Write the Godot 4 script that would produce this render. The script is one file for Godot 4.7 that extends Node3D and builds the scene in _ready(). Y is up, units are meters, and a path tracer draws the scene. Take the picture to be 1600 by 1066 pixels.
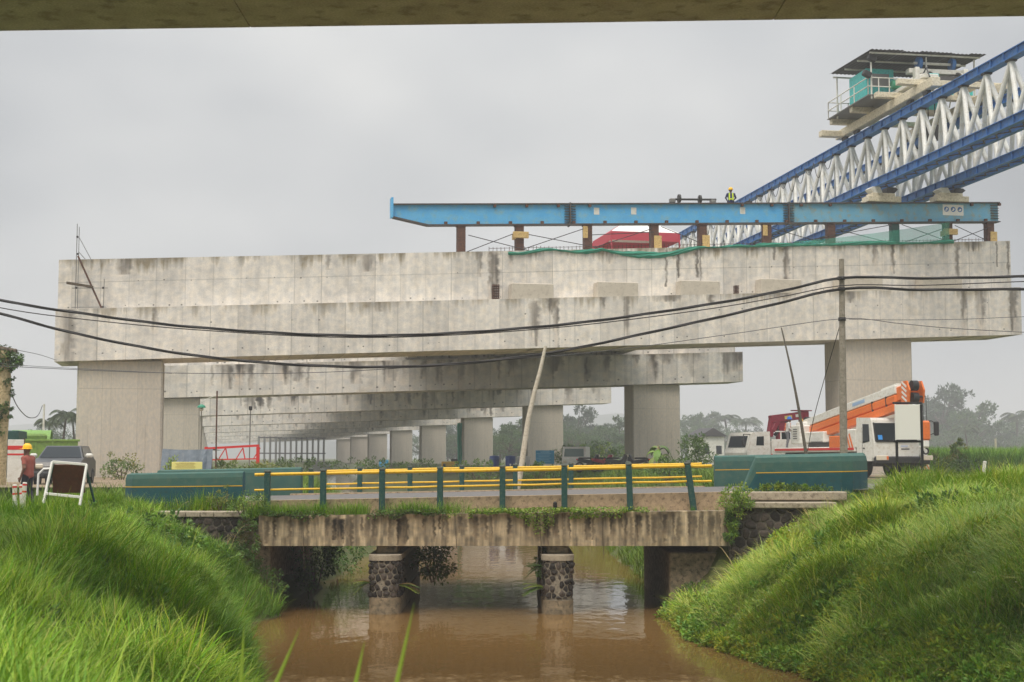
extends Node3D
# A viaduct under construction behind a small river bridge. World: y up, road level y = 0 near x = 0, the camera looks along -z.

const F := 2222.0            # focal length in pixels of the 1600 px wide photograph
const EYE := 0.95            # camera height above the road
const WATER := -2.55
const T1 := 72.0             # distance of the first pier row along the viaduct's axis
var pitch := atan(182.0 / 2222.0)
var phi := atan(0.2115)      # heading of the viaduct's axis
var M := {}                  # materials
var counts := {}
var rng := RandomNumberGenerator.new()

# ---------------------------------------------------------------- mesh building
class MB:
	var v := PackedVector3Array()
	var n := PackedVector3Array()
	var u := PackedVector2Array()
	var c := PackedColorArray()
	var col := Color(1, 1, 1)
	var tinted := false
	func tint(k: Color) -> MB:
		col = k
		tinted = true
		return self
	func vert(p: Vector3, nn: Vector3, uv: Vector2) -> void:
		v.append(p); n.append(nn); u.append(uv); c.append(col)
	# a, b, c counter-clockwise seen from outside
	func tri(a: Vector3, b: Vector3, d: Vector3, ua := Vector2.ZERO, ub := Vector2.ZERO, ud := Vector2.ZERO) -> void:
		var nn := (b - a).cross(d - a).normalized()
		vert(a, nn, ua); vert(d, nn, ud); vert(b, nn, ub)
	func tri_n(a: Vector3, b: Vector3, d: Vector3, na: Vector3, nb: Vector3, nd: Vector3, ua := Vector2.ZERO, ub := Vector2.ZERO, ud := Vector2.ZERO) -> void:
		vert(a, na, ua); vert(d, nd, ud); vert(b, nb, ub)
	func quad(a: Vector3, b: Vector3, d: Vector3, e: Vector3, uv = null) -> void:
		var w := (b - a).length()
		var h := (e - a).length()
		var q: Array = [Vector2(0, h), Vector2(w, h), Vector2(w, 0), Vector2(0, 0)] if uv == null else uv
		tri(a, b, d, q[0], q[1], q[2]); tri(a, d, e, q[0], q[2], q[3])
	# eight corners: bottom front-left, front-right, back-right, back-left, then the top four
	func hexa(p: Array, u0 := 0.0) -> void:
		var w: float = (p[1] - p[0]).length()
		var h: float = (p[4] - p[0]).length()
		quad(p[0], p[1], p[5], p[4], [Vector2(u0, h), Vector2(u0 + w, h), Vector2(u0 + w, 0), Vector2(u0, 0)])
		quad(p[1], p[2], p[6], p[5]); quad(p[2], p[3], p[7], p[6]); quad(p[3], p[0], p[4], p[7])
		quad(p[4], p[5], p[6], p[7]); quad(p[3], p[2], p[1], p[0])
	func box(o: Vector3, s: Vector3, b := Basis()) -> MB:
		var h := s / 2
		var p := []
		for y in [-h.y, h.y]:
			for q in [[-1, 1], [1, 1], [1, -1], [-1, -1]]:
				p.append(o + b * Vector3(q[0] * h.x, y, q[1] * h.z))
		hexa(p)
		return self
	# box with chamfered edges
	func cbox(o: Vector3, s: Vector3, k := 0.02, b := Basis()) -> MB:
		var h := s / 2
		k = min(k, 0.45 * min(s.x, min(s.y, s.z)))
		var ax := [Vector3(h.x, 0, 0), Vector3(0, h.y, 0), Vector3(0, 0, h.z)]
		var f := func(sx: int, sy: int, sz: int, face: int) -> Vector3:
			var sg := [sx, sy, sz]
			var r := Vector3.ZERO
			for i in 3:
				r[i] = sg[i] * (h[i] - (0.0 if i == face else k))
			return o + b * r
		for i in 3:
			var j := (i + 1) % 3
			var l := (i + 2) % 3
			for sg in [-1, 1]:
				var pts := []
				for q in [[-1, -1], [1, -1], [1, 1], [-1, 1]]:
					var t := [0, 0, 0]
					t[i] = sg; t[j] = q[0]; t[l] = q[1]
					pts.append(f.call(t[0], t[1], t[2], i))
				if sg < 0: pts.reverse()
				# planar uv in metres
				var uv := []
				for p in pts:
					var q2: Vector3 = b.inverse() * (p - o)
					uv.append(Vector2(q2[(0 if i != 0 else 2)], -q2.y) if i != 1 else Vector2(q2.x, q2.z))
				quad(pts[0], pts[1], pts[2], pts[3], uv)
		for i in 3:
			var j := (i + 1) % 3
			var l := (i + 2) % 3
			for sj in [-1, 1]:
				for sl in [-1, 1]:
					var t := [0, 0, 0]
					t[j] = sj; t[l] = sl
					t[i] = -1
					var a0: Vector3 = f.call(t[0], t[1], t[2], j)
					var b0: Vector3 = f.call(t[0], t[1], t[2], l)
					t[i] = 1
					var a1: Vector3 = f.call(t[0], t[1], t[2], j)
					var b1: Vector3 = f.call(t[0], t[1], t[2], l)
					if sj * sl > 0: quad(a1, a0, b0, b1)
					else: quad(a0, a1, b1, b0)
		for sx in [-1, 1]:
			for sy in [-1, 1]:
				for sz in [-1, 1]:
					var a: Vector3 = f.call(sx, sy, sz, 0)
					var d: Vector3 = f.call(sx, sy, sz, 1)
					var e: Vector3 = f.call(sx, sy, sz, 2)
					if sx * sy * sz > 0: tri(a, d, e)
					else: tri(a, e, d)
		return self
	func tube(pts: Array, r, sides := 8, caps := true) -> MB:
		var rings := []
		var nrm := []
		var k := pts.size()
		var side := Vector3.ZERO
		for i in k:
			var t: Vector3 = (pts[min(i + 1, k - 1)] - pts[max(i - 1, 0)]).normalized()
			if i == 0:
				side = t.cross(Vector3.UP if abs(t.y) < 0.9 else Vector3.RIGHT).normalized()
			side = (side - t * side.dot(t)).normalized()
			var up := side.cross(t)
			var rad: float = r[i] if r is Array else r
			var ring := []
			var nr := []
			for j in sides:
				var a := TAU * j / sides
				var dv := side * cos(a) + up * sin(a)
				ring.append(pts[i] + dv * rad); nr.append(dv)
			rings.append(ring); nrm.append(nr)
		var len_at := 0.0
		for i in k - 1:
			var seg: float = (pts[i + 1] - pts[i]).length()
			for j in sides:
				var j2 := (j + 1) % sides
				var ua := Vector2(float(j) / sides, len_at)
				var ub := Vector2(float(j + 1) / sides, len_at)
				var uc := Vector2(float(j + 1) / sides, len_at + seg)
				var ud := Vector2(float(j) / sides, len_at + seg)
				tri_n(rings[i][j], rings[i + 1][j2], rings[i][j2], nrm[i][j], nrm[i + 1][j2], nrm[i][j2], ua, uc, ub)
				tri_n(rings[i][j], rings[i + 1][j], rings[i + 1][j2], nrm[i][j], nrm[i + 1][j], nrm[i + 1][j2], ua, ud, uc)
			len_at += seg
		if caps:
			for j in range(1, sides - 1):
				tri(rings[0][0], rings[0][j], rings[0][j + 1])
				tri(rings[k - 1][0], rings[k - 1][j + 1], rings[k - 1][j])
		return self
	# polygon (counter-clockwise seen from +z) in the axes of b, extruded from z0 to z1
	func prism(poly: Array, z0: float, z1: float, o := Vector3.ZERO, b := Basis()) -> MB:
		var pv := PackedVector2Array(poly)
		if Geometry2D.is_polygon_clockwise(pv):
			pv.reverse()
		var at := func(q: Vector2, z: float) -> Vector3: return o + b * Vector3(q.x, q.y, z)
		var ix := Geometry2D.triangulate_polygon(pv)
		for i in range(0, ix.size(), 3):
			var a := pv[ix[i]]
			var d := pv[ix[i + 1]]
			var e := pv[ix[i + 2]]
			if (d - a).cross(e - a) < 0:
				var t := d
				d = e
				e = t
			var f := Vector2(1, -1)
			tri(at.call(a, z1), at.call(d, z1), at.call(e, z1), a * f, d * f, e * f)
			tri(at.call(a, z0), at.call(e, z0), at.call(d, z0), a * f, e * f, d * f)
		for i in pv.size():
			var a := pv[i]
			var d := pv[(i + 1) % pv.size()]
			quad(at.call(a, z0), at.call(d, z0), at.call(d, z1), at.call(a, z1))
		return self
	# profile [radius, height] turned round the axis through o along the basis' y
	func lathe(prof: Array, o := Vector3.ZERO, b := Basis(), sides := 16) -> MB:
		for i in prof.size() - 1:
			var p: Array = prof[i]
			var q: Array = prof[i + 1]
			var sl := Vector2(q[1] - p[1], p[0] - q[0]).normalized()
			for j in sides:
				var a := TAU * j / sides
				var e := TAU * (j + 1) / sides
				var da := Vector3(cos(a), 0, -sin(a))
				var de := Vector3(cos(e), 0, -sin(e))
				var na := b * (da * sl.x + Vector3.UP * sl.y)
				var ne := b * (de * sl.x + Vector3.UP * sl.y)
				var p0: Vector3 = o + b * (da * p[0] + Vector3.UP * p[1])
				var p1: Vector3 = o + b * (de * p[0] + Vector3.UP * p[1])
				var q0: Vector3 = o + b * (da * q[0] + Vector3.UP * q[1])
				var q1: Vector3 = o + b * (de * q[0] + Vector3.UP * q[1])
				if p[0] > 0.0001: tri_n(p0, p1, q1, na, ne, ne)
				if q[0] > 0.0001: tri_n(p0, q1, q0, na, ne, na)
		return self
	func mesh(mat: Material) -> ArrayMesh:
		var a := []
		a.resize(Mesh.ARRAY_MAX)
		a[Mesh.ARRAY_VERTEX] = v
		a[Mesh.ARRAY_NORMAL] = n
		a[Mesh.ARRAY_TEX_UV] = u
		if tinted: a[Mesh.ARRAY_COLOR] = c
		var m := ArrayMesh.new()
		m.add_surface_from_arrays(Mesh.PRIMITIVE_TRIANGLES, a)
		m.surface_set_material(0, mat)
		return m

# ---------------------------------------------------------------- naming and placing
func numbered(called: String) -> String:
	var k: int = counts.get(called, 0)
	counts[called] = k + 1
	return called if k == 0 else "%s_%03d" % [called, k]

func tag(o: Node, label: String, category: String, group := "", kind := "") -> Node:
	if label != "": o.set_meta("label", label)
	if category != "": o.set_meta("category", category)
	if group != "": o.set_meta("group", group)
	if kind != "": o.set_meta("kind", kind)
	return o

func thing(called: String, label: String, category: String, at := Vector3.ZERO, turn := 0.0, group := "") -> Node3D:
	var o := Node3D.new()
	o.name = numbered(called)
	add_child(o)
	o.position = at
	o.rotation.y = turn
	tag(o, label, category, group)
	return o

func part(b: MB, called: String, mat: Material, parent: Node3D) -> MeshInstance3D:
	var o := MeshInstance3D.new()
	o.mesh = b.mesh(mat)
	o.name = called
	parent.add_child(o, true)
	return o

func part_mesh(m: Mesh, called: String, parent: Node3D, xf := Transform3D()) -> MeshInstance3D:
	var o := MeshInstance3D.new()
	o.mesh = m
	o.name = called
	o.transform = xf
	parent.add_child(o, true)
	return o

# a thing that is a single mesh
func single(b: MB, called: String, mat: Material, label: String, category: String, group := "", at := Vector3.ZERO, turn := 0.0) -> MeshInstance3D:
	var o := MeshInstance3D.new()
	o.mesh = b.mesh(mat)
	o.name = numbered(called)
	add_child(o)
	o.position = at
	o.rotation.y = turn
	tag(o, label, category, group)
	return o

func structure(b: MB, called: String, mat: Material) -> MeshInstance3D:
	var o := single(b, called, mat, "", "")
	o.set_meta("kind", "structure")
	return o

func copy(o: Node3D, label: String, at: Vector3, turn := 0.0, scl := Vector3.ONE) -> Node3D:
	var r: Node3D = o.duplicate()
	r.name = numbered(String(o.name).rstrip("0123456789").trim_suffix("_"))
	add_child(r)
	r.position = at
	r.rotation.y = turn
	r.scale = scl
	if label != "": r.set_meta("label", label)
	return r

# the point at ground distance dist that stands at a place of the photograph
func P(px: float, py: float, dist: float) -> Vector3:
	var w := -(py - 533.0) / F
	var r := Vector3((px - 800.0) / F, w * cos(pitch) + sin(pitch), cos(pitch) - w * sin(pitch))
	var t := dist / r.z
	return Vector3(r.x * t, EYE + r.y * t, -dist)

# viaduct frame: s across (to the right), y up, t along the axis (away)
func hw(s: float, y: float, t: float) -> Vector3:
	return Vector3(s * cos(phi) - t * sin(phi), y, -(s * sin(phi) + t * cos(phi)))

func lin(r: float, g: float, b: float) -> Color:
	return Color(r, g, b).linear_to_srgb()

func along(a: Vector3, b: Vector3, up := Vector3.UP) -> Basis:
	# basis whose x runs from a to b
	var x := (b - a).normalized()
	var z := x.cross(up).normalized()
	return Basis(x, z.cross(x), z)

func bar(mb: MB, a: Vector3, b: Vector3, h: float, w: float, k := 0.0) -> void:
	var l := (b - a).length()
	var up := Vector3.UP if abs((b - a).normalized().y) < 0.95 else Vector3.BACK
	if k > 0.0: mb.cbox((a + b) / 2, Vector3(l, h, w), k, along(a, b, up))
	else: mb.box((a + b) / 2, Vector3(l, h, w), along(a, b, up))

# ---------------------------------------------------------------- textures and materials
func noise(seed_: int, freq: float, oct := 4) -> FastNoiseLite:
	var f := FastNoiseLite.new()
	f.seed = seed_
	f.noise_type = FastNoiseLite.TYPE_SIMPLEX_SMOOTH
	f.frequency = freq
	f.fractal_type = FastNoiseLite.FRACTAL_FBM
	f.fractal_octaves = oct
	return f

func noise_bytes(seed_: int, freq: float, w: int, h: int, oct := 4) -> PackedByteArray:
	var im := noise(seed_, freq, oct).get_seamless_image(w, h)
	im.convert(Image.FORMAT_L8)
	return im.get_data()

# stretched noise: made small in one direction and resized
func streak_bytes(seed_: int, freq: float, w: int, h: int, squeeze: int) -> PackedByteArray:
	var im := noise(seed_, freq, 4).get_seamless_image(w, max(4, h / squeeze))
	im.convert(Image.FORMAT_L8)
	im.resize(w, h, Image.INTERPOLATE_CUBIC)
	return im.get_data()

func tex(im: Image) -> ImageTexture:
	im.generate_mipmaps()
	return ImageTexture.create_from_image(im)

# mottled surface: colours (sRGB) mixed by two noises
func mottled(seed_: int, size: int, f1: float, f2: float, a: Color, b: Color, d: Color, fine := 0.12) -> ImageTexture:
	var n1 := noise_bytes(seed_, f1, size, size)
	var n2 := noise_bytes(seed_ + 7, f2, size, size)
	var n3 := noise_bytes(seed_ + 13, 0.22, size, size, 2)
	var out := PackedByteArray()
	out.resize(size * size * 3)
	var lr := PackedFloat32Array()
	var lg := PackedFloat32Array()
	var lb := PackedFloat32Array()
	for i in 64:
		var ab := a.lerp(b, clamp((i * 4 + 2) / 255.0 * 1.6 - 0.3, 0, 1))
		for j in 64:
			var k := ab.lerp(d, clamp((j * 4 + 2) / 255.0 * 2.4 - 1.35, 0, 1))
			lr.append(k.r * 255.0); lg.append(k.g * 255.0); lb.append(k.b * 255.0)
	var gain := PackedFloat32Array()
	for i in 256: gain.append(1.0 + fine * (i / 127.5 - 1.0))
	var o := 0
	for i in size * size:
		var q := (n1[i] >> 2) * 64 + (n2[i] >> 2)
		var g := gain[n3[i]]
		out[o] = mini(int(lr[q] * g), 255)
		out[o + 1] = mini(int(lg[q] * g), 255)
		out[o + 2] = mini(int(lb[q] * g), 255)
		o += 3
	return tex(Image.create_from_data(size, size, false, Image.FORMAT_RGB8, out))

# cast concrete: mottling, board streaks, form joints (in shares of the width/height), tie holes, water stains
func concrete(seed_: int, w: int, h: int, base: Color, joints: Array, hjoints: Array, holes: Array, stains: Array, grime := 0.5, mottle := 1.0, streak := 0.15) -> ImageTexture:
	var n1 := noise_bytes(seed_, 0.012, w, h, 5)
	var n2 := noise_bytes(seed_ + 3, 0.05, w, h, 4)
	var n3 := streak_bytes(seed_ + 5, 0.06, w, h, 16)
	var n4 := noise_bytes(seed_ + 9, 0.3, w, h, 2)
	var r := RandomNumberGenerator.new()
	r.seed = seed_
	var tone := PackedFloat32Array()      # tone of each form panel
	tone.resize(w)
	var edge := PackedFloat32Array()
	edge.resize(w)
	var cur := r.randf_range(-0.05, 0.05)
	var js := joints.duplicate()
	js.sort()
	var k := 0
	for x in w:
		var fx := float(x) / w
		while k < js.size() and fx >= js[k]:
			cur = r.randf_range(-0.05, 0.05)
			k += 1
		tone[x] = cur
	for j in js:
		var x0 := int(j * w)
		var deep := r.randf_range(0.04, 0.15)
		for x in range(max(0, x0), min(w, x0 + 2)):
			edge[x] = deep
	var gr := PackedFloat32Array()        # how far grime reaches down from the top edge
	gr.resize(w)
	var gn := noise(seed_ + 21, 0.012, 4)
	var gn2 := noise(seed_ + 22, 0.09, 3)
	for x in w:
		gr[x] = max(0.0, 0.10 + 0.35 * gn.get_noise_1d(x) + 0.16 * gn2.get_noise_1d(x))
	var out := PackedByteArray()
	out.resize(w * h * 3)
	for y in h:
		var fy := float(y) / h
		var hj := 0.0
		for q in hjoints:
			if abs(fy - q) * h < 1.0: hj = 0.13
		for x in w:
			var i := y * w + x
			var a := n1[i] / 255.0
			var b := n2[i] / 255.0
			var s := n3[i] / 255.0
			var g := 1.0 + tone[x] + mottle * (0.11 * (a - 0.5) + 0.09 * (b - 0.5)) + streak * (s - 0.5) + 0.10 * (n4[i] / 255.0 - 0.5)
			g -= edge[x] * (0.5 + b) + hj * (0.4 + a)
			var dirt: float = clamp((gr[x] - fy) * 5.0, 0.0, 1.0) * grime * (0.35 + 0.9 * b)
			dirt += clamp(a * 2.6 - 1.75, 0.0, 0.6) * 0.3 * mottle
			dirt = clamp(dirt, 0.0, 0.9)
			var warm := 0.06 * (b - 0.5)
			out[i * 3] = int(clamp(base.r * g * (1.0 - 0.42 * dirt) + warm, 0, 1) * 255)
			out[i * 3 + 1] = int(clamp(base.g * g * (1.0 - 0.45 * dirt) + warm * 0.6, 0, 1) * 255)
			out[i * 3 + 2] = int(clamp(base.b * g * (1.0 - 0.52 * dirt), 0, 1) * 255)
	for q in stains:                      # [centre share, width px, from, to, strength]
		var x0 := int(q[0] * w)
		var hw_: int = max(1, int(q[1] / 2.0))
		for y in range(int(q[2] * h), int(q[3] * h)):
			var fy: float = (float(y) / h - q[2]) / max(0.01, q[3] - q[2])
			for x in range(max(0, x0 - hw_ - 8), min(w, x0 + hw_ + 9)):
				var i := y * w + x
				var wob := (n2[i] / 255.0 - 0.5) * (5.0 + hw_ * 0.5)
				var e: float = clamp((hw_ + 1.5 - abs(x - x0 + wob)) / (2.0 + hw_ * 0.6), 0.0, 1.0)
				var tail: float = clamp((1.0 - fy) * 2.2 + (n3[i] / 255.0 - 0.5) * 2.6, 0.0, 1.0) * clamp(fy * 9.0 + 0.4 + (n2[i] / 255.0 - 0.5), 0.0, 1.0)
				var m: float = 1.0 - q[4] * e * tail * (0.35 + 0.9 * n3[i] / 255.0)
				for ch in 3:
					out[i * 3 + ch] = int(out[i * 3 + ch] * clamp(m - 0.03 * ch * q[4] * e, 0.0, 1.0))
	for row in holes:                     # [height share, spacing share, start]
		var fx: float = row[2]
		while fx < 1.0:
			if r.randf() < 0.45:
				var x0 := int(fx * w + r.randf_range(-3, 3))
				var y0 := int(row[0] * h + r.randf_range(-2, 2))
				var sz := r.randi_range(2, 3)
				for y in range(y0, y0 + sz):
					for x in range(x0, x0 + sz):
						if x > 0 and x < w and y > 0 and y < h:
							for ch in 3:
								var i := (y * w + x) * 3 + ch
								out[i] = int(out[i] * 0.55)
			fx += row[1]
	return tex(Image.create_from_data(w, h, false, Image.FORMAT_RGB8, out))

func sm(color: Color, rough := 0.7, metal := 0.0) -> StandardMaterial3D:
	var m := StandardMaterial3D.new()
	m.albedo_color = color
	m.roughness = rough
	m.metallic = metal
	return m

func tri_mat(t: Texture2D, scale_: float, rough := 0.9, color := Color(1, 1, 1)) -> StandardMaterial3D:
	var m := sm(color, rough)
	m.albedo_texture = t
	m.uv1_triplanar = true
	m.uv1_world_triplanar = true
	m.uv1_scale = Vector3.ONE * scale_
	return m

func uv_mat(t: Texture2D, su: float, sv: float, rough := 0.9, ou := 0.0) -> StandardMaterial3D:
	var m := sm(Color(1, 1, 1), rough)
	m.albedo_texture = t
	m.uv1_scale = Vector3(su, sv, 1)
	m.uv1_offset = Vector3(ou, 0, 0)
	return m

func leaf_mat(back: Color, rough := 0.55) -> StandardMaterial3D:
	var m := sm(Color(1, 1, 1), rough)
	m.vertex_color_use_as_albedo = true
	m.cull_mode = BaseMaterial3D.CULL_DISABLED
	m.backlight_enabled = true
	m.backlight = back
	return m

# worn paint: base colour with fading, rust or bare patches
func paint(seed_: int, base: Color, faded: Color, worn: Color, scale_: float, rough := 0.5) -> StandardMaterial3D:
	return tri_mat(mottled(seed_, 256, 0.02, 0.03, base, faded, worn, 0.06), scale_, rough)

func normal_tex(seed_: int, size: int, freq: float, strength: float, squeeze := 1) -> ImageTexture:
	var im: Image = noise(seed_, freq, 4).get_seamless_image(size, size / squeeze)
	im.convert(Image.FORMAT_L8)
	if squeeze > 1: im.resize(size, size, Image.INTERPOLATE_CUBIC)
	im.convert(Image.FORMAT_RGBA8)
	im.bump_map_to_normal_map(strength)
	return tex(im)

func make_materials() -> void:
	var cw := Color8(212, 206, 197)
	# first pier: the stains stand where the photograph shows them (share of the length)
	var st_stem := [[0.415, 26, 0, 1, 0.5], [0.40, 10, 0, 0.5, 0.35], [0.432, 8, 0, 0.3, 0.4], [0.594, 5, 0, 0.75, 0.45], [0.607, 6, 0, 0.6, 0.5], [0.627, 7, 0, 0.6, 0.5], [0.631, 5, 0, 0.9, 0.35],
		[0.725, 14, 0, 0.85, 0.5], [0.712, 8, 0, 0.3, 0.4], [0.825, 14, 0, 0.45, 0.5], [0.845, 10, 0, 0.6, 0.45], [0.92, 10, 0, 0.9, 0.35], [0.94, 34, 0, 0.2, 0.4], [0.967, 5, 0, 0.5, 0.4], [0.98, 6, 0, 0.8, 0.4], [0.29, 30, 0, 0.35, 0.3], [0.06, 30, 0, 0.3, 0.35], [0.25, 8, 0, 0.3, 0.3], [0.535, 20, 0.02, 0.3, 0.25]]
	var st_low := [[0.459, 26, 0.05, 0.95, 0.33], [0.481, 12, 0, 1, 0.42], [0.53, 8, 0.0, 0.3, 0.5], [0.555, 12, 0, 0.95, 0.42], [0.475, 18, 0, 0.35, 0.4], [0.012, 30, 0, 1, 0.28], [0.09, 10, 0, 0.5, 0.28], [0.645, 14, 0, 0.2, 0.4], [0.80, 20, 0, 0.25, 0.35], [0.93, 14, 0, 0.95, 0.5],
		[0.95, 24, 0, 0.95, 0.42], [0.988, 22, 0, 0.9, 0.38], [0.6, 60, 0, 0.14, 0.3], [0.72, 80, 0, 0.12, 0.28], [0.30, 40, 0, 0.2, 0.2]]
	var jt := []
	var jr := RandomNumberGenerator.new()
	jr.seed = 5
	var x := 0.012
	while x < 1.0:
		jt.append(x)
		x += 0.0255 + jr.randf_range(-0.001, 0.001)
	M.stem = uv_mat(concrete(11, 2048, 128, cw, jt, [0.42], [[0.86, 0.0128, 0.01], [0.42, 0.0255, 0.02]], st_stem, 0.95, 1.0, 0.13), 1 / 53.0, 1 / 2.72)
	M.cap = uv_mat(concrete(23, 2048, 128, cw, jt, [], [[0.30, 0.0255, 0.015], [0.83, 0.0128, 0.005]], st_low, 0.65, 1.0, 0.12), 1 / 52.2, 1 / 2.62)
	var st2 := []
	for i in 60:
		st2.append([jr.randf(), jr.randf_range(4, 22), 0.0, jr.randf_range(0.3, 1.0), jr.randf_range(0.2, 0.5)])
	for k in 2:
		M["far_cap%d" % k] = uv_mat(concrete(41 + k, 1024, 64, cw, jt, [], [[0.8, 0.0128, 0.005]], st2, 0.6, 1.0, 0.13), 1 / 51.5, 1 / 2.5, 0.9, 0.13 * k)
	M.column = uv_mat(concrete(57, 512, 512, Color8(196, 187, 173), [0.30, 0.40, 0.70], [0.42, 0.78], [[0.3, 0.2, 0.1], [0.6, 0.2, 0.1]], [[0.15, 6, 0, 0.5, 0.12], [0.8, 6, 0, 0.6, 0.1]], 0.05, 0.45, 0.05), 1 / 4.2, 1 / 8.0, 0.9, 0.5)
	M.pedestal = tri_mat(mottled(71, 256, 0.02, 0.05, Color8(202, 193, 178), Color8(192, 183, 168), Color8(172, 163, 150), 0.04), 0.25)
	M.concrete = tri_mat(mottled(73, 512, 0.012, 0.02, Color8(178, 172, 158), Color8(160, 152, 138), Color8(120, 112, 98), 0.12), 0.2)
	M.old_concrete = tri_mat(mottled(75, 512, 0.02, 0.03, Color8(158, 140, 114), Color8(120, 108, 88), Color8(78, 72, 58), 0.2), 0.45)
	var stb := []
	for i in 110:
		stb.append([jr.randf(), jr.randf_range(3, 14), jr.randf_range(0.0, 0.15), jr.randf_range(0.4, 1.0), jr.randf_range(0.2, 0.55)])
	M.fascia = uv_mat(concrete(83, 1024, 128, Color8(158, 142, 116), [0.372], [], [], stb, 0.9, 1.0, 0.75), 1 / 10.7, 1 / 0.78)
	M.kerb = tri_mat(mottled(85, 256, 0.03, 0.04, Color8(186, 162, 132), Color8(168, 146, 120), Color8(116, 100, 82), 0.12), 0.7)
	M.coping = tri_mat(mottled(87, 256, 0.03, 0.05, Color8(172, 160, 140), Color8(156, 144, 126), Color8(112, 102, 88), 0.12), 0.5)
	M.mortar = tri_mat(mottled(89, 256, 0.03, 0.04, Color8(150, 140, 124), Color8(126, 118, 104), Color8(74, 68, 58), 0.2), 1.3)
	M.mortar_dark = tri_mat(mottled(90, 256, 0.03, 0.04, Color8(116, 108, 96), Color8(94, 88, 78), Color8(56, 54, 44), 0.25), 1.3)
	for k in 4:
		var t: float = [0.8, 1.0, 1.25, 0.62][k]
		M["stone%d" % k] = tri_mat(mottled(91 + k, 128, 0.04, 0.06, Color8(int(78 * t), int(68 * t), int(60 * t)), Color8(int(60 * t), int(53 * t), int(48 * t)), Color8(int(40 * t), int(38 * t), int(34 * t)), 0.25), 2.0)
	M.asphalt = tri_mat(mottled(97, 256, 0.03, 0.05, Color8(104, 100, 98), Color8(92, 90, 88), Color8(120, 112, 104), 0.2), 0.6)
	M.dirt = tri_mat(mottled(99, 512, 0.012, 0.03, Color8(150, 128, 104), Color8(122, 104, 84), Color8(92, 88, 56), 0.18), 0.12)
	M.ground = tri_mat(mottled(101, 512, 0.01, 0.02, Color8(72, 84, 34), Color8(88, 92, 44), Color8(86, 72, 50), 0.3), 0.22)
	M.teal = paint(103, Color8(10, 70, 78), Color8(22, 80, 84), Color8(40, 66, 64), 0.7, 0.8)
	M.teal_pale = paint(105, Color8(62, 96, 86), Color8(50, 90, 84), Color8(76, 98, 86), 0.5, 0.8)
	M.post_green = paint(107, Color8(20, 66, 64), Color8(32, 76, 70), Color8(84, 94, 80), 1.6, 0.75)
	M.post_cap = tri_mat(mottled(108, 128, 0.04, 0.06, Color8(74, 88, 80), Color8(98, 98, 88), Color8(52, 62, 56), 0.2), 3.0)
	M.rail_yellow = paint(109, Color8(232, 184, 22), Color8(222, 176, 30), Color8(186, 140, 40), 1.2, 0.45)
	M.line_yellow = sm(Color8(206, 160, 40), 0.6)
	M.beam_blue = paint(111, Color8(74, 166, 222), Color8(94, 176, 222), Color8(130, 172, 190), 0.22, 0.5)
	M.beam_blue_old = paint(113, Color8(98, 166, 200), Color8(118, 172, 196), Color8(156, 150, 132), 0.25, 0.55)
	M.beam_edge = tri_mat(mottled(115, 256, 0.03, 0.04, Color8(74, 60, 52), Color8(62, 76, 88), Color8(96, 66, 46), 0.2), 0.6, 0.7)
	M.rust = tri_mat(mottled(117, 256, 0.03, 0.05, Color8(92, 60, 46), Color8(70, 48, 40), Color8(130, 84, 52), 0.25), 0.8, 0.85)
	M.bracket = tri_mat(mottled(119, 128, 0.03, 0.05, Color8(206, 178, 116), Color8(190, 158, 98), Color8(120, 86, 54), 0.18), 1.5, 0.7)
	M.chord_blue = paint(121, Color8(40, 104, 172), Color8(54, 114, 178), Color8(70, 84, 112), 0.3, 0.55)
	M.truss_white = paint(123, Color8(226, 226, 222), Color8(214, 214, 208), Color8(190, 184, 170), 0.35, 0.5)
	M.white = sm(Color8(228, 226, 220), 0.45)
	M.white_worn = paint(125, Color8(226, 224, 216), Color8(214, 212, 203), Color8(196, 190, 176), 0.35, 0.5)
	M.cream = paint(127, Color8(222, 212, 188), Color8(206, 196, 172), Color8(160, 148, 120), 0.8, 0.6)
	M.turquoise = paint(129, Color8(64, 190, 186), Color8(78, 196, 190), Color8(50, 150, 150), 0.7, 0.5)
	M.roof_sheet = tri_mat(mottled(131, 256, 0.03, 0.04, Color8(70, 68, 70), Color8(58, 56, 60), Color8(96, 90, 84), 0.2), 0.6, 0.8)
	M.orange = paint(133, Color8(232, 116, 34), Color8(222, 110, 40), Color8(196, 104, 50), 0.9, 0.4)
	M.crane_white = paint(135, Color8(232, 230, 224), Color8(222, 220, 212), Color8(200, 192, 178), 0.6, 0.35)
	M.maroon = paint(137, Color8(140, 26, 52), Color8(150, 34, 58), Color8(110, 24, 44), 0.9, 0.45)
	M.red = sm(Color8(206, 40, 34), 0.5)
	M.tent_red = sm(Color8(178, 58, 74), 0.7)
	M.black = sm(Color8(34, 34, 36), 0.6)
	M.dark_steel = sm(Color8(58, 56, 54), 0.6, 0.3)
	M.steel = sm(Color8(130, 128, 124), 0.45, 0.6)
	M.rubber = sm(Color8(28, 28, 29), 0.9)
	M.cable = sm(Color8(44, 42, 42), 0.7)
	M.wire = sm(Color8(84, 84, 86), 0.7)
	M.lamp_glass = sm(Color8(216, 206, 186), 0.15)
	M.glass = sm(Color8(30, 38, 43), 0.06)
	M.glass.metallic_specular = 0.25
	M.car_grey = sm(Color8(64, 65, 67), 0.3, 0.1)
	M.lime = paint(139, Color8(124, 164, 74), Color8(114, 154, 70), Color8(100, 132, 66), 0.6, 0.6)
	M.truck_green = paint(140, Color8(126, 158, 66), Color8(110, 142, 60), Color8(92, 112, 58), 0.8, 0.6)
	M.dark_green = sm(Color8(20, 66, 62), 0.7)
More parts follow.
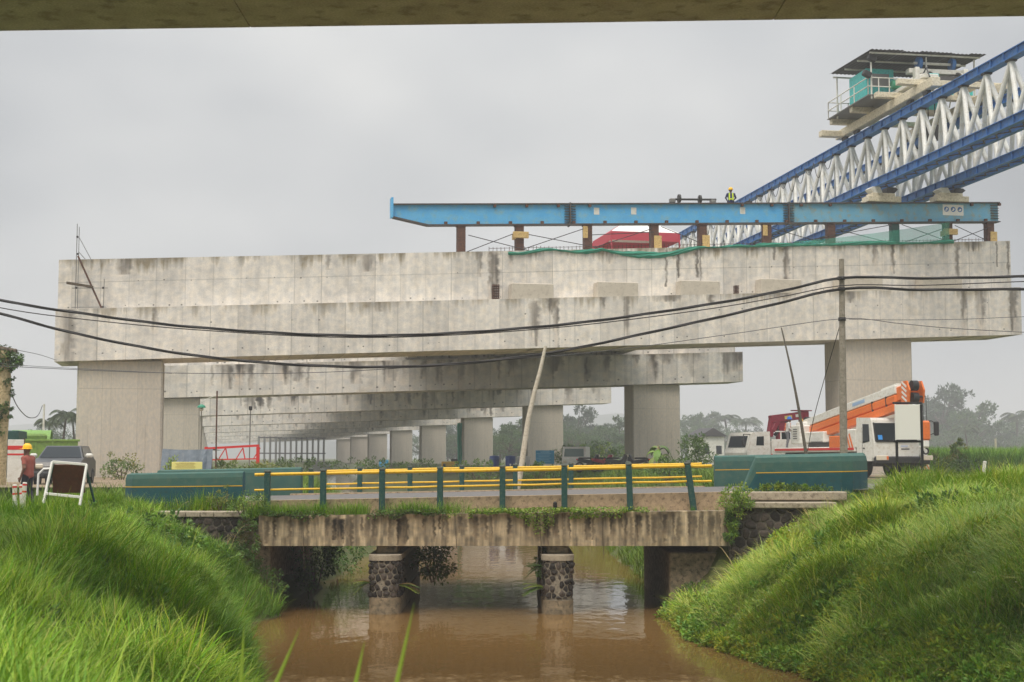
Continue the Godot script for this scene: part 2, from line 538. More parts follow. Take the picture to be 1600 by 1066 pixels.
	M.tarp = tri_mat(mottled(141, 256, 0.03, 0.04, Color8(112, 122, 132), Color8(96, 108, 120), Color8(130, 136, 140), 0.08), 0.5, 0.6)
	M.net = leaf_mat(Color8(30, 110, 90), 0.8)
	M.net.vertex_color_use_as_albedo = false
	M.net.albedo_color = Color8(44, 130, 108)
	M.net_thin = M.net.duplicate()
	M.net_thin.transparency = BaseMaterial3D.TRANSPARENCY_ALPHA
	M.net_thin.albedo_color = Color(0.22, 0.62, 0.52, 0.5)
	M.bamboo = tri_mat(mottled(143, 128, 0.03, 0.05, Color8(204, 196, 180), Color8(190, 180, 160), Color8(150, 138, 116), 0.12), 1.5)
	M.bamboo_dark = tri_mat(mottled(144, 128, 0.03, 0.05, Color8(112, 104, 92), Color8(96, 90, 80), Color8(74, 68, 58), 0.15), 1.5)
	M.pole_wood = tri_mat(mottled(145, 256, 0.02, 0.05, Color8(150, 142, 128), Color8(132, 124, 110), Color8(98, 96, 78), 0.2), 1.0)
	M.bark = tri_mat(mottled(147, 256, 0.03, 0.05, Color8(94, 80, 64), Color8(74, 64, 52), Color8(112, 104, 84), 0.25), 0.8)
	M.palm_bark = tri_mat(mottled(149, 256, 0.03, 0.05, Color8(196, 178, 140), Color8(160, 142, 108), Color8(96, 92, 54), 0.2), 0.8)
	M.sign_blue = sm(Color8(46, 148, 196), 0.5)
	M.drum_blue = sm(Color8(28, 62, 130), 0.4)
	M.sign_yellow = sm(Color8(228, 218, 132), 0.6)
	M.brown_board = tri_mat(mottled(151, 128, 0.03, 0.05, Color8(112, 66, 48), Color8(96, 56, 42), Color8(80, 60, 46), 0.15), 1.2)
	M.helmet_yellow = sm(Color8(246, 190, 20), 0.3)
	M.helmet_blue = sm(Color8(36, 110, 200), 0.3)
	M.person = sm(Color(1, 1, 1), 0.85)
	M.person.vertex_color_use_as_albedo = true
	M.hill = sm(lin(0.06, 0.085, 0.06), 1.0)
	M.leaf = leaf_mat(lin(0.07, 0.12, 0.012))
	M.leaf_far = leaf_mat(lin(0.02, 0.04, 0.01), 0.8)
	M.grass = leaf_mat(lin(0.15, 0.24, 0.01), 0.62)
	M.grass.metallic_specular = 0.3
	# muddy water
	M.water = sm(lin(0.200, 0.112, 0.036), 0.05)
	M.water.metallic_specular = 0.5
	M.water.normal_enabled = true
	M.water.normal_texture = normal_tex(161, 512, 0.022, 3.0, 2)
	M.water.normal_scale = 0.11
	M.water.uv1_scale = Vector3(0.16, 0.16, 1)

# ---------------------------------------------------------------- the scene
func _ready() -> void:
	rng.seed = 20240
	set_camera_and_light()
	make_materials()
	print("materials done ", Time.get_ticks_msec())
	build_ground()
	build_water()
	build_road()
	build_hills()
	for i in 9: build_pier(i)
	build_decks()
	build_overhead()
	print("structure done ", Time.get_ticks_msec())
	build_road_bridge()
	build_railings()
	build_parapets()
	build_wing_walls()
	print("bridge done ", Time.get_ticks_msec())
	build_launching_beam()
	build_cap_top_things()
	build_gantry()
	build_trolley()
	build_cables()
	print("gantry done ", Time.get_ticks_msec())
	build_truck_crane()
	build_loader_truck()
	build_left_vehicles()
	build_yard_things()
	build_bank_things()
	build_people()
	print("things done ", Time.get_ticks_msec())
	build_trees()
	build_plants()
	build_grass()
	print("done ", Time.get_ticks_msec())

func set_camera_and_light() -> void:
	var cam := Camera3D.new()
	cam.name = "camera"
	add_child(cam)
	cam.position = Vector3(0, EYE, 0)
	cam.rotation.x = pitch
	cam.keep_aspect = Camera3D.KEEP_HEIGHT
	cam.fov = rad_to_deg(2.0 * atan(533.0 / F))
	cam.near = 0.1
	cam.far = 9000.0
	var at := CameraAttributesPhysical.new()
	at.frustum_focal_length = 50.0
	at.frustum_focus_distance = 62.0
	at.exposure_aperture = 4.5
	at.frustum_near = 0.1
	at.frustum_far = 9000.0
	cam.attributes = at
	cam.fov = rad_to_deg(2.0 * atan(533.0 / F))
	cam.current = true
	var env := Environment.new()
	env.tonemap_mode = Environment.TONE_MAPPER_LINEAR
	env.tonemap_exposure = 1.4
	env.background_mode = Environment.BG_SKY
	var sky := Sky.new()
	var pm := PanoramaSkyMaterial.new()
	pm.panorama = sky_image()
	sky.sky_material = pm
	env.sky = sky
	env.background_energy_multiplier = 1.0
	env.fog_enabled = true
	env.fog_density = 0.0011
	env.fog_light_color = Color(0.82, 0.82, 0.815)
	env.sdfgi_enabled = true
	env.ssao_enabled = true
	env.ssil_enabled = true
	var we := WorldEnvironment.new()
	we.name = "environment"
	we.environment = env
	add_child(we)
	# the sun behind thin cloud, high behind the camera and a little to its left
	var sun := DirectionalLight3D.new()
	sun.name = "sun"
	add_child(sun)
	sun.look_at_from_position(Vector3(-10, 38, 21), Vector3.ZERO)
	sun.light_energy = 0.48
	sun.light_color = Color(1.0, 0.955, 0.89)
	sun.light_angular_distance = 24.0
	sun.shadow_enabled = true

# overcast: even and hazy near the horizon, brighter overhead, with soft broad clouds
func sky_image() -> ImageTexture:
	var w := 1024
	var h := 512
	var im := Image.create(w, h, false, Image.FORMAT_RGBF)
	var nz := noise(301, 1.3, 4)
	var ny := noise(305, 3.2, 4)
	for y in h:
		var el := PI / 2 - PI * (y + 0.5) / h
		var up: float = smoothstep(0.22, 1.3, el)
		for x in w:
			var az := TAU * (x + 0.5) / w - PI
			var dv := Vector3(cos(el) * sin(az), sin(el) * 1.8, -cos(el) * cos(az))
			var cl: float = nz.get_noise_3dv(dv) * 0.42 + ny.get_noise_3dv(dv) * 0.20
			var fade: float = smoothstep(-0.06, 0.10, el)
			cl *= fade
			# a broad bank of greyer cloud stands to the right of the view
			var bank := exp(-pow((az - 0.42) / 0.30, 2.0)) * 0.24 * (1.0 - up)
			var patch := exp(-pow((az - 0.16) / 0.06, 2.0) - pow((el - 0.20) / 0.05, 2.0)) * 0.12
			var l := 0.485 * (1.0 + cl + patch - bank) * (1.0 + 2.4 * up)
			var t: float = clamp(0.5 - cl * 2.5 + bank * 1.2, 0, 1)
			im.set_pixel(x, y, Color(l * lerp(1.0, 0.945, t), l * lerp(1.0, 0.985, t), l * lerp(0.985, 1.035, t)))
	return ImageTexture.create_from_image(im)

# ---------------------------------------------------------------- ground, river, road
const RIVER := [[-40, 400], [-24, 170], [-10.7, 110], [-1.0, 60], [-1.0, 42], [-1.1, 33], [-1.0, 26.8], [0.5, 21.6], [2.5, 14.5], [6.0, 7.0], [9.5, 0.0], [15, -14]]

func river_dist(x: float, z: float) -> float:
	var best := 1e9
	for i in RIVER.size() - 1:
		var a := Vector2(RIVER[i][0], RIVER[i][1])
		var b := Vector2(RIVER[i + 1][0], RIVER[i + 1][1])
		var q := Geometry2D.get_closest_point_to_segment(Vector2(x, z), a, b)
		best = min(best, q.distance_squared_to(Vector2(x, z)))
	return sqrt(best)

var bank_noise := FastNoiseLite.new()

# the left approach falls away from the bridge
func verge_drop(x: float, z: float) -> float:
	return 0.055 * clamp(x + 9.5, -5.0, 0.0) * smoothstep(30.0, 34.0, z) * (1.0 - smoothstep(42.0, 48.0, z))

# height of the ground; z is the distance in front of the camera
func ground_y(x: float, z: float) -> float:
	var grade: float = 0.02 * clamp(x, -14, 14) * (1.0 - smoothstep(45.0, 70.0, z)) * smoothstep(24.0, 32.0, z)
	grade += verge_drop(x, z)
	var top := grade - 0.06
	if z < 30.0:
		top = lerp(-0.72, top, smoothstep(9.0, 27.0, z))
	var lft: float = 1.0 - smoothstep(-4.0, 0.0, x)
	if z > 9.0: top -= lerp(0.14, 0.42, lft) * smoothstep(9.0, 16.0, z) * (1.0 - smoothstep(31.0, 33.2, z))
	var d := river_dist(x, z) - 4.8 + 0.5 * lft * smoothstep(16.0, 22.0, z)
	var n := bank_noise.get_noise_2d(x * 3.0, z * 3.0)
	if d < 9.0: d += n * 0.5
	if d < -1.2: return WATER - 1.0
	if d < 0.0: return WATER - 0.9 * (-d / 1.2)
	var h := 0.0
	var left: float = 1.0 - smoothstep(-3.0, 0.5, x)
	var s1: float = lerp(0.92, 1.25, left)
	var d1: float = lerp(1.3, 0.85, left)
	if d < d1: h = WATER + s1 * d
	else: h = WATER + s1 * d1 + (d - d1) * lerp(0.47, 0.56, left)
	if z < 24.0: h = lerp(WATER + 0.62 * d, h, smoothstep(12.0, 24.0, z))
	# the road runs on an embankment behind the wing walls
	if x < -5.6 or x > 5.0:
		var bankz: float = grade - 0.04 - max(0.0, 33.3 - z) * 3.0 - max(0.0, z - 41.0) * 0.5
		h = max(h, bankz if z > 31.0 and z < 50.0 else h)
	if d > 0.3 and d < 12.0: h += n * 0.2 + 0.12 * bank_noise.get_noise_2d(x * 9.0 + 50.0, z * 9.0)
	if x > 4.0 and z > 27.0 and z < 33.0: h -= 0.22 * smoothstep(27.0, 30.0, z) * (1.0 - smoothstep(8.5, 10.5, x))
	# smooth corner at the top of the bank
	var k := 0.35
	var m: float = clamp(0.5 + 0.5 * (top - h) / k, 0.0, 1.0)
	return lerp(top, h, m) - k * m * (1.0 - m)

func build_ground() -> void:
	bank_noise.seed = 9
	bank_noise.frequency = 0.09
	var xs := []
	var zs := []
	var x := -34.0
	while x < 34.01:
		xs.append(x); x += 0.55
	var step := 0.8
	x = 34.0
	while x < 1500.0:
		x += step
		step *= 1.28
		xs.append(x); xs.push_front(-x)
	var z := -12.0
	while z < 62.0:
		zs.append(z); z += 0.55
	step = 0.8
	while z < 2400.0:
		zs.append(z)
		z += step
		step *= 1.17
	step = 2.0
	z = -12.0
	while z > -500.0:
		z -= step
		step *= 1.5
		zs.push_front(z)
	var hgt := []
	for zz in zs:
		var row := PackedFloat32Array()
		for xx in xs: row.append(ground_y(xx, zz))
		hgt.append(row)
	var b := MB.new()
	var nx := xs.size()
	var nz := zs.size()
	var nrm := []
	for j in nz:
		var row := PackedVector3Array()
		for i in nx:
			var i0: int = max(i - 1, 0)
			var i1: int = min(i + 1, nx - 1)
			var j0: int = max(j - 1, 0)
			var j1: int = min(j + 1, nz - 1)
			row.append(Vector3(-(hgt[j][i1] - hgt[j][i0]) / (xs[i1] - xs[i0]), 1.0, (hgt[j1][i] - hgt[j0][i]) / (zs[j1] - zs[j0])).normalized())
		nrm.append(row)
	for j in nz - 1:
		for i in nx - 1:
			var p0 := Vector3(xs[i], hgt[j][i], -zs[j])
			var p1 := Vector3(xs[i + 1], hgt[j][i + 1], -zs[j])
			var p2 := Vector3(xs[i + 1], hgt[j + 1][i + 1], -zs[j + 1])
			var p3 := Vector3(xs[i], hgt[j + 1][i], -zs[j + 1])
			b.tri_n(p0, p1, p2, nrm[j][i], nrm[j][i + 1], nrm[j + 1][i + 1])
			b.tri_n(p0, p2, p3, nrm[j][i], nrm[j + 1][i + 1], nrm[j + 1][i])
	structure(b, "ground", M.ground)

func build_water() -> void:
	var b := MB.new()
	var q := []
	for p in [[-60, 420], [60, 420], [60, -14], [-60, -14]]:
		q.append(Vector3(p[0], WATER, -p[1]))
	b.quad(q[3], q[2], q[1], q[0], [Vector2(-60, -14), Vector2(60, -14), Vector2(60, 420), Vector2(-60, 420)])
	structure(b, "river_water", M.water)

func strip(b: MB, left: Array, right: Array, lift: float) -> void:
	for i in left.size() - 1:
		var q := []
		for p in [left[i], right[i], right[i + 1], left[i + 1]]:
			q.append(Vector3(p[0], p[2] + lift, -p[1]))
		b.quad(q[0], q[1], q[2], q[3])

func build_road() -> void:
	# the road crosses the bridge from left to right, then the works yard lies right and left of it
	var b := MB.new()
	var near := []
	var far := []
	for x in [-60.0, -40.0, -26.0, -20.0, -16.0, -12.0, -9.0, -6.2, 5.3, 9.0, 12.0, 16.0, 22.0, 40.0, 60.0]:
		var y: float = 0.02 * clamp(x, -14, 14)
		var za: float = 33.75 + max(0.0, -x - 11.0) * 0.1
		var zb: float = 39.6 + max(0.0, -x - 9.0) * 0.45
		near.append([x, za, y + verge_drop(x, za)]); far.append([x, zb, y + verge_drop(x, zb)])
	strip(b, near, far, 0.03)
	structure(b, "road", M.asphalt)
	b = MB.new()
	var y1: float = -0.03
	for r in [[14.0, 46.0, 27.0, 84.0], [-27.0, 46.0, -12.0, 100.0], [27.0, 62.0, 80.0, 72.0]]:
		b.quad(Vector3(r[0], y1 + 0.02, -r[1]), Vector3(r[2], y1 + 0.02, -r[1]), Vector3(r[2], y1, -r[3]), Vector3(r[0], y1, -r[3]))
	structure(b, "dirt_yard", M.dirt)

func build_hills() -> void:
	for q in [[88.0, 1500.0, 190.0, 50.0, 3], [-500.0, 1700.0, 500.0, 40.0, 4], [800.0, 1700.0, 500.0, 36.0, 6]]:
		var b := MB.new()
		var nz := noise(q[4], 0.004, 4)
		var nA := 40
		var nR := 12
		var at := func(i: int, j: int) -> Vector3:
			var a := TAU * i / nA
			var r: float = float(j) / nR
			var px: float = q[0] + cos(a) * r * q[2]
			var pz: float = q[1] + sin(a) * r * q[2] * 0.5
			var hh: float = q[3] * pow(cos(r * PI / 2), 1.4) * (1.0 + 0.5 * nz.get_noise_2d(px, pz)) - 2.0
			return Vector3(px, hh, -pz)
		for i in nA:
			for j in nR:
				b.quad(at.call(i, j), at.call(i, j + 1), at.call(i + 1, j + 1), at.call(i + 1, j))
		structure(b, "hill", M.hill)

# ---------------------------------------------------------------- viaduct piers
const CAP_END := [-7.5, 44.55]
# underside of the cap at its right end and fall to the left, for each pier
const PIER_Y := [7.84, 7.26, 6.96, 6.68, 6.45, 6.34, 6.25, 6.15, 6.05]
const PIER_NAME := ["foremost viaduct pier, its wide concrete cap spanning the whole picture", "second viaduct pier, its cap end dark and stained right of centre", "third viaduct pier, its right column behind the blue notice board", "fourth viaduct pier counted from the front",
	"fifth viaduct pier counted from the front", "sixth viaduct pier counted from the front", "seventh viaduct pier counted from the front", "eighth viaduct pier, far back under the caps", "ninth and farthest viaduct pier, hazy under the row of caps"]

func slab_part(called: String, mat: Material, parent: Node3D, s0: float, s1: float, yl0: float, yr0: float, yl1: float, yr1: float, t0: float, t1: float, u0 := 0.0) -> void:
	# block between two sloping lines, local axes of a pier (x = s, z = -t)
	var b := MB.new()
	b.hexa([Vector3(s0, yl0, -t0), Vector3(s1, yr0, -t0), Vector3(s1, yr0, -t1), Vector3(s0, yl0, -t1), Vector3(s0, yl1, -t0), Vector3(s1, yr1, -t0), Vector3(s1, yr1, -t1), Vector3(s0, yl1, -t1)], u0)
	part(b, called, mat, parent)

func build_pier(i: int) -> void:
	var o := thing("viaduct_pier", PIER_NAME[i], "bridge pier", hw(0, 0, T1 + 40.0 * i), phi, "piers of the viaduct under construction")
	var s0: float = CAP_END[0] if i == 0 else -8.0
	var s1: float = CAP_END[1] if i == 0 else (43.4 if i < 3 else 42.4 - 0.6 * (i - 3))
	var fall: float = 0.0432 if i == 0 else 0.0375
	var yr: float = PIER_Y[i]
	var yl := yr - fall * (s1 - s0)
	var low_l := 2.56 if i == 0 else 2.45
	var low_r := 2.68 if i == 0 else 2.5
	var cap_mat: Material = M.cap if i == 0 else M["far_cap%d" % (i % 2)]
	slab_part("cap", cap_mat, o, s0, s1, yl, yr, yl + low_l, yr + low_r, 0.0, 3.8, 0.0 if i == 0 else 3.7 * i)
	var g := 0.0 if i == 0 else 0.3
	slab_part("stem", M.stem if i == 0 else M["far_cap%d" % ((i + 1) % 2)], o, s0, s1 - g, yl + low_l - 0.05, yr + low_r - 0.05, yl + low_l + (2.55 if i == 0 else 2.3), yr + low_r + (2.78 if i == 0 else 2.3), 0.95, 2.85, 0.0 if i == 0 else 9.1 * i)
	for k in 2:
		var c: float = [-4.41 if i == 0 else -2.9, 35.98][k]
		var wd: float = 4.08
		var ytop := yl + (c - s0) * fall + 0.02
		var b := MB.new()
		b.cbox(Vector3(c, (ytop - 0.6) / 2.0, -1.7), Vector3(wd, ytop + 0.6, 2.6), 0.09)
		part(b, "column", M.column, o)
	if i == 0:
		var yw := func(s: float) -> float: return yl + low_l + (s - s0) * (yr + low_r - yl - low_l) / (s1 - s0)
		for q in [[15.23, 17.47, 0.78], [19.86, 22.09, 0.76], [24.46, 26.67, 0.74], [29.03, 31.37, 0.74], [33.6, 36.15, 0.72], [38.55, 40.98, 0.7]]:
			var b := MB.new()
			var cs: float = (q[0] + q[1]) / 2
			b.cbox(Vector3(cs, yw.call(cs) + q[2] / 2 - 0.04, -0.46), Vector3(q[1] - q[0], q[2] + 0.1, 0.86), 0.03)
			part(b, "bearing_pedestal", M.pedestal, o)
		# rebar cage left standing on the ledge, and a pipe shoe further right
		for q in [[14.45, 0.85, 0.3], [27.75, 0.5, 0.16]]:
			var b := MB.new()
			var yb: float = yw.call(q[0]) - 0.02
			for a in 4:
				for e in 3:
					var p := Vector3(q[0] + (a - 1.5) * q[2] / 3, yb, -0.3 - 0.15 * e)
					b.tube([p, p + Vector3(0, q[1], 0)], 0.014, 5)
			for e in 6:
				b.cbox(Vector3(q[0], yb + 0.1 + e * q[1] / 6.5, -0.45), Vector3(q[2] + 0.06, 0.03, 0.36), 0.005)
			part(b, "starter_bars", M.rust, o)

# girders and slab already laid behind the first pier
func build_decks() -> void:
	var names := ["girder span hidden behind the foremost pier cap", "girder span shading the third pier cap", "girder span shading the fourth pier cap", "girder span shading the fifth pier cap", "girder span over the sixth pier", "girder span over the seventh pier", "girder span over the eighth pier", "farthest girder span, lost in the haze"]
	for i in 8:
		var o := thing("girder_span", names[i], "bridge deck", hw(0, 0, T1 + 40.0 * i), phi, "girder spans on the viaduct's right half")
		var t0 := 2.86 if i == 0 else 2.9
		var t1 := 40.93
		var ya: float = PIER_Y[i] + 2.5
		var yb: float = PIER_Y[i + 1] + 2.5
		for k in 6:
			var s := 15.5 + k * 3.5
			var dy := -0.0375 * (42.5 - s)
			var b := MB.new()
			b.hexa([Vector3(s - 0.35, ya + dy + 0.1, -t0), Vector3(s + 0.35, ya + dy + 0.1, -t0), Vector3(s + 0.35, yb + dy + 0.1, -t1), Vector3(s - 0.35, yb + dy + 0.1, -t1),
				Vector3(s - 0.35, ya + dy + 2.0, -t0), Vector3(s + 0.35, ya + dy + 2.0, -t0), Vector3(s + 0.35, yb + dy + 2.0, -t1), Vector3(s - 0.35, yb + dy + 2.0, -t1)])
			part(b, "girder", M.concrete, o)
		var b2 := MB.new()
		var sl := 14.0
		var sr := 33.5
		var a0 := ya - 0.0375 * (42.5 - sl) + 2.003
		var a1 := ya - 0.0375 * (42.5 - sr) + 2.003
		var c0 := yb - 0.0375 * (42.5 - sl) + 2.003
		var c1 := yb - 0.0375 * (42.5 - sr) + 2.003
		b2.hexa([Vector3(sl, a0, -t0), Vector3(sr, a1, -t0), Vector3(sr, c1, -t1), Vector3(sl, c0, -t1), Vector3(sl, a0 + 0.22, -t0), Vector3(sr, a1 + 0.22, -t0), Vector3(sr, c1 + 0.22, -t1), Vector3(sl, c0 + 0.22, -t1)])
		part(b2, "deck_slab", M.concrete, o)

# the girder that crosses close above the camera
func build_overhead() -> void:
	var o := thing("overhead_girder", "concrete box girder crossing overhead along the top of the picture", "bridge girder", Vector3(0, 0, -18.4))
	var y0: float = P(0, 50, 20).y
	var y1: float = P(1600, 27, 20).y
	var k := (y1 - y0) / (P(1600, 27, 20).x - P(0, 50, 20).x)
	var ym := (y0 + y1) / 2
	var prof := [Vector2(-4.4, 0.0), Vector2(1.55, 0.0), Vector2(1.6, 0.05), Vector2(1.6, 1.6), Vector2(-4.4, 1.6)]
	for i in 7:
		var b := MB.new()
		# cast in lengths; local x of the profile runs away from the camera
		var x0 := -26.25 + i * 7.5
		b.prism(prof, 0.006, 7.494, Vector3(x0, ym + k * x0, 0), Basis(Vector3(0, 0, -1), Vector3.UP, Vector3(1, k, 0).normalized()))
		part(b, "girder_segment", M.concrete, o)
	for sx in [-1.0, 1.0]:
		var b := MB.new()
		b.cbox(Vector3(sx * 23.5, (ym + k * sx * 23.5 - 1.0) / 2 - 0.5, 0), Vector3(1.8, ym + k * sx * 23.5 + 1.0, 1.8), 0.1)
		part(b, "column", M.concrete, o)

# ---------------------------------------------------------------- the small road bridge
func grade(x: float) -> float:
	return 0.02 * x

# stones of a rubble face: jittered cells cut out of a rectangle, each cell returned as a polygon
func rubble(w: float, h: float, size: float, seed_: int, gap: float, x_lo := -1e9) -> Array:
	var r := RandomNumberGenerator.new()
	r.seed = seed_
	var pts := []
	var row := 0
	var y := -size * 0.3
	while y < h + size * 0.8:
		var x := -size * 0.5 + (0.5 if row % 2 else 0.0) * size
		while x < w + size:
			pts.append(Vector2(x + r.randf_range(-0.3, 0.3) * size, y + r.randf_range(-0.28, 0.28) * size))
			x += size
		y += size * 0.86
		row += 1
	var cells := []
	for p in pts:
		var poly := PackedVector2Array([Vector2(0, 0), Vector2(w, 0), Vector2(w, h), Vector2(0, h)])
		for q in pts:
			if p == q or p.distance_to(q) > size * 2.4: continue
			var m: Vector2 = (p + q) / 2 - (q - p).normalized() * gap / 2
			var nn: Vector2 = (q - p).normalized()
			var out := PackedVector2Array()
			for i in poly.size():
				var a := poly[i]
				var b := poly[(i + 1) % poly.size()]
				var da := (a - m).dot(nn)
				var db := (b - m).dot(nn)
				if da <= 0: out.append(a)
				if da * db < 0: out.append(a + (b - a) * (da / (da - db)))
			poly = out
			if poly.size() < 3: break
		if poly.size() < 3: continue
		var area := 0.0
		for i in poly.size(): area += poly[i].cross(poly[(i + 1) % poly.size()])
		if abs(area) / 2 < size * size * 0.12: continue
		cells.append(poly)
	return cells

# one stone: the cell with rounded-off corners, proud of the mortar; to_3d maps (x, y, out) to a point
func stone_mesh(cell: PackedVector2Array, out: float, to_3d: Callable, mat: Material) -> ArrayMesh:
	var c := Vector2.ZERO
	for p in cell: c += p
	c /= cell.size()
	var ring := PackedVector2Array()
	for i in cell.size():           # cut each corner
		var a := cell[i]
		var b := cell[(i + 1) % cell.size()]
		var jt := 0.5 + 0.5 * sin(a.x * 91.0 + a.y * 57.0)
		ring.append(a.lerp(b, 0.14 + 0.2 * jt)); ring.append(a.lerp(b, 0.9 - 0.22 * jt))
	var b := MB.new()
	var k := ring.size()
	for i in k:
		var p := ring[i]
		var q := ring[(i + 1) % k]
		var p1 := c.lerp(p, 0.86)
		var q1 := c.lerp(q, 0.86)
		b.quad(to_3d.call(p, -0.02), to_3d.call(q, -0.02), to_3d.call(q, out * 0.55), to_3d.call(p, out * 0.55))
		b.quad(to_3d.call(p, out * 0.55), to_3d.call(q, out * 0.55), to_3d.call(q1, out), to_3d.call(p1, out))
		b.tri(to_3d.call(p1, out), to_3d.call(q1, out), to_3d.call(c + Vector2(0.02 * sin(c.x * 40.0), 0.02 * cos(c.y * 50.0)), out * 1.5))
	return b.mesh(mat)

func add_stones(cells: Array, parent: Node3D, to_3d: Callable, seed_: int) -> void:
	var r := RandomNumberGenerator.new()
	r.seed = seed_
	for c in cells:
		part_mesh(stone_mesh(c, r.randf_range(0.012, 0.05), to_3d, M["stone%d" % r.randi_range(0, 3)]), "stone", parent)

const BX0 := -5.75
const BX1 := 4.95
const BZ := 32.5            # distance of the bridge's front face

func build_road_bridge() -> void:
	var o := thing("road_bridge", "small old concrete road bridge crossing the brown river", "bridge", Vector3(0, 0, -BZ))
	var yb := -1.05
	# edge beams front and back: underside level, top following the road
	for k in 2:
		var b := MB.new()
		var z0: float = 0.0 if k == 0 else -7.6
		var z1 := z0 - 0.4
		var yl := -0.37
		var yr := -0.26
		b.hexa([Vector3(BX0, yb, z0), Vector3(BX1, yb, z0), Vector3(BX1, yb, z1), Vector3(BX0, yb, z1), Vector3(BX0, yl, z0), Vector3(BX1, yr, z0), Vector3(BX1, yr, z1), Vector3(BX0, yl, z1)])
		part(b, "edge_beam", M.fascia, o)
	for k in 3:
		var b := MB.new()
		var zc: float = -2.2 - 1.8 * k
		b.box(Vector3(-0.4, -0.82, zc), Vector3(10.7, 0.44, 0.35))
		part(b, "inner_beam", M.old_concrete, o)
	var d := MB.new()
	d.hexa([Vector3(BX0, -0.6, -0.402), Vector3(BX1, -0.6, -0.402), Vector3(BX1, -0.6, -7.598), Vector3(BX0, -0.6, -7.598), Vector3(BX0, -0.372, -0.402), Vector3(BX1, -0.262, -0.402), Vector3(BX1, -0.262, -7.598), Vector3(BX0, -0.372, -7.598)])
	part(d, "deck_slab", M.old_concrete, o)
	# kerb walls carry the road edge, set back from the faces
	for k in 2:
		var b := MB.new()
		var z0: float = -0.72 if k == 0 else -7.1
		var z1 := z0 - 0.25
		b.hexa([Vector3(BX0 - 0.4, -0.39, z0), Vector3(BX1 + 0.4, -0.28, z0), Vector3(BX1 + 0.4, -0.28, z1), Vector3(BX0 - 0.4, -0.39, z1), Vector3(BX0 - 0.4, grade(BX0) + 0.06, z0), Vector3(BX1 + 0.4, grade(BX1) + 0.06, z0), Vector3(BX1 + 0.4, grade(BX1) + 0.06, z1), Vector3(BX0 - 0.4, grade(BX0) + 0.06, z1)])
		part(b, "kerb", M.kerb, o)
	var f := MB.new()
	f.hexa([Vector3(BX0 - 0.4, -0.36, -0.972), Vector3(BX1 + 0.4, -0.25, -0.972), Vector3(BX1 + 0.4, -0.25, -7.098), Vector3(BX0 - 0.4, -0.36, -7.098), Vector3(BX0 - 0.4, grade(BX0), -0.972), Vector3(BX1 + 0.4, grade(BX1), -0.972), Vector3(BX1 + 0.4, grade(BX1), -7.098), Vector3(BX0 - 0.4, grade(BX0), -7.098)])
	part(f, "road_bed", M.old_concrete, o)
	# drain spout in the kerb
	var dr := MB.new()
	dr.cbox(Vector3(1.0, -0.17, -0.70), Vector3(0.09, 0.2, 0.08), 0.03)
	part(dr, "drain_hole", M.black, o)
	# piers with rounded upstream noses of rubble stone
	for k in 2:
		var cx: float = [-2.87, 1.03][k]
		var half: float = 0.33
		var zn: float = -0.02                       # centre of the nose
		var pier := Node3D.new()
		pier.name = "pier"
		o.add_child(pier, true)
		var prof := []
		for a in 13:
			prof.append(Vector2(cx + cos(PI * a / 12.0) * half, -(zn + 0.02) + sin(PI * a / 12.0) * half))
		prof.append(Vector2(cx - half, -6.8)); prof.append(Vector2(cx + half, -6.8))
		var turned := Basis(Vector3.RIGHT, Vector3(0, 0, 1), Vector3.UP)    # polygon y runs towards the camera, extrusion up
		var b := MB.new()
		b.prism(prof, -3.6, -1.36, Vector3.ZERO, turned)
		part(b, "core", M.mortar, pier)
		var co := MB.new()
		var wide := []
		for p in prof: wide.append(Vector2(cx + (p.x - cx) * 1.12, p.y * 1.0 + (0.03 if p.y > -6 else -0.03)))
		co.prism(wide, -1.36, -1.24, Vector3.ZERO, turned)
		part(co, "coping", M.coping, pier)
		var bl := MB.new()
		bl.cbox(Vector3(cx + 0.02, -1.146, -3.55), Vector3(0.5, 0.188, 6.6), 0.03)
		part(bl, "bearing_block", M.old_concrete, pier)
		var foot := MB.new()
		var ft := []
		for p in prof: ft.append(Vector2(cx + (p.x - cx) * 1.07, p.y + (0.03 if p.y > -6 else -0.03)))
		foot.prism(ft, -3.6, -2.18 - 0.06 * k, Vector3.ZERO, turned)
		part(foot, "footing", M.old_concrete, pier)
		var arc := PI * half
		var r := half
		var to3 := func(p: Vector2, out: float) -> Vector3:
			var a: float = PI - p.x / arc * PI
			return Vector3(cx + cos(a) * (r + out), -2.2 + p.y, zn + 0.0 + sin(a) * (r + out))
		add_stones(rubble(arc, 0.84, 0.15, 31 + k, 0.022), pier, to3, 5 + k)
		# flank stones on the side the camera sees
		var sgn := 1.0 if k == 0 else -1.0
		var to3s := func(p: Vector2, out: float) -> Vector3:
			return Vector3(cx + sgn * (half + out), -2.2 + p.y, -0.15 - p.x if sgn > 0 else -1.25 + p.x)
		add_stones(rubble(1.1, 0.84, 0.2, 41 + k, 0.03), pier, to3s, 9 + k)
	# abutments
	for k in 2:
		var b := MB.new()
		if k == 0: b.cbox(Vector3(-6.0, -2.1, -3.9), Vector3(0.9, 3.0, 7.0), 0.03)
		else: b.cbox(Vector3(4.22, -2.42, -3.7), Vector3(1.2, 2.38, 6.4), 0.03)
		part(b, "abutment", M.old_concrete, o)
	var sh := MB.new()
	sh.cbox(Vector3(4.78, -1.15, -3.7), Vector3(0.5, 0.19, 6.2), 0.02)
	part(sh, "bearing_shelf", M.old_concrete, o)

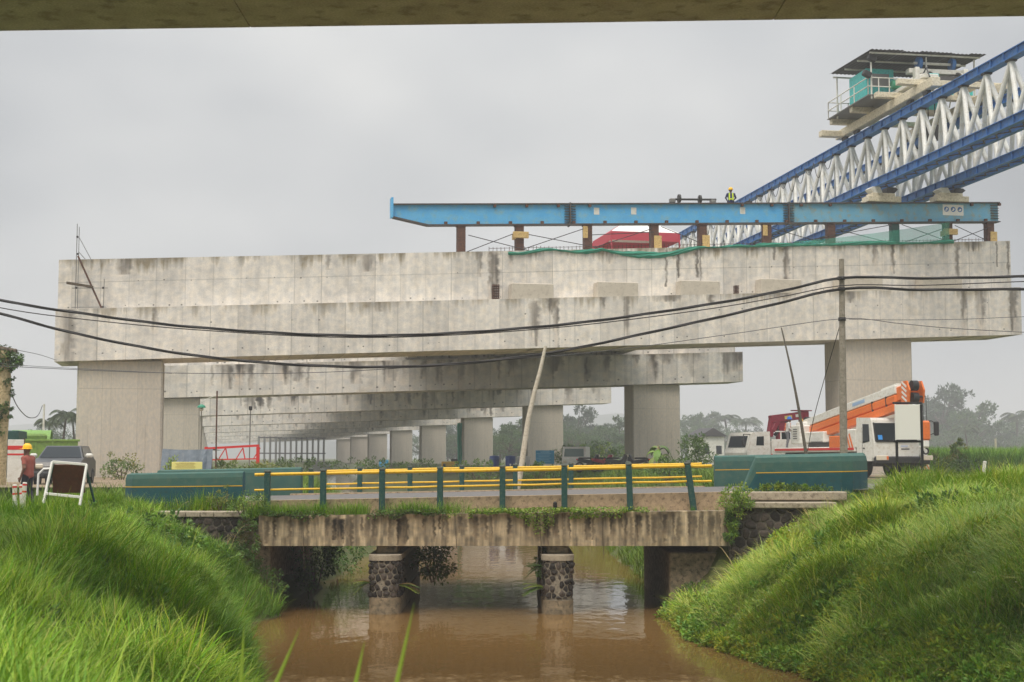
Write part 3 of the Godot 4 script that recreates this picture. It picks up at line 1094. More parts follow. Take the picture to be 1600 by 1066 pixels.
func build_railings() -> void:
	for k in 2:
		var near := k == 0
		var dist: float = 33.0 if near else 39.9
		var o := thing("railing", "yellow pipe railing on teal posts along the bridge's near side" if near else "yellow pipe railing on teal posts along the bridge's far side", "railing", Vector3(0, 0, -dist), 0.0, "railings of the river bridge")
		var xs: Array = [-5.65, -4.36, -3.0, -1.66, -0.22, 1.21, 2.73, 4.2] if near else [-5.61, -4.25, -2.85, -1.4, 0.09, 1.65, 3.25, 4.93]
		for i in xs.size():
			var x: float = xs[i]
			var post := Node3D.new()
			post.name = "post"
			o.add_child(post, true)
			var lean := 0.0
			if near and i == 7: lean = 0.13
			if near and i == 6: lean = 0.03
			post.position = Vector3(x, -0.36 + 0.012 * x, 0)
			post.rotation.z = lean
			var hp := 1.10 + 0.008 * x
			var b := MB.new()
			b.cbox(Vector3(0, hp / 2 - 0.03, 0), Vector3(0.135, hp, 0.16), 0.018)
			part(b, "shaft", M.post_green, post)
			var c := MB.new()
			c.cbox(Vector3(0, hp, 0), Vector3(0.142, 0.07, 0.166), 0.02)
			part(c, "top", M.post_cap, post)
		var x0: float = -5.95 if near else -5.2
		var x1: float = 4.62 if near else 5.3
		for q in [[0.665, 0.038], [0.315, 0.026]]:
			# the pipes run from post to post in lengths that do not quite line up
			var at := [x0]
			for x in xs:
				if x > x0 + 0.3 and x < x1 - 0.3: at.append(x)
			at.append(x1)
			for i in at.size() - 1:
				var b := MB.new()
				var j := rng.randf_range(-0.008, 0.008)
				var pts := []
				for e in 3:
					var x: float = lerp(at[i], at[i + 1], e / 2.0)
					pts.append(Vector3(x, q[0] + 0.0195 * x + j + (rng.randf_range(-0.012, 0.004) if e == 1 else 0.0), 0.03 * (-1 if near else 1)))
				b.tube(pts, q[1], 10)
				part(b, "rail", M.rail_yellow, o)

# solid painted parapets at the bridge ends; footprint runs along a path, with a rounded top
func parapet(o: Node3D, path: Array, y0s: Array, tops: Array, thick: float, mat: Material, top_mat: Material, line := true) -> void:
	# the body is swept along the path: profile in (out, height)
	var body := MB.new()
	var head := MB.new()
	var ln := MB.new()
	var secs := []
	var n := path.size()
	for i in n:
		var p: Vector2 = path[i]
		var a: Vector2 = path[max(i - 1, 0)]
		var c: Vector2 = path[min(i + 1, n - 1)]
		var dirv := (c - a).normalized()
		secs.append([p, Vector2(dirv.y, -dirv.x)])         # normal towards the camera (x right, y = distance)
	var pt := func(i: int, out: float, y: float) -> Vector3:
		var q: Vector2 = secs[i][0] + secs[i][1] * out
		return Vector3(q.x, y, -q.y)
	var h := thick / 2
	for i in n - 1:
		var rows := [[h, 0.0, 0], [h, 0.72, 0], [h, 0.74, 1], [h * 0.98, 0.9, 1], [h * 0.78, 0.975, 1], [0.0, 1.0, 1], [-h * 0.78, 0.975, 1], [-h * 0.98, 0.9, 1], [-h, 0.74, 1], [-h, 0.72, 0], [-h, 0.0, 0]]
		for k in rows.size() - 1:
			var ra: Array = rows[k]
			var rb: Array = rows[k + 1]
			var ya0: float = lerp(y0s[i], tops[i], ra[1])
			var ya1: float = lerp(y0s[i + 1], tops[i + 1], ra[1])
			var yb0: float = lerp(y0s[i], tops[i], rb[1])
			var yb1: float = lerp(y0s[i + 1], tops[i + 1], rb[1])
			var tgt: MB = head if ra[2] == 1 and rb[2] == 1 else body
			tgt.quad(pt.call(i, ra[0], ya0), pt.call(i + 1, ra[0], ya1), pt.call(i + 1, rb[0], yb1), pt.call(i, rb[0], yb0))
		if line and abs(tops[i] - tops[i + 1]) < 0.3:
			for s in [1.0, -1.0]:
				var l0: float = lerp(y0s[i], tops[i], 0.745)
				var l1: float = lerp(y0s[i + 1], tops[i + 1], 0.745)
				var e := h + 0.004
				ln.quad(pt.call(i, e * s, l0), pt.call(i + 1, e * s, l1), pt.call(i + 1, e * s, l1 + 0.022), pt.call(i, e * s, l0 + 0.022))
	for i in [0, n - 1]:
		var prof := []
		for r in [[h, 0.0], [h, 0.74], [h * 0.98, 0.9], [h * 0.78, 0.975], [0.0, 1.0], [-h * 0.78, 0.975], [-h * 0.98, 0.9], [-h, 0.74], [-h, 0.0]]:
			prof.append(pt.call(i, r[0], lerp(y0s[i], tops[i], r[1])))
		for k in range(1, prof.size() - 1):
			if i == 0: body.tri(prof[0], prof[k], prof[k + 1])
			else: body.tri(prof[0], prof[k + 1], prof[k])
	part(body, "wall", mat, o)
	part(head, "rounded_top", top_mat, o)
	if line: part(ln, "painted_line", M.line_yellow, o)

func build_parapets() -> void:
	# near left, with its end turned away from the road
	var o := thing("parapet", "dark teal parapet wall on the bridge's near left end", "parapet", Vector3.ZERO, 0.0, "parapets at the bridge ends")
	var path := [Vector2(-9.25, 34.9), Vector2(-9.2, 34.5), Vector2(-9.0, 34.22), Vector2(-8.45, 34.0), Vector2(-8.0, 33.86), Vector2(-7.2, 33.75), Vector2(-6.32, 33.68)]
	var y0 := []
	var tp := []
	for p in path:
		y0.append(-0.75); tp.append(0.755 + 0.02 * p.x)
	parapet(o, path, y0, tp, 0.26, M.teal, M.teal_pale)
	# far left
	o = thing("parapet", "faded green parapet wall on the bridge's far left end", "parapet", Vector3.ZERO, 0.0, "parapets at the bridge ends")
	path = [Vector2(-10.2, 41.4), Vector2(-9.2, 40.7), Vector2(-8.3, 40.3), Vector2(-5.9, 40.1)]
	y0 = []; tp = []
	for p in path:
		y0.append(-0.6); tp.append(0.795 + 0.02 * p.x)
	parapet(o, path, y0, tp, 0.26, M.teal_pale, M.teal_pale, false)
	# near right, its end flared away
	o = thing("parapet", "bright teal parapet wall in front of the orange crane", "parapet", Vector3.ZERO, 0.0, "parapets at the bridge ends")
	path = [Vector2(5.30, 33.72), Vector2(5.74, 33.72), Vector2(6.4, 33.72), Vector2(7.2, 33.74), Vector2(7.75, 33.78), Vector2(7.98, 33.88), Vector2(8.25, 34.25), Vector2(8.5, 34.65)]
	y0 = []; tp = []
	for p in path:
		y0.append(-0.6); tp.append(0.865 + 0.02 * p.x)
	tp[0] = -0.1        # the end is broken off at a slant
	parapet(o, path, y0, tp, 0.26, M.teal, M.teal_pale)
	# far right
	o = thing("parapet", "faded green parapet wall beside the yellow rails' right end", "parapet", Vector3.ZERO, 0.0, "parapets at the bridge ends")
	path = [Vector2(5.66, 39.95), Vector2(7.2, 39.95), Vector2(9.2, 40.0), Vector2(9.9, 40.2)]
	y0 = []; tp = []
	for p in path:
		y0.append(-0.6); tp.append(0.885 + 0.02 * p.x)
	parapet(o, path, y0, tp, 0.26, M.teal_pale, M.teal_pale)

func build_wing_walls() -> void:
	# left
	var o := thing("wing_wall", "stone wing wall half buried in the left bank's grass", "stone wall", Vector3(0, 0, -32.55), 0.0, "stone wing walls of the bridge")
	var b := MB.new()
	b.box(Vector3(-7.25, -1.55, -0.35), Vector3(2.2, 2.3, 0.6))
	part(b, "core", M.mortar_dark, o)
	var x := -8.35
	for w in [0.55, 0.38, 0.33, 0.31, 0.64]:
		var c := MB.new()
		c.cbox(Vector3(x + w / 2, -0.34, -0.33), Vector3(w - 0.012, 0.12, 0.7), 0.012)
		part(c, "coping_slab", M.coping, o)
		x += w
	add_stones(rubble(2.2, 1.6, 0.2, 61, 0.03), o, func(p: Vector2, out: float) -> Vector3: return Vector3(-8.35 + p.x, -2.0 + p.y, -0.05 + out), 61)
	# right
	o = thing("wing_wall", "stone wing wall below the bright teal parapet on the right bank", "stone wall", Vector3(0, 0, -32.55), 0.0, "stone wing walls of the bridge")
	b = MB.new()
	b.box(Vector3(6.4, -1.5, -0.35), Vector3(2.9, 2.6, 0.6))
	part(b, "core", M.mortar_dark, o)
	var c := MB.new()
	c.cbox(Vector3(6.15, -0.135, -0.31), Vector3(2.46, 0.13, 0.75), 0.015)
	part(c, "coping_slab", M.coping, o)
	var c2 := MB.new()
	c2.cbox(Vector3(6.35, 0.06, -0.75), Vector3(2.8, 0.2, 0.5), 0.02)
	part(c2, "ledge", M.coping, o)
	add_stones(rubble(2.7, 1.7, 0.23, 67, 0.028), o, func(p: Vector2, out: float) -> Vector3: return Vector3(4.97 + p.x, -1.92 + p.y, -0.05 + out), 67)

# ---------------------------------------------------------------- on top of the first pier
func stem_top(s: float) -> float:      # top of the first pier's stem
	return 10.70 + (s + 7.5) * 0.0489

func beam_top(s: float) -> float:
	return 14.62 + (s - 19.18) * 0.0398

func build_launching_beam() -> void:
	var o := thing("launching_beam", "long sky-blue steel beam on rusty stubs above the pier cap", "steel beam", hw(0, 0, T1 + 1.9), phi)
	var sl := 0.0398
	var hgt := 1.07
	# web lengths between the splices
	var runs := [[9.2, 18.8, M.beam_blue], [18.8, 31.4, M.beam_blue], [31.4, 44.35, M.beam_blue_old]]
	for i in 3:
		var r: Array = runs[i]
		var b := MB.new()
		var a := Vector2(r[0], beam_top(r[0]))
		var c := Vector2(r[1] - 0.01, beam_top(r[1]))
		if i == 0:
			b.prism([a, Vector2(a.x, a.y - 0.62), Vector2(a.x + 1.85, a.y + 1.85 * sl - hgt), c - Vector2(0, hgt), c], -0.12, 0.12)
		else:
			b.prism([a, a - Vector2(0, hgt), c - Vector2(0, hgt), c], -0.12, 0.12)
		part(b, "web", r[2], o)
	var top := MB.new()
	bar(top, Vector3(9.2, beam_top(9.2) + 0.015, 0), Vector3(44.4, beam_top(44.4) + 0.015, 0), 0.06, 0.56)
	part(top, "top_flange", M.beam_edge, o)
	var bot := MB.new()
	bar(bot, Vector3(9.2, beam_top(9.2) - 0.66, 0), Vector3(11.05, beam_top(11.05) - hgt - 0.03, 0), 0.06, 0.56)
	bar(bot, Vector3(11.03, beam_top(11.03) - hgt - 0.03, 0), Vector3(44.4, beam_top(44.4) - hgt - 0.03, 0), 0.06, 0.56)
	part(bot, "bottom_flange", M.beam_edge, o)
	var ep := MB.new()
	ep.cbox(Vector3(9.14, beam_top(9.14) - 0.15, 0), Vector3(0.12, 1.05, 0.6), 0.01)
	part(ep, "end_plate", M.beam_blue, o)
	for s in [18.8, 31.4]:
		var pl := MB.new()
		pl.box(Vector3(s, beam_top(s) - hgt / 2 - 0.02, 0), Vector3(0.07, hgt + 0.2, 0.58))
		for e in 7:
			pl.box(Vector3(s, beam_top(s) - 0.12 - e * 0.145, 0.2), Vector3(0.62, 0.025, 0.1))
		part(pl, "splice_plate", M.beam_edge, o)
	for e in 6:
		var pl := MB.new()
		pl.box(Vector3(44.1, beam_top(44.1) - 0.15 - e * 0.15, 0.17), Vector3(0.5, 0.025, 0.1))
		part(pl, "stiffener", M.beam_edge, o)
	var ss := 12.0
	while ss < 44.0:
		var pl := MB.new()
		pl.box(Vector3(ss, beam_top(ss) - hgt + 0.07, 0.2), Vector3(0.16, 0.14, 0.14))
		if int(ss) % 2: pl.box(Vector3(ss + 0.9, beam_top(ss + 0.9) - 0.09, 0.2), Vector3(0.14, 0.14, 0.14))
		part(pl, "clamp", M.rust, o)
		ss += 1.75
	for s in [20.3, 22.4, 28.7]:
		var pl := MB.new()
		pl.box(Vector3(s, beam_top(s) - 0.38, 0.125), Vector3(0.3, 0.38, 0.008))
		part(pl, "notice", M.white_worn, o)
	# safety notice with three blue pictograms
	var nt := MB.new()
	nt.box(Vector3(41.5, beam_top(41.5) - 0.40, 0.127), Vector3(1.3, 0.62, 0.014))
	var sg := part(nt, "safety_sign", M.white, o)
	for k in 3:
		var c := MB.new()
		c.lathe([[0.0, 0.012], [0.145, 0.012], [0.15, 0.0]], Vector3(41.08 + 0.42 * k, beam_top(41.5) - 0.36, 0.135), Basis(Vector3.RIGHT, Vector3(0, 0, 1), Vector3.DOWN), 18)
		part(c, "pictogram", M.chord_blue, sg)
		var w := MB.new()
		w.lathe([[0.0, 0.008], [0.06, 0.008], [0.062, 0.0]], Vector3(41.08 + 0.42 * k + 0.02, beam_top(41.5) - 0.33 - 0.02 * k, 0.147), Basis(Vector3.RIGHT, Vector3(0, 0, 1), Vector3.DOWN), 10)
		w.box(Vector3(41.08 + 0.42 * k - 0.03, beam_top(41.5) - 0.42, 0.150), Vector3(0.12, 0.05, 0.006))
		part(w, "pictogram_figure", M.white, sg)
	# stub supports
	var where := [12.85, 16.02, 19.81, 23.58, 26.35, 30.14, 33.96, 37.87, 41.17, 43.8]
	var told := ["rusty steel stub under the blue beam, nearest its tapered tip", "rusty stub with cream bracket, second from the blue beam's tip", "rusty stub with cream collar left of the red tent", "rusty stub with cream plate in front of the red tent", "rusty stub with cream plate right of the red tent", "rusty stub under the blue beam's second splice",
		"dark rusty stub in front of the far gantry chord", "dark green stub behind the thin netting", "rusty stub with wide cream bracket near the beam's right end", "rusty double stub under the blue beam's right end"]
	for i in where.size():
		var s: float = where[i]
		var h0 := stem_top(s) - 0.03
		var h1 := beam_top(s) - hgt - 0.062
		var st := thing("steel_stub", told[i], "support", hw(s, h0, T1 + 1.9), phi, "stubs carrying the blue beam")
		var b := MB.new()
		var hh := h1 - h0
		# H section
		b.box(Vector3(-0.2, hh / 2, 0), Vector3(0.035, hh, 0.42)); b.box(Vector3(0.2, hh / 2, 0), Vector3(0.035, hh, 0.42)); b.box(Vector3(0, hh / 2, 0.06), Vector3(0.364, hh, 0.3))
		part(b, "post", M.rust if i != 7 else M.dark_green, st)
		var bp := MB.new()
		bp.box(Vector3(0, hh - 0.025, 0.0), Vector3(0.5, 0.05, 0.52))
		part(bp, "head_plate", M.rust, st)
		if i in [1, 8]:
			var k := MB.new()
			k.cbox(Vector3(0.02, hh - 0.55, 0.33), Vector3(0.85, 0.34, 0.18), 0.02)
			k.box(Vector3(-0.3, hh - 0.62, 0.1), Vector3(0.12, 0.3, 0.5))
			part(k, "bracket", M.bracket, st)
		elif i in [3, 4, 9]:
			var k := MB.new()
			k.cbox(Vector3(0.14, hh * 0.32, 0.26), Vector3(0.42, hh * 0.5, 0.08), 0.01)
			part(k, "bracket", M.bracket, st)
		elif i in [2, 5]:
			var k := MB.new()
			k.cbox(Vector3(-0.18, hh * 0.72, 0.26), Vector3(0.26, hh * 0.42, 0.08), 0.01)
			part(k, "bracket", M.bracket, st)

func build_cap_top_things() -> void:
	# bracing wires between the stubs
	var wires := [[13.2, 1.0, 16.9, 0.0], [13.1, 0.1, 16.1, 1.2], [16.4, 1.0, 21.0, 0.05], [16.2, 0.2, 19.7, 1.3], [19.9, 0.9, 23.5, 1.0], [20.1, 0.2, 23.4, 1.2], [23.9, 1.3, 26.3, 0.3], [30.4, 1.1, 33.8, 0.1], [30.5, 0.1, 37.6, 1.2], [34.2, 1.0, 37.7, 0.1], [38.2, 1.2, 41.0, 0.2], [38.1, 0.1, 41.3, 1.1], [41.5, 1.1, 43.7, 0.1], [41.4, 0.2, 43.8, 1.0]]
	for i in wires.size():
		var q: Array = wires[i]
		var b := MB.new()
		b.tube([hw(q[0], stem_top(q[0]) + q[1], T1 + 1.62), hw(q[2], stem_top(q[2]) + q[3], T1 + 1.62)], 0.022, 5)
		single(b, "bracing_wire", M.cable, "thin dark bracing wire under the blue beam, %s from the left" % ["first", "second", "third", "fourth", "fifth", "sixth", "seventh", "eighth", "ninth", "tenth", "eleventh", "twelfth", "thirteenth", "last"][i], "wire", "bracing wires under the blue beam")
	# starter bars along the top of the stem
	var rb := MB.new()
	var s := 14.5
	while s < 44.0:
		var y := stem_top(s)
		rb.tube([hw(s, y - 0.05, T1 + 2.55), hw(s + rng.randf_range(-0.03, 0.03), y + rng.randf_range(0.42, 0.5), T1 + 2.55)], 0.014, 4)
		s += 0.22
	for e in 2:
		rb.tube([hw(14.5, stem_top(14.5) + 0.2 + 0.2 * e, T1 + 2.55), hw(44, stem_top(44) + 0.2 + 0.2 * e, T1 + 2.55)], 0.012, 4)
	var ro := single(rb, "rebar", M.rust, "comb of thin reinforcing bars along the pier cap's top", "rebar")
	ro.set_meta("kind", "stuff")
	# green safety net gathered along the edge
	var net := MB.new()
	var prev := []
	var nn := 90
	for i in nn + 1:
		var ss: float = lerp(15.2, 41.0, float(i) / nn)
		var y := stem_top(ss)
		var sag := 0.0
		if ss > 20.2 and ss < 26.0: sag = sin((ss - 20.2) / 5.8 * PI) * 0.52
		elif ss < 20.2: sag = 0.10 + 0.1 * sin(ss * 1.7)
		else: sag = 0.02
		var hi := 0.10 + 0.05 * sin(ss * 2.3) - sag * 0.55
		if ss > 29.0: hi = 0.14 + 0.06 * sin(ss * 1.1)
		var row := []
		for k in 6:
			var f := k / 5.0
			row.append(hw(ss, y + lerp(hi, -sag - 0.02, f) + 0.015 * sin(ss * 9.0 + k), T1 + 0.93 - 0.10 * sin(f * PI) - 0.035 * sin(k * 2.4 + ss * 3.0)))
		if i > 0:
			for k in 5: net.quad(prev[k + 1], row[k + 1], row[k], prev[k])
		prev = row
	single(net, "safety_net", M.net, "green safety net gathered along the pier cap's top edge", "net")
	var th := MB.new()
	prev = []
	for i in 25:
		var ss: float = lerp(31.5, 41.0, i / 24.0)
		var y := stem_top(ss)
		var row := []
		for k in 5: row.append(hw(ss, y + lerp(0.05, 0.30 + 0.95 * pow(i / 24.0, 1.3), k / 4.0), T1 + 1.35 + 0.05 * sin(i * 1.3 + k)))
		if i > 0:
			for k in 4: th.quad(prev[k], row[k], row[k + 1], prev[k + 1])
		prev = row
	single(th, "net_sheet", M.net_thin, "thin see-through green net stretched behind the right stubs", "net")
	# red and white tent on the deck behind
	var t := thing("tent", "red and white canopy tent behind the blue beam", "tent", hw(26.2, 11.3, T1 + 14), phi)
	for k in 4:
		var b := MB.new()
		var sx: float = [-2.2, 2.2, 2.2, -2.2][k]
		var sz: float = [-2.2, -2.2, 2.2, 2.2][k]
		b.tube([Vector3(sx, 0, sz), Vector3(sx, 3.5, sz)], 0.05, 6)
		part(b, "leg", M.tent_red, t)
		var c := MB.new()
		var nx: float = [2.2, 2.2, -2.2, -2.2][k]
		var nz: float = [-2.2, 2.2, 2.2, -2.2][k]
		c.quad(Vector3(sx, 3.05, sz), Vector3(nx, 3.05, nz), Vector3(nx, 3.6, nz), Vector3(sx, 3.6, sz))
		part(c, "valance", M.tent_red, t)
		var d := MB.new()
		d.tri(Vector3(sx, 3.6, sz), Vector3(nx, 3.6, nz), Vector3(0, 5.0, 0))
		part(d, "roof_panel", M.white if k % 2 == 0 else M.tent_red, t)
	# scaffold at the cap's left end
	var sc := thing("scaffold", "thin pipe scaffold with a plank at the cap's left end", "scaffold", hw(-6.3, 8.15, T1 + 0.45), phi)
	for q in [[-0.32, 0.0, -0.32, 4.3, 0.02], [-0.22, 0.0, -0.22, 4.15, 0.018], [1.02, 0.0, 1.02, 1.6, 0.02], [-0.5, 0.15, 1.15, 0.2, 0.02], [-0.5, 1.1, 1.2, 1.15, 0.02], [-0.2, 3.6, 0.45, 2.4, 0.018], [-0.22, 2.9, 0.1, 2.55, 0.02]]:
		var b := MB.new()
		b.tube([Vector3(q[0], q[1], 0), Vector3(q[2], q[3], 0.02)], q[4], 6)
		part(b, "pipe", M.steel, sc)
	var b1 := MB.new()
	bar(b1, Vector3(-0.25, 2.7, 0.06), Vector3(0.98, 0.02, 0.06), 0.09, 0.05)
	part(b1, "raker", M.rust, sc)
	var b2 := MB.new()
	bar(b2, Vector3(-0.75, 1.35, 0.08), Vector3(0.5, 1.17, 0.08), 0.1, 0.3)
	part(b2, "plank", M.bark, sc)
	for q in [[-0.3, 3.65], [-0.28, 2.8], [0.98, 1.15], [0.98, 0.2], [-0.3, 1.12]]:
		var b := MB.new()
		b.cbox(Vector3(q[0], q[1], 0.02), Vector3(0.1, 0.1, 0.1), 0.02)
		part(b, "coupler", M.dark_steel, sc)
	# pipe spool lying on the blue beam
	var sp := thing("winch_spool", "small dark pipe spool lying on top of the blue beam", "spool", hw(25.6, beam_top(25.6) + 0.045, T1 + 1.9), phi)
	var p1 := MB.new()
	p1.tube([Vector3(-1.0, 0.2, 0), Vector3(1.6, 0.28, 0)], 0.06, 8)
	part(p1, "shaft", M.dark_steel, sp)
	for x in [-0.55, 0.65]:
		var w := MB.new()
		w.lathe([[0.0, -0.05], [0.25, -0.05], [0.25, 0.05], [0.0, 0.05]], Vector3(x, 0.25, 0), Basis(Vector3.UP, Vector3.RIGHT, Vector3(0, 0, -1)), 12)
		part(w, "flange", M.dark_steel, sp)
	for x in [-0.95, 1.4]:
		var w := MB.new()
		w.cbox(Vector3(x, 0.12, 0), Vector3(0.3, 0.24, 0.3), 0.03)
		part(w, "block", M.steel, sp)

# ---------------------------------------------------------------- launching gantry
var g_dir := Vector3(-0.1665, 0, -1).normalized()
var g_turn := atan(0.1665)
const G_Y := 16.25            # underside of the bottom chords
const G_H := 3.75             # to the top of the top chord
const G1 := Vector3(21.2, 0, -79.0)
const G2 := Vector3(25.3, 0, -80.0)

func build_gantry() -> void:
	for k in 2:
		var o := thing("gantry_truss", "left truss of the blue and white launching gantry" if k == 0 else "right truss of the blue and white launching gantry, half hidden behind the left one", "truss", (G1 if k == 0 else G2) + Vector3(0, G_Y + 0.1 * k, 0), g_turn, "trusses of the launching gantry")
		# local -z runs away along the truss
		var l0 := -34.0
		var l1 := 46.0
		for seg in 8:
			var a := l0 + seg * 10.0
			for side in [-1.0, 1.0]:
				var b := MB.new()
				var x: float = side * 0.42
				var mid := -(a + 5.0)
				b.box(Vector3(x, 0.225, mid), Vector3(0.03, 0.39, 9.98))
				b.box(Vector3(x, 0.015, mid), Vector3(0.26, 0.03, 9.98)); b.box(Vector3(x, 0.435, mid), Vector3(0.26, 0.03, 9.98))
				for e in 8:
					b.box(Vector3(x + side * 0.065, 0.225, -(a + 0.6 + e * 1.25)), Vector3(0.1, 0.386, 0.03))
				part(b, "bottom_chord", M.chord_blue, o)
			var t := MB.new()
			t.box(Vector3(0, G_H - 0.22, -(a + 5.0)), Vector3(0.30, 0.36, 9.98))
			t.box(Vector3(0, G_H - 0.02, -(a + 5.0)), Vector3(0.50, 0.04, 9.98)); t.box(Vector3(0, G_H - 0.42, -(a + 5.0)), Vector3(0.50, 0.04, 9.98))
			for e in 8:
				for side in [-1.0, 1.0]:
					t.box(Vector3(side * 0.2, G_H - 0.22, -(a + 0.6 + e * 1.25)), Vector3(0.1, 0.356, 0.03))
			part(t, "top_chord", M.chord_blue, o)
			var lat := MB.new()
			for e in 8:
				var z0 := -(a + e * 1.25)
				bar(lat, Vector3(-0.4, 0.06, z0), Vector3(0.4, 0.06, z0 - 1.25), 0.05, 0.07)
				bar(lat, Vector3(0.4, 0.12, z0), Vector3(-0.4, 0.12, z0 - 1.25), 0.05, 0.07)
			part(lat, "bottom_lattice", M.dark_steel, o)
		# white diagonals: every top node fans out to both bottom chords
		var dm := MB.new()
		var up := Vector3(0, G_H - 0.42, 0)
		var dn := Vector3(0.40, 0.46, 1.17)
		dm.tube([dn, up + (dn - up) * 0.03], [0.128, 0.122], 8)
		var proto := dm.mesh(M.truss_white)
		var l := l0 + 1.5
		while l < l1 - 1.0:
			for sx in [-1.0, 1.0]:
				for sz in [-1.0, 1.0]:
					part_mesh(proto, "diagonal", o, Transform3D(Basis.from_scale(Vector3(sx, 1, sz)), Vector3(0, 0, -l)))
			var nd := MB.new()
			nd.cbox(Vector3(0, G_H - 0.47, -l), Vector3(0.42, 0.12, 0.42), 0.02)
			part(nd, "node_plate", M.dark_steel, o)
			l += 2.35
	# festoon cable hanging in loops below the left truss's top chord
	var f := thing("festoon_cable", "black control cable hanging in loops from the gantry's left top chord", "cable", G1 + Vector3(0, G_Y, 0), g_turn)
	for i in 22:
		var b := MB.new()
		var pts := []
		for e in 9:
			var q := e / 8.0
			pts.append(Vector3(-0.42, G_H - 0.45 - 1.15 * sin(q * PI) * (0.75 + 0.25 * sin(i * 2.1)), -(7.0 + (i + q) * 1.55)))
		b.tube(pts, 0.022, 5)
		part(b, "loop", M.cable, f)
	# saddles on the blue beam
	for k in 2:
		var g: Vector3 = G1 if k == 0 else G2
		# where the truss crosses the blue beam
		var tt := T1 + 1.9
		var dv := Vector3(-sin(phi), 0, -cos(phi))
		var al: float = (tt - g.dot(dv)) / g_dir.dot(dv)
		var at := g + g_dir * al
		var s := at.x * cos(phi) - at.z * sin(phi)
		var y := beam_top(s) + 0.046
		var o := thing("truss_saddle", "pale steel saddle carrying the left gantry truss on the blue beam" if k == 0 else "pale steel saddle carrying the right gantry truss on the blue beam", "saddle", Vector3(at.x, y, at.z), phi, "saddles under the gantry")
		var top := G_Y + 0.1 * k - y
		var b := MB.new()
		b.cbox(Vector3(0, 0.17, 0), Vector3(2.0, 0.32, 0.9), 0.02)
		part(b, "base_box", M.cream, o)
		var c := MB.new()
		c.cbox(Vector3(-0.05, 0.42, 0), Vector3(1.4, 0.18, 0.8), 0.02)
		part(c, "upper_box", M.cream, o)
		for sx in [-1.0, 1.0]:
			var d := MB.new()
			d.prism([Vector2(0.1 * sx, 0.51), Vector2(0.62 * sx, 0.51), Vector2(0.85 * sx, top - 0.12), Vector2(0.7 * sx, top - 0.004), Vector2(0.25 * sx, top - 0.004)], -0.35, 0.35)
			part(d, "roller_cradle", M.white_worn if sx < 0 else M.dark_steel, o)

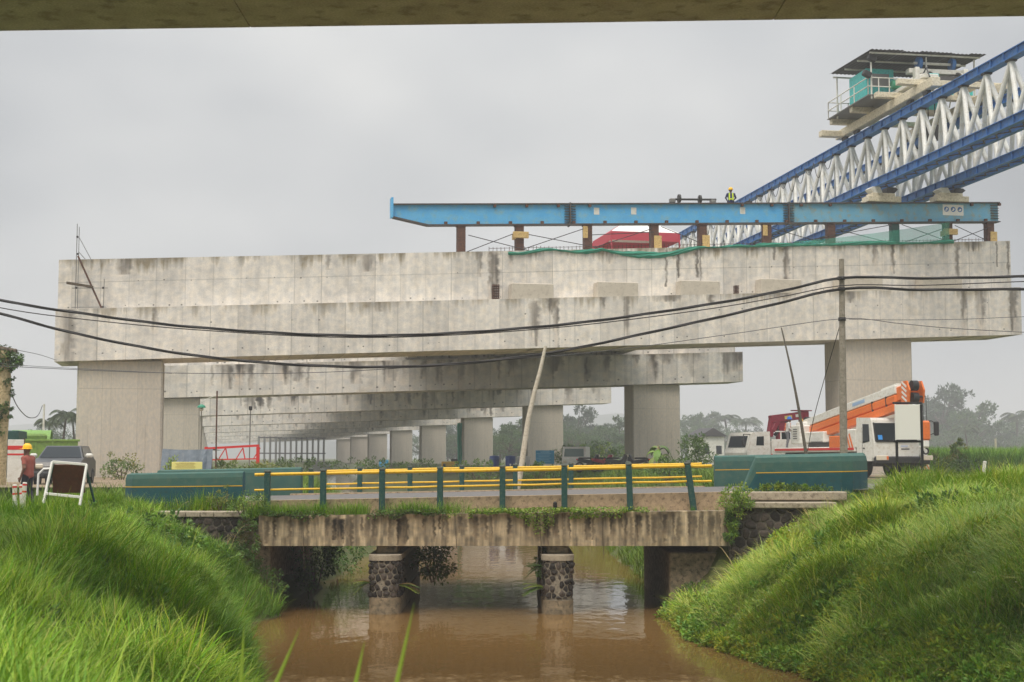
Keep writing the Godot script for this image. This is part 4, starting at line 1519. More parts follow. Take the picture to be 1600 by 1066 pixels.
# ---------------------------------------------------------------- hoist trolley on the gantry
func build_trolley() -> void:
	var o := thing("hoist_trolley", "hoist trolley with dark sheet roof and turquoise cabin on the gantry", "hoist", (G1 + G2) / 2 + g_dir * 1.5 + Vector3(0, G_Y + G_H + 0.02, 0), g_turn)
	# local x to the right, -z away; the trusses run at x = -2.05 and 2.05
	for x in [-2.1, 2.1]:
		var b := MB.new()
		b.cbox(Vector3(x, 0.55, 1.2), Vector3(0.5, 0.5, 13.0), 0.03)
		part(b, "end_carriage", M.cream, o)
		for z in [-4.4, -2.6, 4.6, 6.6]:
			var w := MB.new()
			w.lathe([[0.0, -0.12], [0.26, -0.12], [0.26, 0.12], [0.0, 0.12]], Vector3(x, 0.25, z), Basis(Vector3.UP, Vector3.RIGHT, Vector3(0, 0, -1)), 14)
			part(w, "wheel", M.dark_steel, o)
	for z in [-3.4, -0.4, 3.0, 5.8]:
		var b := MB.new()
		b.cbox(Vector3(-0.3, 0.96, z), Vector3(6.2, 0.3, 0.4), 0.02)
		part(b, "cross_beam", M.cream, o)
	var pf := MB.new()
	pf.cbox(Vector3(-2.35, 1.14, -0.6), Vector3(2.4, 0.06, 6.0), 0.01)
	part(pf, "platform", M.steel, o)
	var rl := MB.new()
	rl.cbox(Vector3(-1.5, 1.36, 2.6), Vector3(0.9, 0.22, 6.6), 0.03)
	rl.cbox(Vector3(0.6, 1.36, 2.6), Vector3(0.5, 0.22, 6.6), 0.03)
	part(rl, "winch_frame", M.white_worn, o)
	# outrigger arm with a lamp box, sticking out at the back left
	var ar := MB.new()
	ar.cbox(Vector3(-2.9, 0.5, -4.6), Vector3(1.4, 0.36, 0.5), 0.02)
	part(ar, "outrigger", M.cream, o)
	# cabin and generator
	var cb := MB.new()
	cb.cbox(Vector3(-2.2, 2.1, -0.2), Vector3(1.7, 1.9, 2.4), 0.04)
	var cab := part(cb, "cabin", M.turquoise, o)
	var wn := MB.new()
	wn.cbox(Vector3(-1.34, 2.15, 0.35), Vector3(0.03, 1.2, 0.9), 0.01)
	wn.cbox(Vector3(-2.2, 2.4, 1.005), Vector3(1.1, 0.7, 0.03), 0.01)
	part(wn, "louvre", M.steel, cab)
	var gn := MB.new()
	gn.cbox(Vector3(0.4, 1.95, -1.6), Vector3(4.0, 1.4, 1.6), 0.04)
	part(gn, "generator", M.turquoise, o)
	# winch drum: green motor, white bell and drum
	var ax := Basis(Vector3.UP, Vector3.RIGHT, Vector3(0, 0, -1))
	var mo := MB.new()
	mo.lathe([[0.0, -0.6], [0.24, -0.6], [0.26, -0.5], [0.26, 0.4], [0.0, 0.4]], Vector3(-1.55, 1.75, 2.4), ax, 14)
	part(mo, "motor", sm(Color8(40, 130, 96), 0.5), o)
	var be := MB.new()
	be.lathe([[0.0, -0.5], [0.24, -0.5], [0.5, -0.1], [0.55, 0.2], [0.5, 0.45], [0.0, 0.45]], Vector3(-0.55, 1.9, 2.4), ax, 18)
	part(be, "gear_bell", M.white, o)
	var du := MB.new()
	du.lathe([[0.0, -0.9], [0.7, -0.9], [0.7, -0.8], [0.5, -0.8], [0.5, 0.8], [0.7, 0.8], [0.7, 0.9], [0.0, 0.9]], Vector3(0.9, 1.9, 2.4), ax, 18)
	part(du, "drum", M.dark_steel, o)
	var bm := MB.new()
	bm.cbox(Vector3(0.6, 2.62, 2.2), Vector3(3.4, 0.28, 0.5), 0.03)
	bm.cbox(Vector3(-0.9, 2.0, 2.9), Vector3(0.25, 1.3, 0.4), 0.02); bm.cbox(Vector3(2.0, 2.0, 2.9), Vector3(0.25, 1.3, 0.4), 0.02)
	part(bm, "winch_portal", M.white_worn, o)
	for x in [-0.4, 1.6]:
		var w := MB.new()
		w.lathe([[0.0, -0.1], [0.36, -0.1], [0.36, 0.1], [0.0, 0.1]], Vector3(x, 3.12, 2.2), ax, 16)
		part(w, "sheave", M.chord_blue, o)
	var sh := MB.new()
	sh.tube([Vector3(-0.7, 3.12, 2.2), Vector3(2.1, 3.12, 2.2)], 0.08, 8)
	part(sh, "sheave_axle", M.white_worn, o)
	# roof: corrugated sheets on purlins
	var posts := [[-3.3, -2.6], [-3.3, 2.3], [2.9, -2.6], [2.9, 2.3], [0.0, 2.3], [0.0, -2.6]]
	for p in posts:
		var b := MB.new()
		b.tube([Vector3(p[0], 0.95, p[1]), Vector3(p[0], 3.45, p[1])], 0.05, 6)
		part(b, "roof_post", M.white_worn, o)
	for z in [-2.7, -0.9, 0.9, 2.6]:
		var b := MB.new()
		b.box(Vector3(-0.2, 3.48, z), Vector3(6.6, 0.08, 0.08))
		part(b, "purlin", M.white_worn, o)
	for i in 7:
		var b := MB.new()
		var x0 := -3.6 + i * 0.98
		var n := 8
		for e in n:
			var xa: float = x0 + 0.98 * e / n
			var xb: float = x0 + 0.98 * (e + 1) / n
			var ya: float = 3.55 + (0.05 if e % 2 else 0.0)
			var yb2: float = 3.55 + (0.0 if e % 2 else 0.05)
			var zf := 2.95 + 0.1 * sin(i * 2.3)
			b.quad(Vector3(xa, ya, zf), Vector3(xb, yb2, zf), Vector3(xb, yb2 + 0.2, -3.0), Vector3(xa, ya + 0.2, -3.0))
		part(b, "roof_sheet", M.roof_sheet, o)
	# handrails and floodlights
	for q in [[-3.5, -3.5, -3.5, 2.3], [-3.5, 2.3, -1.6, 2.3], [-3.5, -3.5, -1.6, -3.5]]:
		var b := MB.new()
		for h in [1.65, 2.15]:
			b.tube([Vector3(q[0], h, q[1]), Vector3(q[2], h, q[3])], 0.035, 5)
		for e in 4:
			var f := e / 3.0
			var p := Vector3(lerp(q[0], q[2], f), 1.15, lerp(q[1], q[3], f))
			b.tube([p, p + Vector3(0, 1.0, 0)], 0.035, 5)
		part(b, "handrail", M.white_worn, o)
	for q in [[-3.6, 2.3, 2.4], [-3.3, 3.2, 2.4]]:
		var b := MB.new()
		b.cbox(Vector3(q[0], q[1], q[2]), Vector3(0.5, 0.34, 0.3), 0.05, Basis(Vector3.FORWARD, 0.4))
		part(b, "floodlight", M.black, o)
	# clutter of the hoist: control boxes, pipes, coiled hose
	var cr := RandomNumberGenerator.new()
	cr.seed = 12
	for i in 16:
		var b := MB.new()
		var sz := Vector3(cr.randf_range(0.25, 0.7), cr.randf_range(0.2, 0.6), cr.randf_range(0.25, 0.8))
		b.cbox(Vector3(cr.randf_range(-1.6, 2.6), 1.2 + sz.y / 2, cr.randf_range(-0.6, 6.2)), sz, 0.03)
		part(b, "equipment_box", [M.white_worn, M.steel, M.cream, M.turquoise][i % 4], o)
	for i in 8:
		var b := MB.new()
		var x := cr.randf_range(-2.4, 2.4)
		var z := cr.randf_range(-1.0, 5.0)
		b.tube([Vector3(x, 1.15, z), Vector3(x + cr.randf_range(-0.3, 0.3), 1.5 + cr.randf_range(0.0, 0.8), z + 0.6), Vector3(x + cr.randf_range(-0.6, 0.6), 1.2, z + 1.6)], 0.04, 6)
		part(b, "hose", M.black if i % 2 else M.white_worn, o)
	var hk := MB.new()
	hk.cbox(Vector3(0.2, -0.9, 2.4), Vector3(0.9, 0.8, 0.7), 0.05)
	hk.tube([Vector3(0.0, -0.5, 2.4), Vector3(0.0, 1.4, 2.4)], 0.03, 5); hk.tube([Vector3(0.4, -0.5, 2.4), Vector3(0.4, 1.4, 2.4)], 0.03, 5)
	part(hk, "hook_block", M.dark_steel, o)

# ---------------------------------------------------------------- cables and the utility pole
func cable(pts: Array, r: float, dist: float, mat: Material, label: String, strands := 1) -> void:
	var cv := Curve3D.new()
	var w := []
	for p in pts: w.append(P(p[0], p[1], dist if p.size() < 3 else p[2]))
	for i in w.size():
		var tn: Vector3 = (w[min(i + 1, w.size() - 1)] - w[max(i - 1, 0)]) / 6.0
		cv.add_point(w[i], -tn, tn)
	var line := []
	var n := int(cv.get_baked_length() / 0.5) + 4
	for i in n: line.append(cv.sample_baked(cv.get_baked_length() * i / (n - 1), true))
	var b := MB.new()
	if strands == 1:
		b.tube(line, r, 6)
	else:
		for k in strands:
			var l2 := []
			for i in line.size():
				var a := TAU * k / strands + i * 0.55
				l2.append(line[i] + Vector3(0, cos(a), sin(a)) * r * 1.15)
			b.tube(l2, r, 5)
	single(b, "overhead_cable", mat, label, "cable", "overhead cables along the road")

func build_cables() -> void:
	var o := thing("utility_pole", "weathered grey utility pole standing behind the bright teal parapet", "utility pole", P(1319, 748, 42.0) * Vector3(1, 0, 1) + Vector3(0, 0.1, 0))
	var b := MB.new()
	var hp: float = P(1321, 405, 42.0).y - 0.1
	b.tube([Vector3(0, -0.4, 0), Vector3(0.02, hp * 0.5, 0), Vector3(0.05, hp, 0)], [0.125, 0.105, 0.075], 12)
	part(b, "shaft", M.pole_wood, o)
	for y in [435.0, 452.0, 499.0]:
		var c := MB.new()
		var yy: float = P(1321, y, 42.0).y - 0.1
		c.lathe([[0.10, -0.05], [0.115, -0.05], [0.115, 0.05], [0.10, 0.05]], Vector3(0.03, yy, 0), Basis(), 12)
		c.cbox(Vector3(0.03, yy, 0.13), Vector3(0.1, 0.07, 0.1), 0.02)
		part(c, "cable_clamp", M.dark_steel, o)
	var z := 41.86
	cable([[-160, 430], [0, 469], [130, 490], [300, 511], [520, 524], [700, 521], [900, 505], [1100, 477], [1220, 455], [1320, 434], [1440, 435], [1600, 432], [1800, 425]], 0.022, z, M.cable, "thick twisted black cable sagging across the pier cap, uppermost of the three", 3)
	cable([[-160, 445], [0, 481], [130, 499], [300, 515], [520, 527], [700, 524], [900, 509], [1100, 484], [1220, 464], [1320, 446], [1440, 446], [1600, 440], [1800, 434]], 0.016, z, M.cable, "thin black cable running just below the uppermost twisted one")
	cable([[-160, 448], [0, 490], [130, 524], [300, 555], [480, 571], [660, 572], [850, 553], [1050, 512], [1200, 478], [1320, 451], [1440, 453], [1600, 452], [1800, 450]], 0.022, z, M.cable, "thick twisted black cable sagging lowest across the pier cap", 3)
	cable([[-100, 566], [40, 574], [270, 583], [500, 582], [720, 568], [950, 548], [1150, 521], [1318, 498], [1400, 505], [1500, 514], [1700, 524]], 0.011, z, M.wire, "thin grey telephone wire rising to the pole's lowest clamp")
	cable([[-60, 560], [20, 570], [140, 577], [268, 583.5]], 0.008, 41.9, M.wire, "thin wire crossing the sky left of the front pier column")
	cable([[10, 544, 49.5], [60, 554, 60], [88, 563, 68.5]], 0.012, 49.5, M.wire, "thin wire from the vine-clad trunk to the pier cap's corner")
	cable([[12, 594, 49.8], [24, 630, 56], [40, 650, 62], [52, 653, 68], [60, 648, 75], [66, 634, 79.9]], 0.02, 50, M.cable, "slack black wire drooping from the vine-clad trunk")
	cable([[1327, 499], [1400, 500], [1500, 499], [1600, 495], [1760, 490]], 0.009, z, M.wire, "thin level wire running right from the pole's lowest clamp")
	cable([[1315, 500, 41.9], [1275, 640, 46.0], [1262, 705, 48.0]], 0.012, 42, M.cable, "slanting stay wire running down left from the utility pole")

# ---------------------------------------------------------------- vehicles
const SIDE := Basis(Vector3(0, 0, -1), Vector3.UP, Vector3.RIGHT)      # prism profile: x towards -z, extruded along x
var AXLE := Basis(Vector3.UP, Vector3.RIGHT, Vector3(0, 0, -1))         # lathe round the x axis

func wheel(parent: Node3D, at: Vector3, r: float, w: float, hub: Material) -> void:
	var t := MB.new()
	t.lathe([[r * 0.55, -w / 2], [r * 0.9, -w / 2], [r, -w * 0.35], [r, w * 0.35], [r * 0.9, w / 2], [r * 0.55, w / 2]], at, AXLE, 18)
	var o := part(t, "wheel", M.rubber, parent)
	var h := MB.new()
	h.lathe([[0.0, -w * 0.4], [r * 0.56, -w * 0.44], [r * 0.56, w * 0.44], [0.0, w * 0.4]], at, AXLE, 14)
	part(h, "rim", hub, o)

func one_box(called: String, at: Vector3, s: Vector3, mat: Material, parent: Node3D, k := 0.02, b := Basis()) -> MeshInstance3D:
	var m := MB.new()
	m.cbox(at, s, k, b)
	return part(m, called, mat, parent)

func build_truck_crane() -> void:
	# local: +z is the front (towards the camera), x to the right
	var front := P(1406, 742, 66.5)
	var turn := atan2(2.5, 11.0)
	var o := thing("truck_crane", "white truck crane with orange telescopic boom facing the river", "truck crane", Vector3(front.x, 0.0, front.z), turn)
	one_box("chassis", Vector3(0, 0.95, -5.8), Vector3(1.4, 0.5, 11.4), M.black, o, 0.05)
	one_box("deck", Vector3(0, 1.34, -6.6), Vector3(2.7, 0.26, 9.6), M.crane_white, o, 0.04)
	one_box("deck_stripe", Vector3(-1.36, 1.36, -6.6), Vector3(0.02, 0.12, 9.4), M.red, o, 0.004)
	for z in [-1.35, -2.9, -8.2, -9.6]:
		for x in [-1.12, 1.12]:
			wheel(o, Vector3(x, 0.56, z), 0.56, 0.42, M.steel)
	# cab: side profile extruded over its width (profile x runs backwards from the front)
	var cab := Node3D.new()
	cab.name = "cab"
	o.add_child(cab, true)
	var cb := MB.new()
	cb.prism([Vector2(-0.12, 0.78), Vector2(-0.12, 1.62), Vector2(0.12, 2.68), Vector2(0.2, 2.80), Vector2(1.55, 2.84), Vector2(1.6, 2.76), Vector2(1.6, 0.9), Vector2(1.2, 0.78)], -1.35, 0.95, Vector3.ZERO, SIDE)
	part(cb, "shell", M.crane_white, cab)
	# windscreen stands in the sloping front
	var ws := MB.new()
	ws.quad(Vector3(-1.2, 1.72, 0.1195), Vector3(0.8, 1.72, 0.1195), Vector3(0.8, 2.55, -0.076), Vector3(-1.2, 2.55, -0.076))
	ws.quad(Vector3(-1.2, 2.55, -0.076), Vector3(0.8, 2.55, -0.076), Vector3(0.8, 2.56, -0.12), Vector3(-1.2, 2.56, -0.12))
	part(ws, "windscreen", M.glass, cab)
	for q in [[-1.24, 0.06], [0.84, 0.06]]:
		var b := MB.new()
		bar(b, Vector3(q[0], 1.7, 0.13), Vector3(q[0], 2.57, -0.07), 0.05, q[1])
		part(b, "pillar", M.black, cab)
	var wl := MB.new()
	bar(wl, Vector3(-1.22, 1.69, 0.14), Vector3(0.82, 1.69, 0.14), 0.05, 0.05)
	bar(wl, Vector3(-0.7, 1.72, 0.15), Vector3(-0.05, 1.80, 0.13), 0.03, 0.03)
	bar(wl, Vector3(0.1, 1.72, 0.15), Vector3(0.6, 1.78, 0.13), 0.03, 0.03)
	part(wl, "wiper", M.black, cab)
	var sw := MB.new()
	sw.prism([Vector2(0.28, 1.7), Vector2(0.34, 2.5), Vector2(0.95, 2.52), Vector2(0.95, 1.62)], -1.362, -1.345, Vector3.ZERO, SIDE)
	part(sw, "side_window", M.glass, cab)
	one_box("door_line", Vector3(-1.352, 1.6, -1.02), Vector3(0.012, 1.5, 0.02), M.dark_steel, cab, 0.002)
	one_box("door_handle", Vector3(-1.365, 1.38, -0.85), Vector3(0.03, 0.05, 0.16), M.black, cab, 0.008)
	one_box("sticker", Vector3(-1.0, 1.88, 0.10), Vector3(0.22, 0.22, 0.012), sm(Color8(40, 140, 220), 0.5), cab, 0.003, Basis(Vector3.RIGHT, -0.23))
	# maker's plate lettering is only a dark line at this distance
	one_box("name_plate", Vector3(0.25, 1.34, 0.128), Vector3(0.42, 0.05, 0.012), M.black, cab, 0.003)
	one_box("emblem", Vector3(0.2, 1.47, 0.126), Vector3(0.36, 0.09, 0.008), sm(Color8(196, 204, 222), 0.5), cab, 0.003)
	# bumper, lamps
	one_box("bumper", Vector3(0.05, 0.82, 0.1), Vector3(2.8, 0.36, 0.4), M.black, o, 0.06)
	one_box("bumper_lip", Vector3(0.05, 0.6, -0.1), Vector3(2.6, 0.14, 0.5), M.black, o, 0.05)
	for x in [-1.0, 1.24]:
		var hl := one_box("headlight", Vector3(x, 0.93, 0.29), Vector3(0.62, 0.22, 0.06), M.lamp_glass, o, 0.02)
		one_box("indicator", Vector3(x - 0.24 * sign(-x) * -1.0, 0.93, 0.325), Vector3(0.1, 0.16, 0.02), M.orange, hl, 0.005)
	one_box("front_fender", Vector3(1.2, 1.25, -0.3), Vector3(0.5, 0.5, 0.7), M.crane_white, o, 0.06)
	one_box("hazard_board", Vector3(1.38, 0.5, -0.2), Vector3(0.5, 0.22, 0.05), M.white, o, 0.01)
	for k in 3:
		one_box("hazard_stripe", Vector3(1.2 + 0.18 * k, 0.5, -0.17), Vector3(0.07, 0.22, 0.012), M.orange, o, 0.002, Basis(Vector3.BACK, 0.5))
	# outrigger jack
	var jk := MB.new()
	jk.tube([Vector3(1.35, 0.05, -0.9), Vector3(1.35, 1.0, -0.9)], 0.06, 8)
	jk.cbox(Vector3(1.35, 0.06, -0.9), Vector3(0.4, 0.08, 0.4), 0.02)
	part(jk, "outrigger_jack", M.dark_steel, o)
	# mirror on its arm
	var mr := MB.new()
	mr.tube([Vector3(0.9, 2.62, -0.1), Vector3(1.6, 2.66, 0.15), Vector3(1.8, 2.55, 0.18)], 0.025, 6)
	mr.tube([Vector3(1.1, 1.75, 0.1), Vector3(1.5, 2.0, 0.2), Vector3(1.75, 2.1, 0.18)], 0.02, 6)
	part(mr, "mirror_arm", M.black, o)
	one_box("mirror", Vector3(1.82, 2.3, 0.2), Vector3(0.26, 0.66, 0.14), M.black, o, 0.05)
	one_box("side_cabinet", Vector3(-0.9, 1.85, -2.4), Vector3(0.9, 0.9, 1.4), M.crane_white, o, 0.05)
	for k in 2:
		one_box("orange_stripe", Vector3(-1.356, 1.75, -2.2 - 0.3 * k), Vector3(0.012, 0.75, 0.14), M.orange, o, 0.003, Basis(Vector3.RIGHT, -0.5))
	one_box("orange_cabinet", Vector3(-1.05, 1.7, -4.0), Vector3(0.62, 0.6, 1.2), M.orange, o, 0.04)
	# slewing upper: turntable, counterweight, boom foot
	var up := Node3D.new()
	up.name = "upper_carriage"
	o.add_child(up, true)
	var tt := MB.new()
	tt.lathe([[1.0, 1.45], [1.05, 1.5], [1.05, 1.72], [0.0, 1.72]], Vector3(0, 0, -7.4), Basis(), 20)
	part(tt, "turntable", M.dark_steel, up)
	one_box("frame", Vector3(0, 2.0, -8.4), Vector3(1.5, 0.56, 3.8), M.crane_white, up, 0.05)
	one_box("counterweight", Vector3(0.3, 2.3, -9.5), Vector3(2.0, 1.1, 1.0), M.crane_white, up, 0.08)
	one_box("engine_box", Vector3(-0.5, 2.15, -9.3), Vector3(1.1, 1.0, 1.2), M.crane_white, up, 0.06)
	for k in 5: one_box("louvre", Vector3(-1.057, 1.95 + 0.12 * k, -9.3), Vector3(0.012, 0.04, 0.5), M.black, up, 0.002)
	one_box("beacon", Vector3(-0.6, 2.93, -9.5), Vector3(0.16, 0.14, 0.16), M.helmet_yellow, up, 0.04)
	var ram := MB.new()
	ram.tube([Vector3(0, 1.9, -6.2), Vector3(0, 2.75, -4.6)], 0.17, 10)
	part(ram, "lift_ram", M.crane_white, up)
	one_box("ram_foot", Vector3(0, 1.8, -6.2), Vector3(0.7, 0.5, 0.6), M.crane_white, up, 0.06)
	var wc := MB.new()
	wc.lathe([[0.0, -0.4], [0.34, -0.4], [0.34, 0.4], [0.0, 0.4]], Vector3(0, 2.75, -9.4), AXLE, 14)
	part(wc, "winch", M.dark_steel, up)
	# boom: nested sections from the foot at the rear to the head over the cab
	var a := Vector3(-0.05, 2.38, -10.2)
	var e := Vector3(-0.05, 3.92, 1.35)
	var bm := Node3D.new()
	bm.name = "boom"
	o.add_child(bm, true)
	var dir := (e - a).normalized()
	var upv := Vector3(0, dir.z, -dir.y)
	var ba := Basis(dir, upv, dir.cross(upv))
	var len := (e - a).length()
	# base section: white upper half, orange lower half
	one_box("upper_shell", a + dir * (len * 0.47) + upv * 0.26, Vector3(len * 0.94, 0.40, 0.86), M.crane_white, bm, 0.03, ba)
	one_box("lower_shell", a + dir * (len * 0.47) - upv * 0.16, Vector3(len * 0.94, 0.44, 0.9), M.orange, bm, 0.09, ba)
	one_box("base_collar", a + dir * 0.5 - upv * 0.2, Vector3(1.5, 0.66, 1.0), M.orange, bm, 0.05, ba)
	one_box("inner_section", a + dir * (len * 0.965) + upv * 0.04, Vector3(0.7, 0.66, 0.7), M.orange, bm, 0.04, ba)
	for f in [0.5, 0.74, 0.86]:
		one_box("wear_band", a + dir * (len * f) - upv * 0.16, Vector3(0.06, 0.5, 0.94), M.dark_steel, bm, 0.01, ba)
	one_box("boom_decal", a + dir * (len * 0.62) + upv * 0.27 + ba.z * 0.436, Vector3(1.3, 0.16, 0.012), sm(Color8(150, 180, 214), 0.5), bm, 0.003, ba)
	one_box("boom_decal", a + dir * (len * 0.62) + upv * 0.27 + ba.z * -0.436, Vector3(1.3, 0.16, 0.012), sm(Color8(150, 180, 214), 0.5), bm, 0.003, ba)
	# folded jib below the boom, on the left flank
	one_box("jib", a + dir * (len * 0.5) - upv * 0.58 + Vector3(-0.32, 0, 0), Vector3(len * 0.86, 0.36, 0.36), M.orange, bm, 0.03, ba)
	one_box("top_guard", a + dir * (len * 0.86) + upv * 0.54, Vector3(1.5, 0.08, 0.5), M.white_worn, bm, 0.02, ba)
	# boom head with sheaves
	var hd := MB.new()
	for x in [-0.36, 0.36]:
		hd.prism([Vector2(-0.2, -0.45), Vector2(0.45, -0.5), Vector2(0.55, 0.1), Vector2(0.3, 0.52), Vector2(-0.2, 0.5)], x - 0.04, x + 0.04, e, Basis(Vector3(0, 0, 1), Vector3.UP, Vector3.LEFT))
	part(hd, "head_plate", M.orange, bm)
	for q in [[0.3, 0.28], [-0.25, 0.3]]:
		var s := MB.new()
		s.lathe([[0.0, -0.14], [0.24, -0.14], [0.24, 0.14], [0.0, 0.14]], e + Vector3(0, q[0], q[1]), AXLE, 16)
		part(s, "sheave", M.black, bm)
	for k in 4:
		one_box("warning_stripe", e + Vector3(-0.415, -0.3 + 0.22 * k, 0.1), Vector3(0.012, 0.1, 0.5), M.white, bm, 0.002, Basis(Vector3.RIGHT, 0.5))
	# hook block hanging before the cab
	var rp := MB.new()
	for x in [-0.08, 0.08]: rp.tube([e + Vector3(0.4 + x, -0.2, 0.45), e + Vector3(0.42 + x, -1.3, 0.45)], 0.014, 5)
	rp.tube([e + Vector3(0.2, -0.2, 0.4), e + Vector3(0.45, -0.2, 0.45)], 0.05, 6)
	part(rp, "hoist_rope", M.cable, bm)
	one_box("hook_block", e + Vector3(0.42, -1.75, 0.45), Vector3(0.42, 0.9, 0.28), M.orange, bm, 0.08)
	one_box("hook_plate", e + Vector3(0.42, -2.35, 0.45), Vector3(0.3, 0.36, 0.22), M.white, bm, 0.06)
	var hk := MB.new()
	var hp := []
	for k in 9: hp.append(e + Vector3(0.42 + 0.13 * sin(k * 0.6), -2.55 - 0.13 + 0.13 * cos(k * 0.6), 0.45))
	hk.tube(hp, 0.04, 6)
	part(hk, "hook", M.dark_steel, bm)

func build_loader_truck() -> void:
	# white lorry with a folded maroon loader crane; it faces left
	var at := P(1150, 744, 78.0)
	var o := thing("loader_truck", "white lorry with folded maroon loader crane beyond the teal parapet", "lorry", Vector3(at.x, 0.0, at.z), 0.42)
	# local x runs back from the nose
	one_box("chassis", Vector3(4.2, 0.8, 0), Vector3(8.0, 0.3, 1.0), M.black, o, 0.04)
	var c := MB.new()
	c.prism([Vector2(0.1, 0.6), Vector2(0.0, 1.2), Vector2(0.28, 2.2), Vector2(0.45, 2.32), Vector2(1.5, 2.36), Vector2(1.55, 0.6)], -1.1, 1.1)
	var cab := part(c, "cab", M.crane_white, o)
	var g := MB.new()
	g.quad(Vector3(0.055, 1.5, -0.85), Vector3(0.055, 1.5, 0.85), Vector3(0.235, 2.12, 0.85), Vector3(0.235, 2.12, -0.85))
	part(g, "windscreen", M.glass, cab)
	var g2 := MB.new()
	g2.prism([Vector2(0.6, 1.6), Vector2(0.66, 2.08), Vector2(1.1, 2.1), Vector2(1.1, 1.6)], 1.095, 1.108)
	part(g2, "side_window", M.glass, cab)
	var m := MB.new()
	m.tube([Vector3(0.3, 2.2, 1.0), Vector3(-0.3, 2.2, 1.25), Vector3(-0.3, 1.9, 1.25)], 0.025, 6)
	part(m, "mirror_arm", M.black, cab)
	one_box("mirror", Vector3(-0.32, 1.75, 1.27), Vector3(0.14, 0.42, 0.24), M.black, cab, 0.04)
	one_box("tail_lamp", Vector3(1.75, 0.95, 1.12), Vector3(0.36, 0.4, 0.06), M.red, o, 0.02)
	# bed with low sides and a rail
	one_box("bed", Vector3(4.6, 1.15, 0), Vector3(6.0, 0.5, 2.3), M.white_worn, o, 0.03)
	one_box("side_board", Vector3(3.6, 1.66, 1.12), Vector3(4.0, 0.56, 0.05), M.crane_white, o, 0.01)
	one_box("toolbox", Vector3(2.1, 1.55, 0), Vector3(0.6, 0.6, 2.1), M.crane_white, o, 0.03)
	for x in [2.2, 3.0, 3.8, 4.6, 5.3]:
		one_box("rail_post", Vector3(x, 2.1, 1.12), Vector3(0.07, 0.5, 0.05), M.white, o, 0.01)
	one_box("rail", Vector3(3.7, 2.36, 1.12), Vector3(3.7, 0.06, 0.06), M.white, o, 0.01)
	one_box("panel", Vector3(2.6, 2.1, 1.0), Vector3(0.6, 0.42, 0.03), M.glass, o, 0.01)
	one_box("generator", Vector3(6.4, 1.9, 0.4), Vector3(1.7, 1.0, 1.4), M.cream, o, 0.04)
	for x in [5.9, 6.9]: one_box("timber", Vector3(x, 1.42, 0.9), Vector3(0.5, 0.5, 0.3), M.brown_board, o, 0.02)
	for x in [1.0, 5.4, 6.6]:
		for z in [-0.95, 0.95]: wheel(o, Vector3(x, 0.5, z), 0.5, 0.34, M.steel)
	# loader: column, folded arm
	var ld := Node3D.new()
	ld.name = "loader_crane"
	o.add_child(ld, true)
	one_box("column", Vector3(2.95, 2.2, 0), Vector3(0.42, 2.0, 0.42), M.maroon, ld, 0.04)
	one_box("slew_base", Vector3(2.9, 1.4, 0), Vector3(0.9, 0.5, 0.9), M.maroon, ld, 0.05)
	var am := MB.new()
	bar(am, Vector3(2.2, 3.05, 0.1), Vector3(4.5, 3.32, 0.1), 0.42, 0.36, 0.04)
	part(am, "arm", M.maroon, ld)
	var am2 := MB.new()
	bar(am2, Vector3(2.3, 2.4, 0.1), Vector3(2.75, 3.1, 0.1), 0.3, 0.34, 0.04)
	bar(am2, Vector3(2.15, 2.1, 0.1), Vector3(2.35, 3.1, 0.1), 0.28, 0.34, 0.04)
	part(am2, "knuckle", M.maroon, ld)
	one_box("arm_tip", Vector3(4.45, 3.05, 0.1), Vector3(0.5, 1.0, 0.4), M.maroon, ld, 0.05)
	one_box("tip_plate", Vector3(4.3, 3.56, 0.1), Vector3(1.1, 0.06, 0.5), M.maroon, ld, 0.01)
	one_box("arm_decal", Vector3(3.3, 3.18, 0.287), Vector3(0.5, 0.18, 0.012), sm(Color8(214, 200, 120), 0.5), ld, 0.003, Basis(Vector3.BACK, 0.12))
	one_box("arm_decal", Vector3(3.95, 3.28, 0.287), Vector3(0.34, 0.16, 0.012), M.white, ld, 0.003, Basis(Vector3.BACK, 0.12))
	var rm := MB.new()
	rm.tube([Vector3(2.5, 2.2, 0.1), Vector3(3.4, 3.0, 0.1)], 0.09, 8)
	part(rm, "ram", M.black, ld)

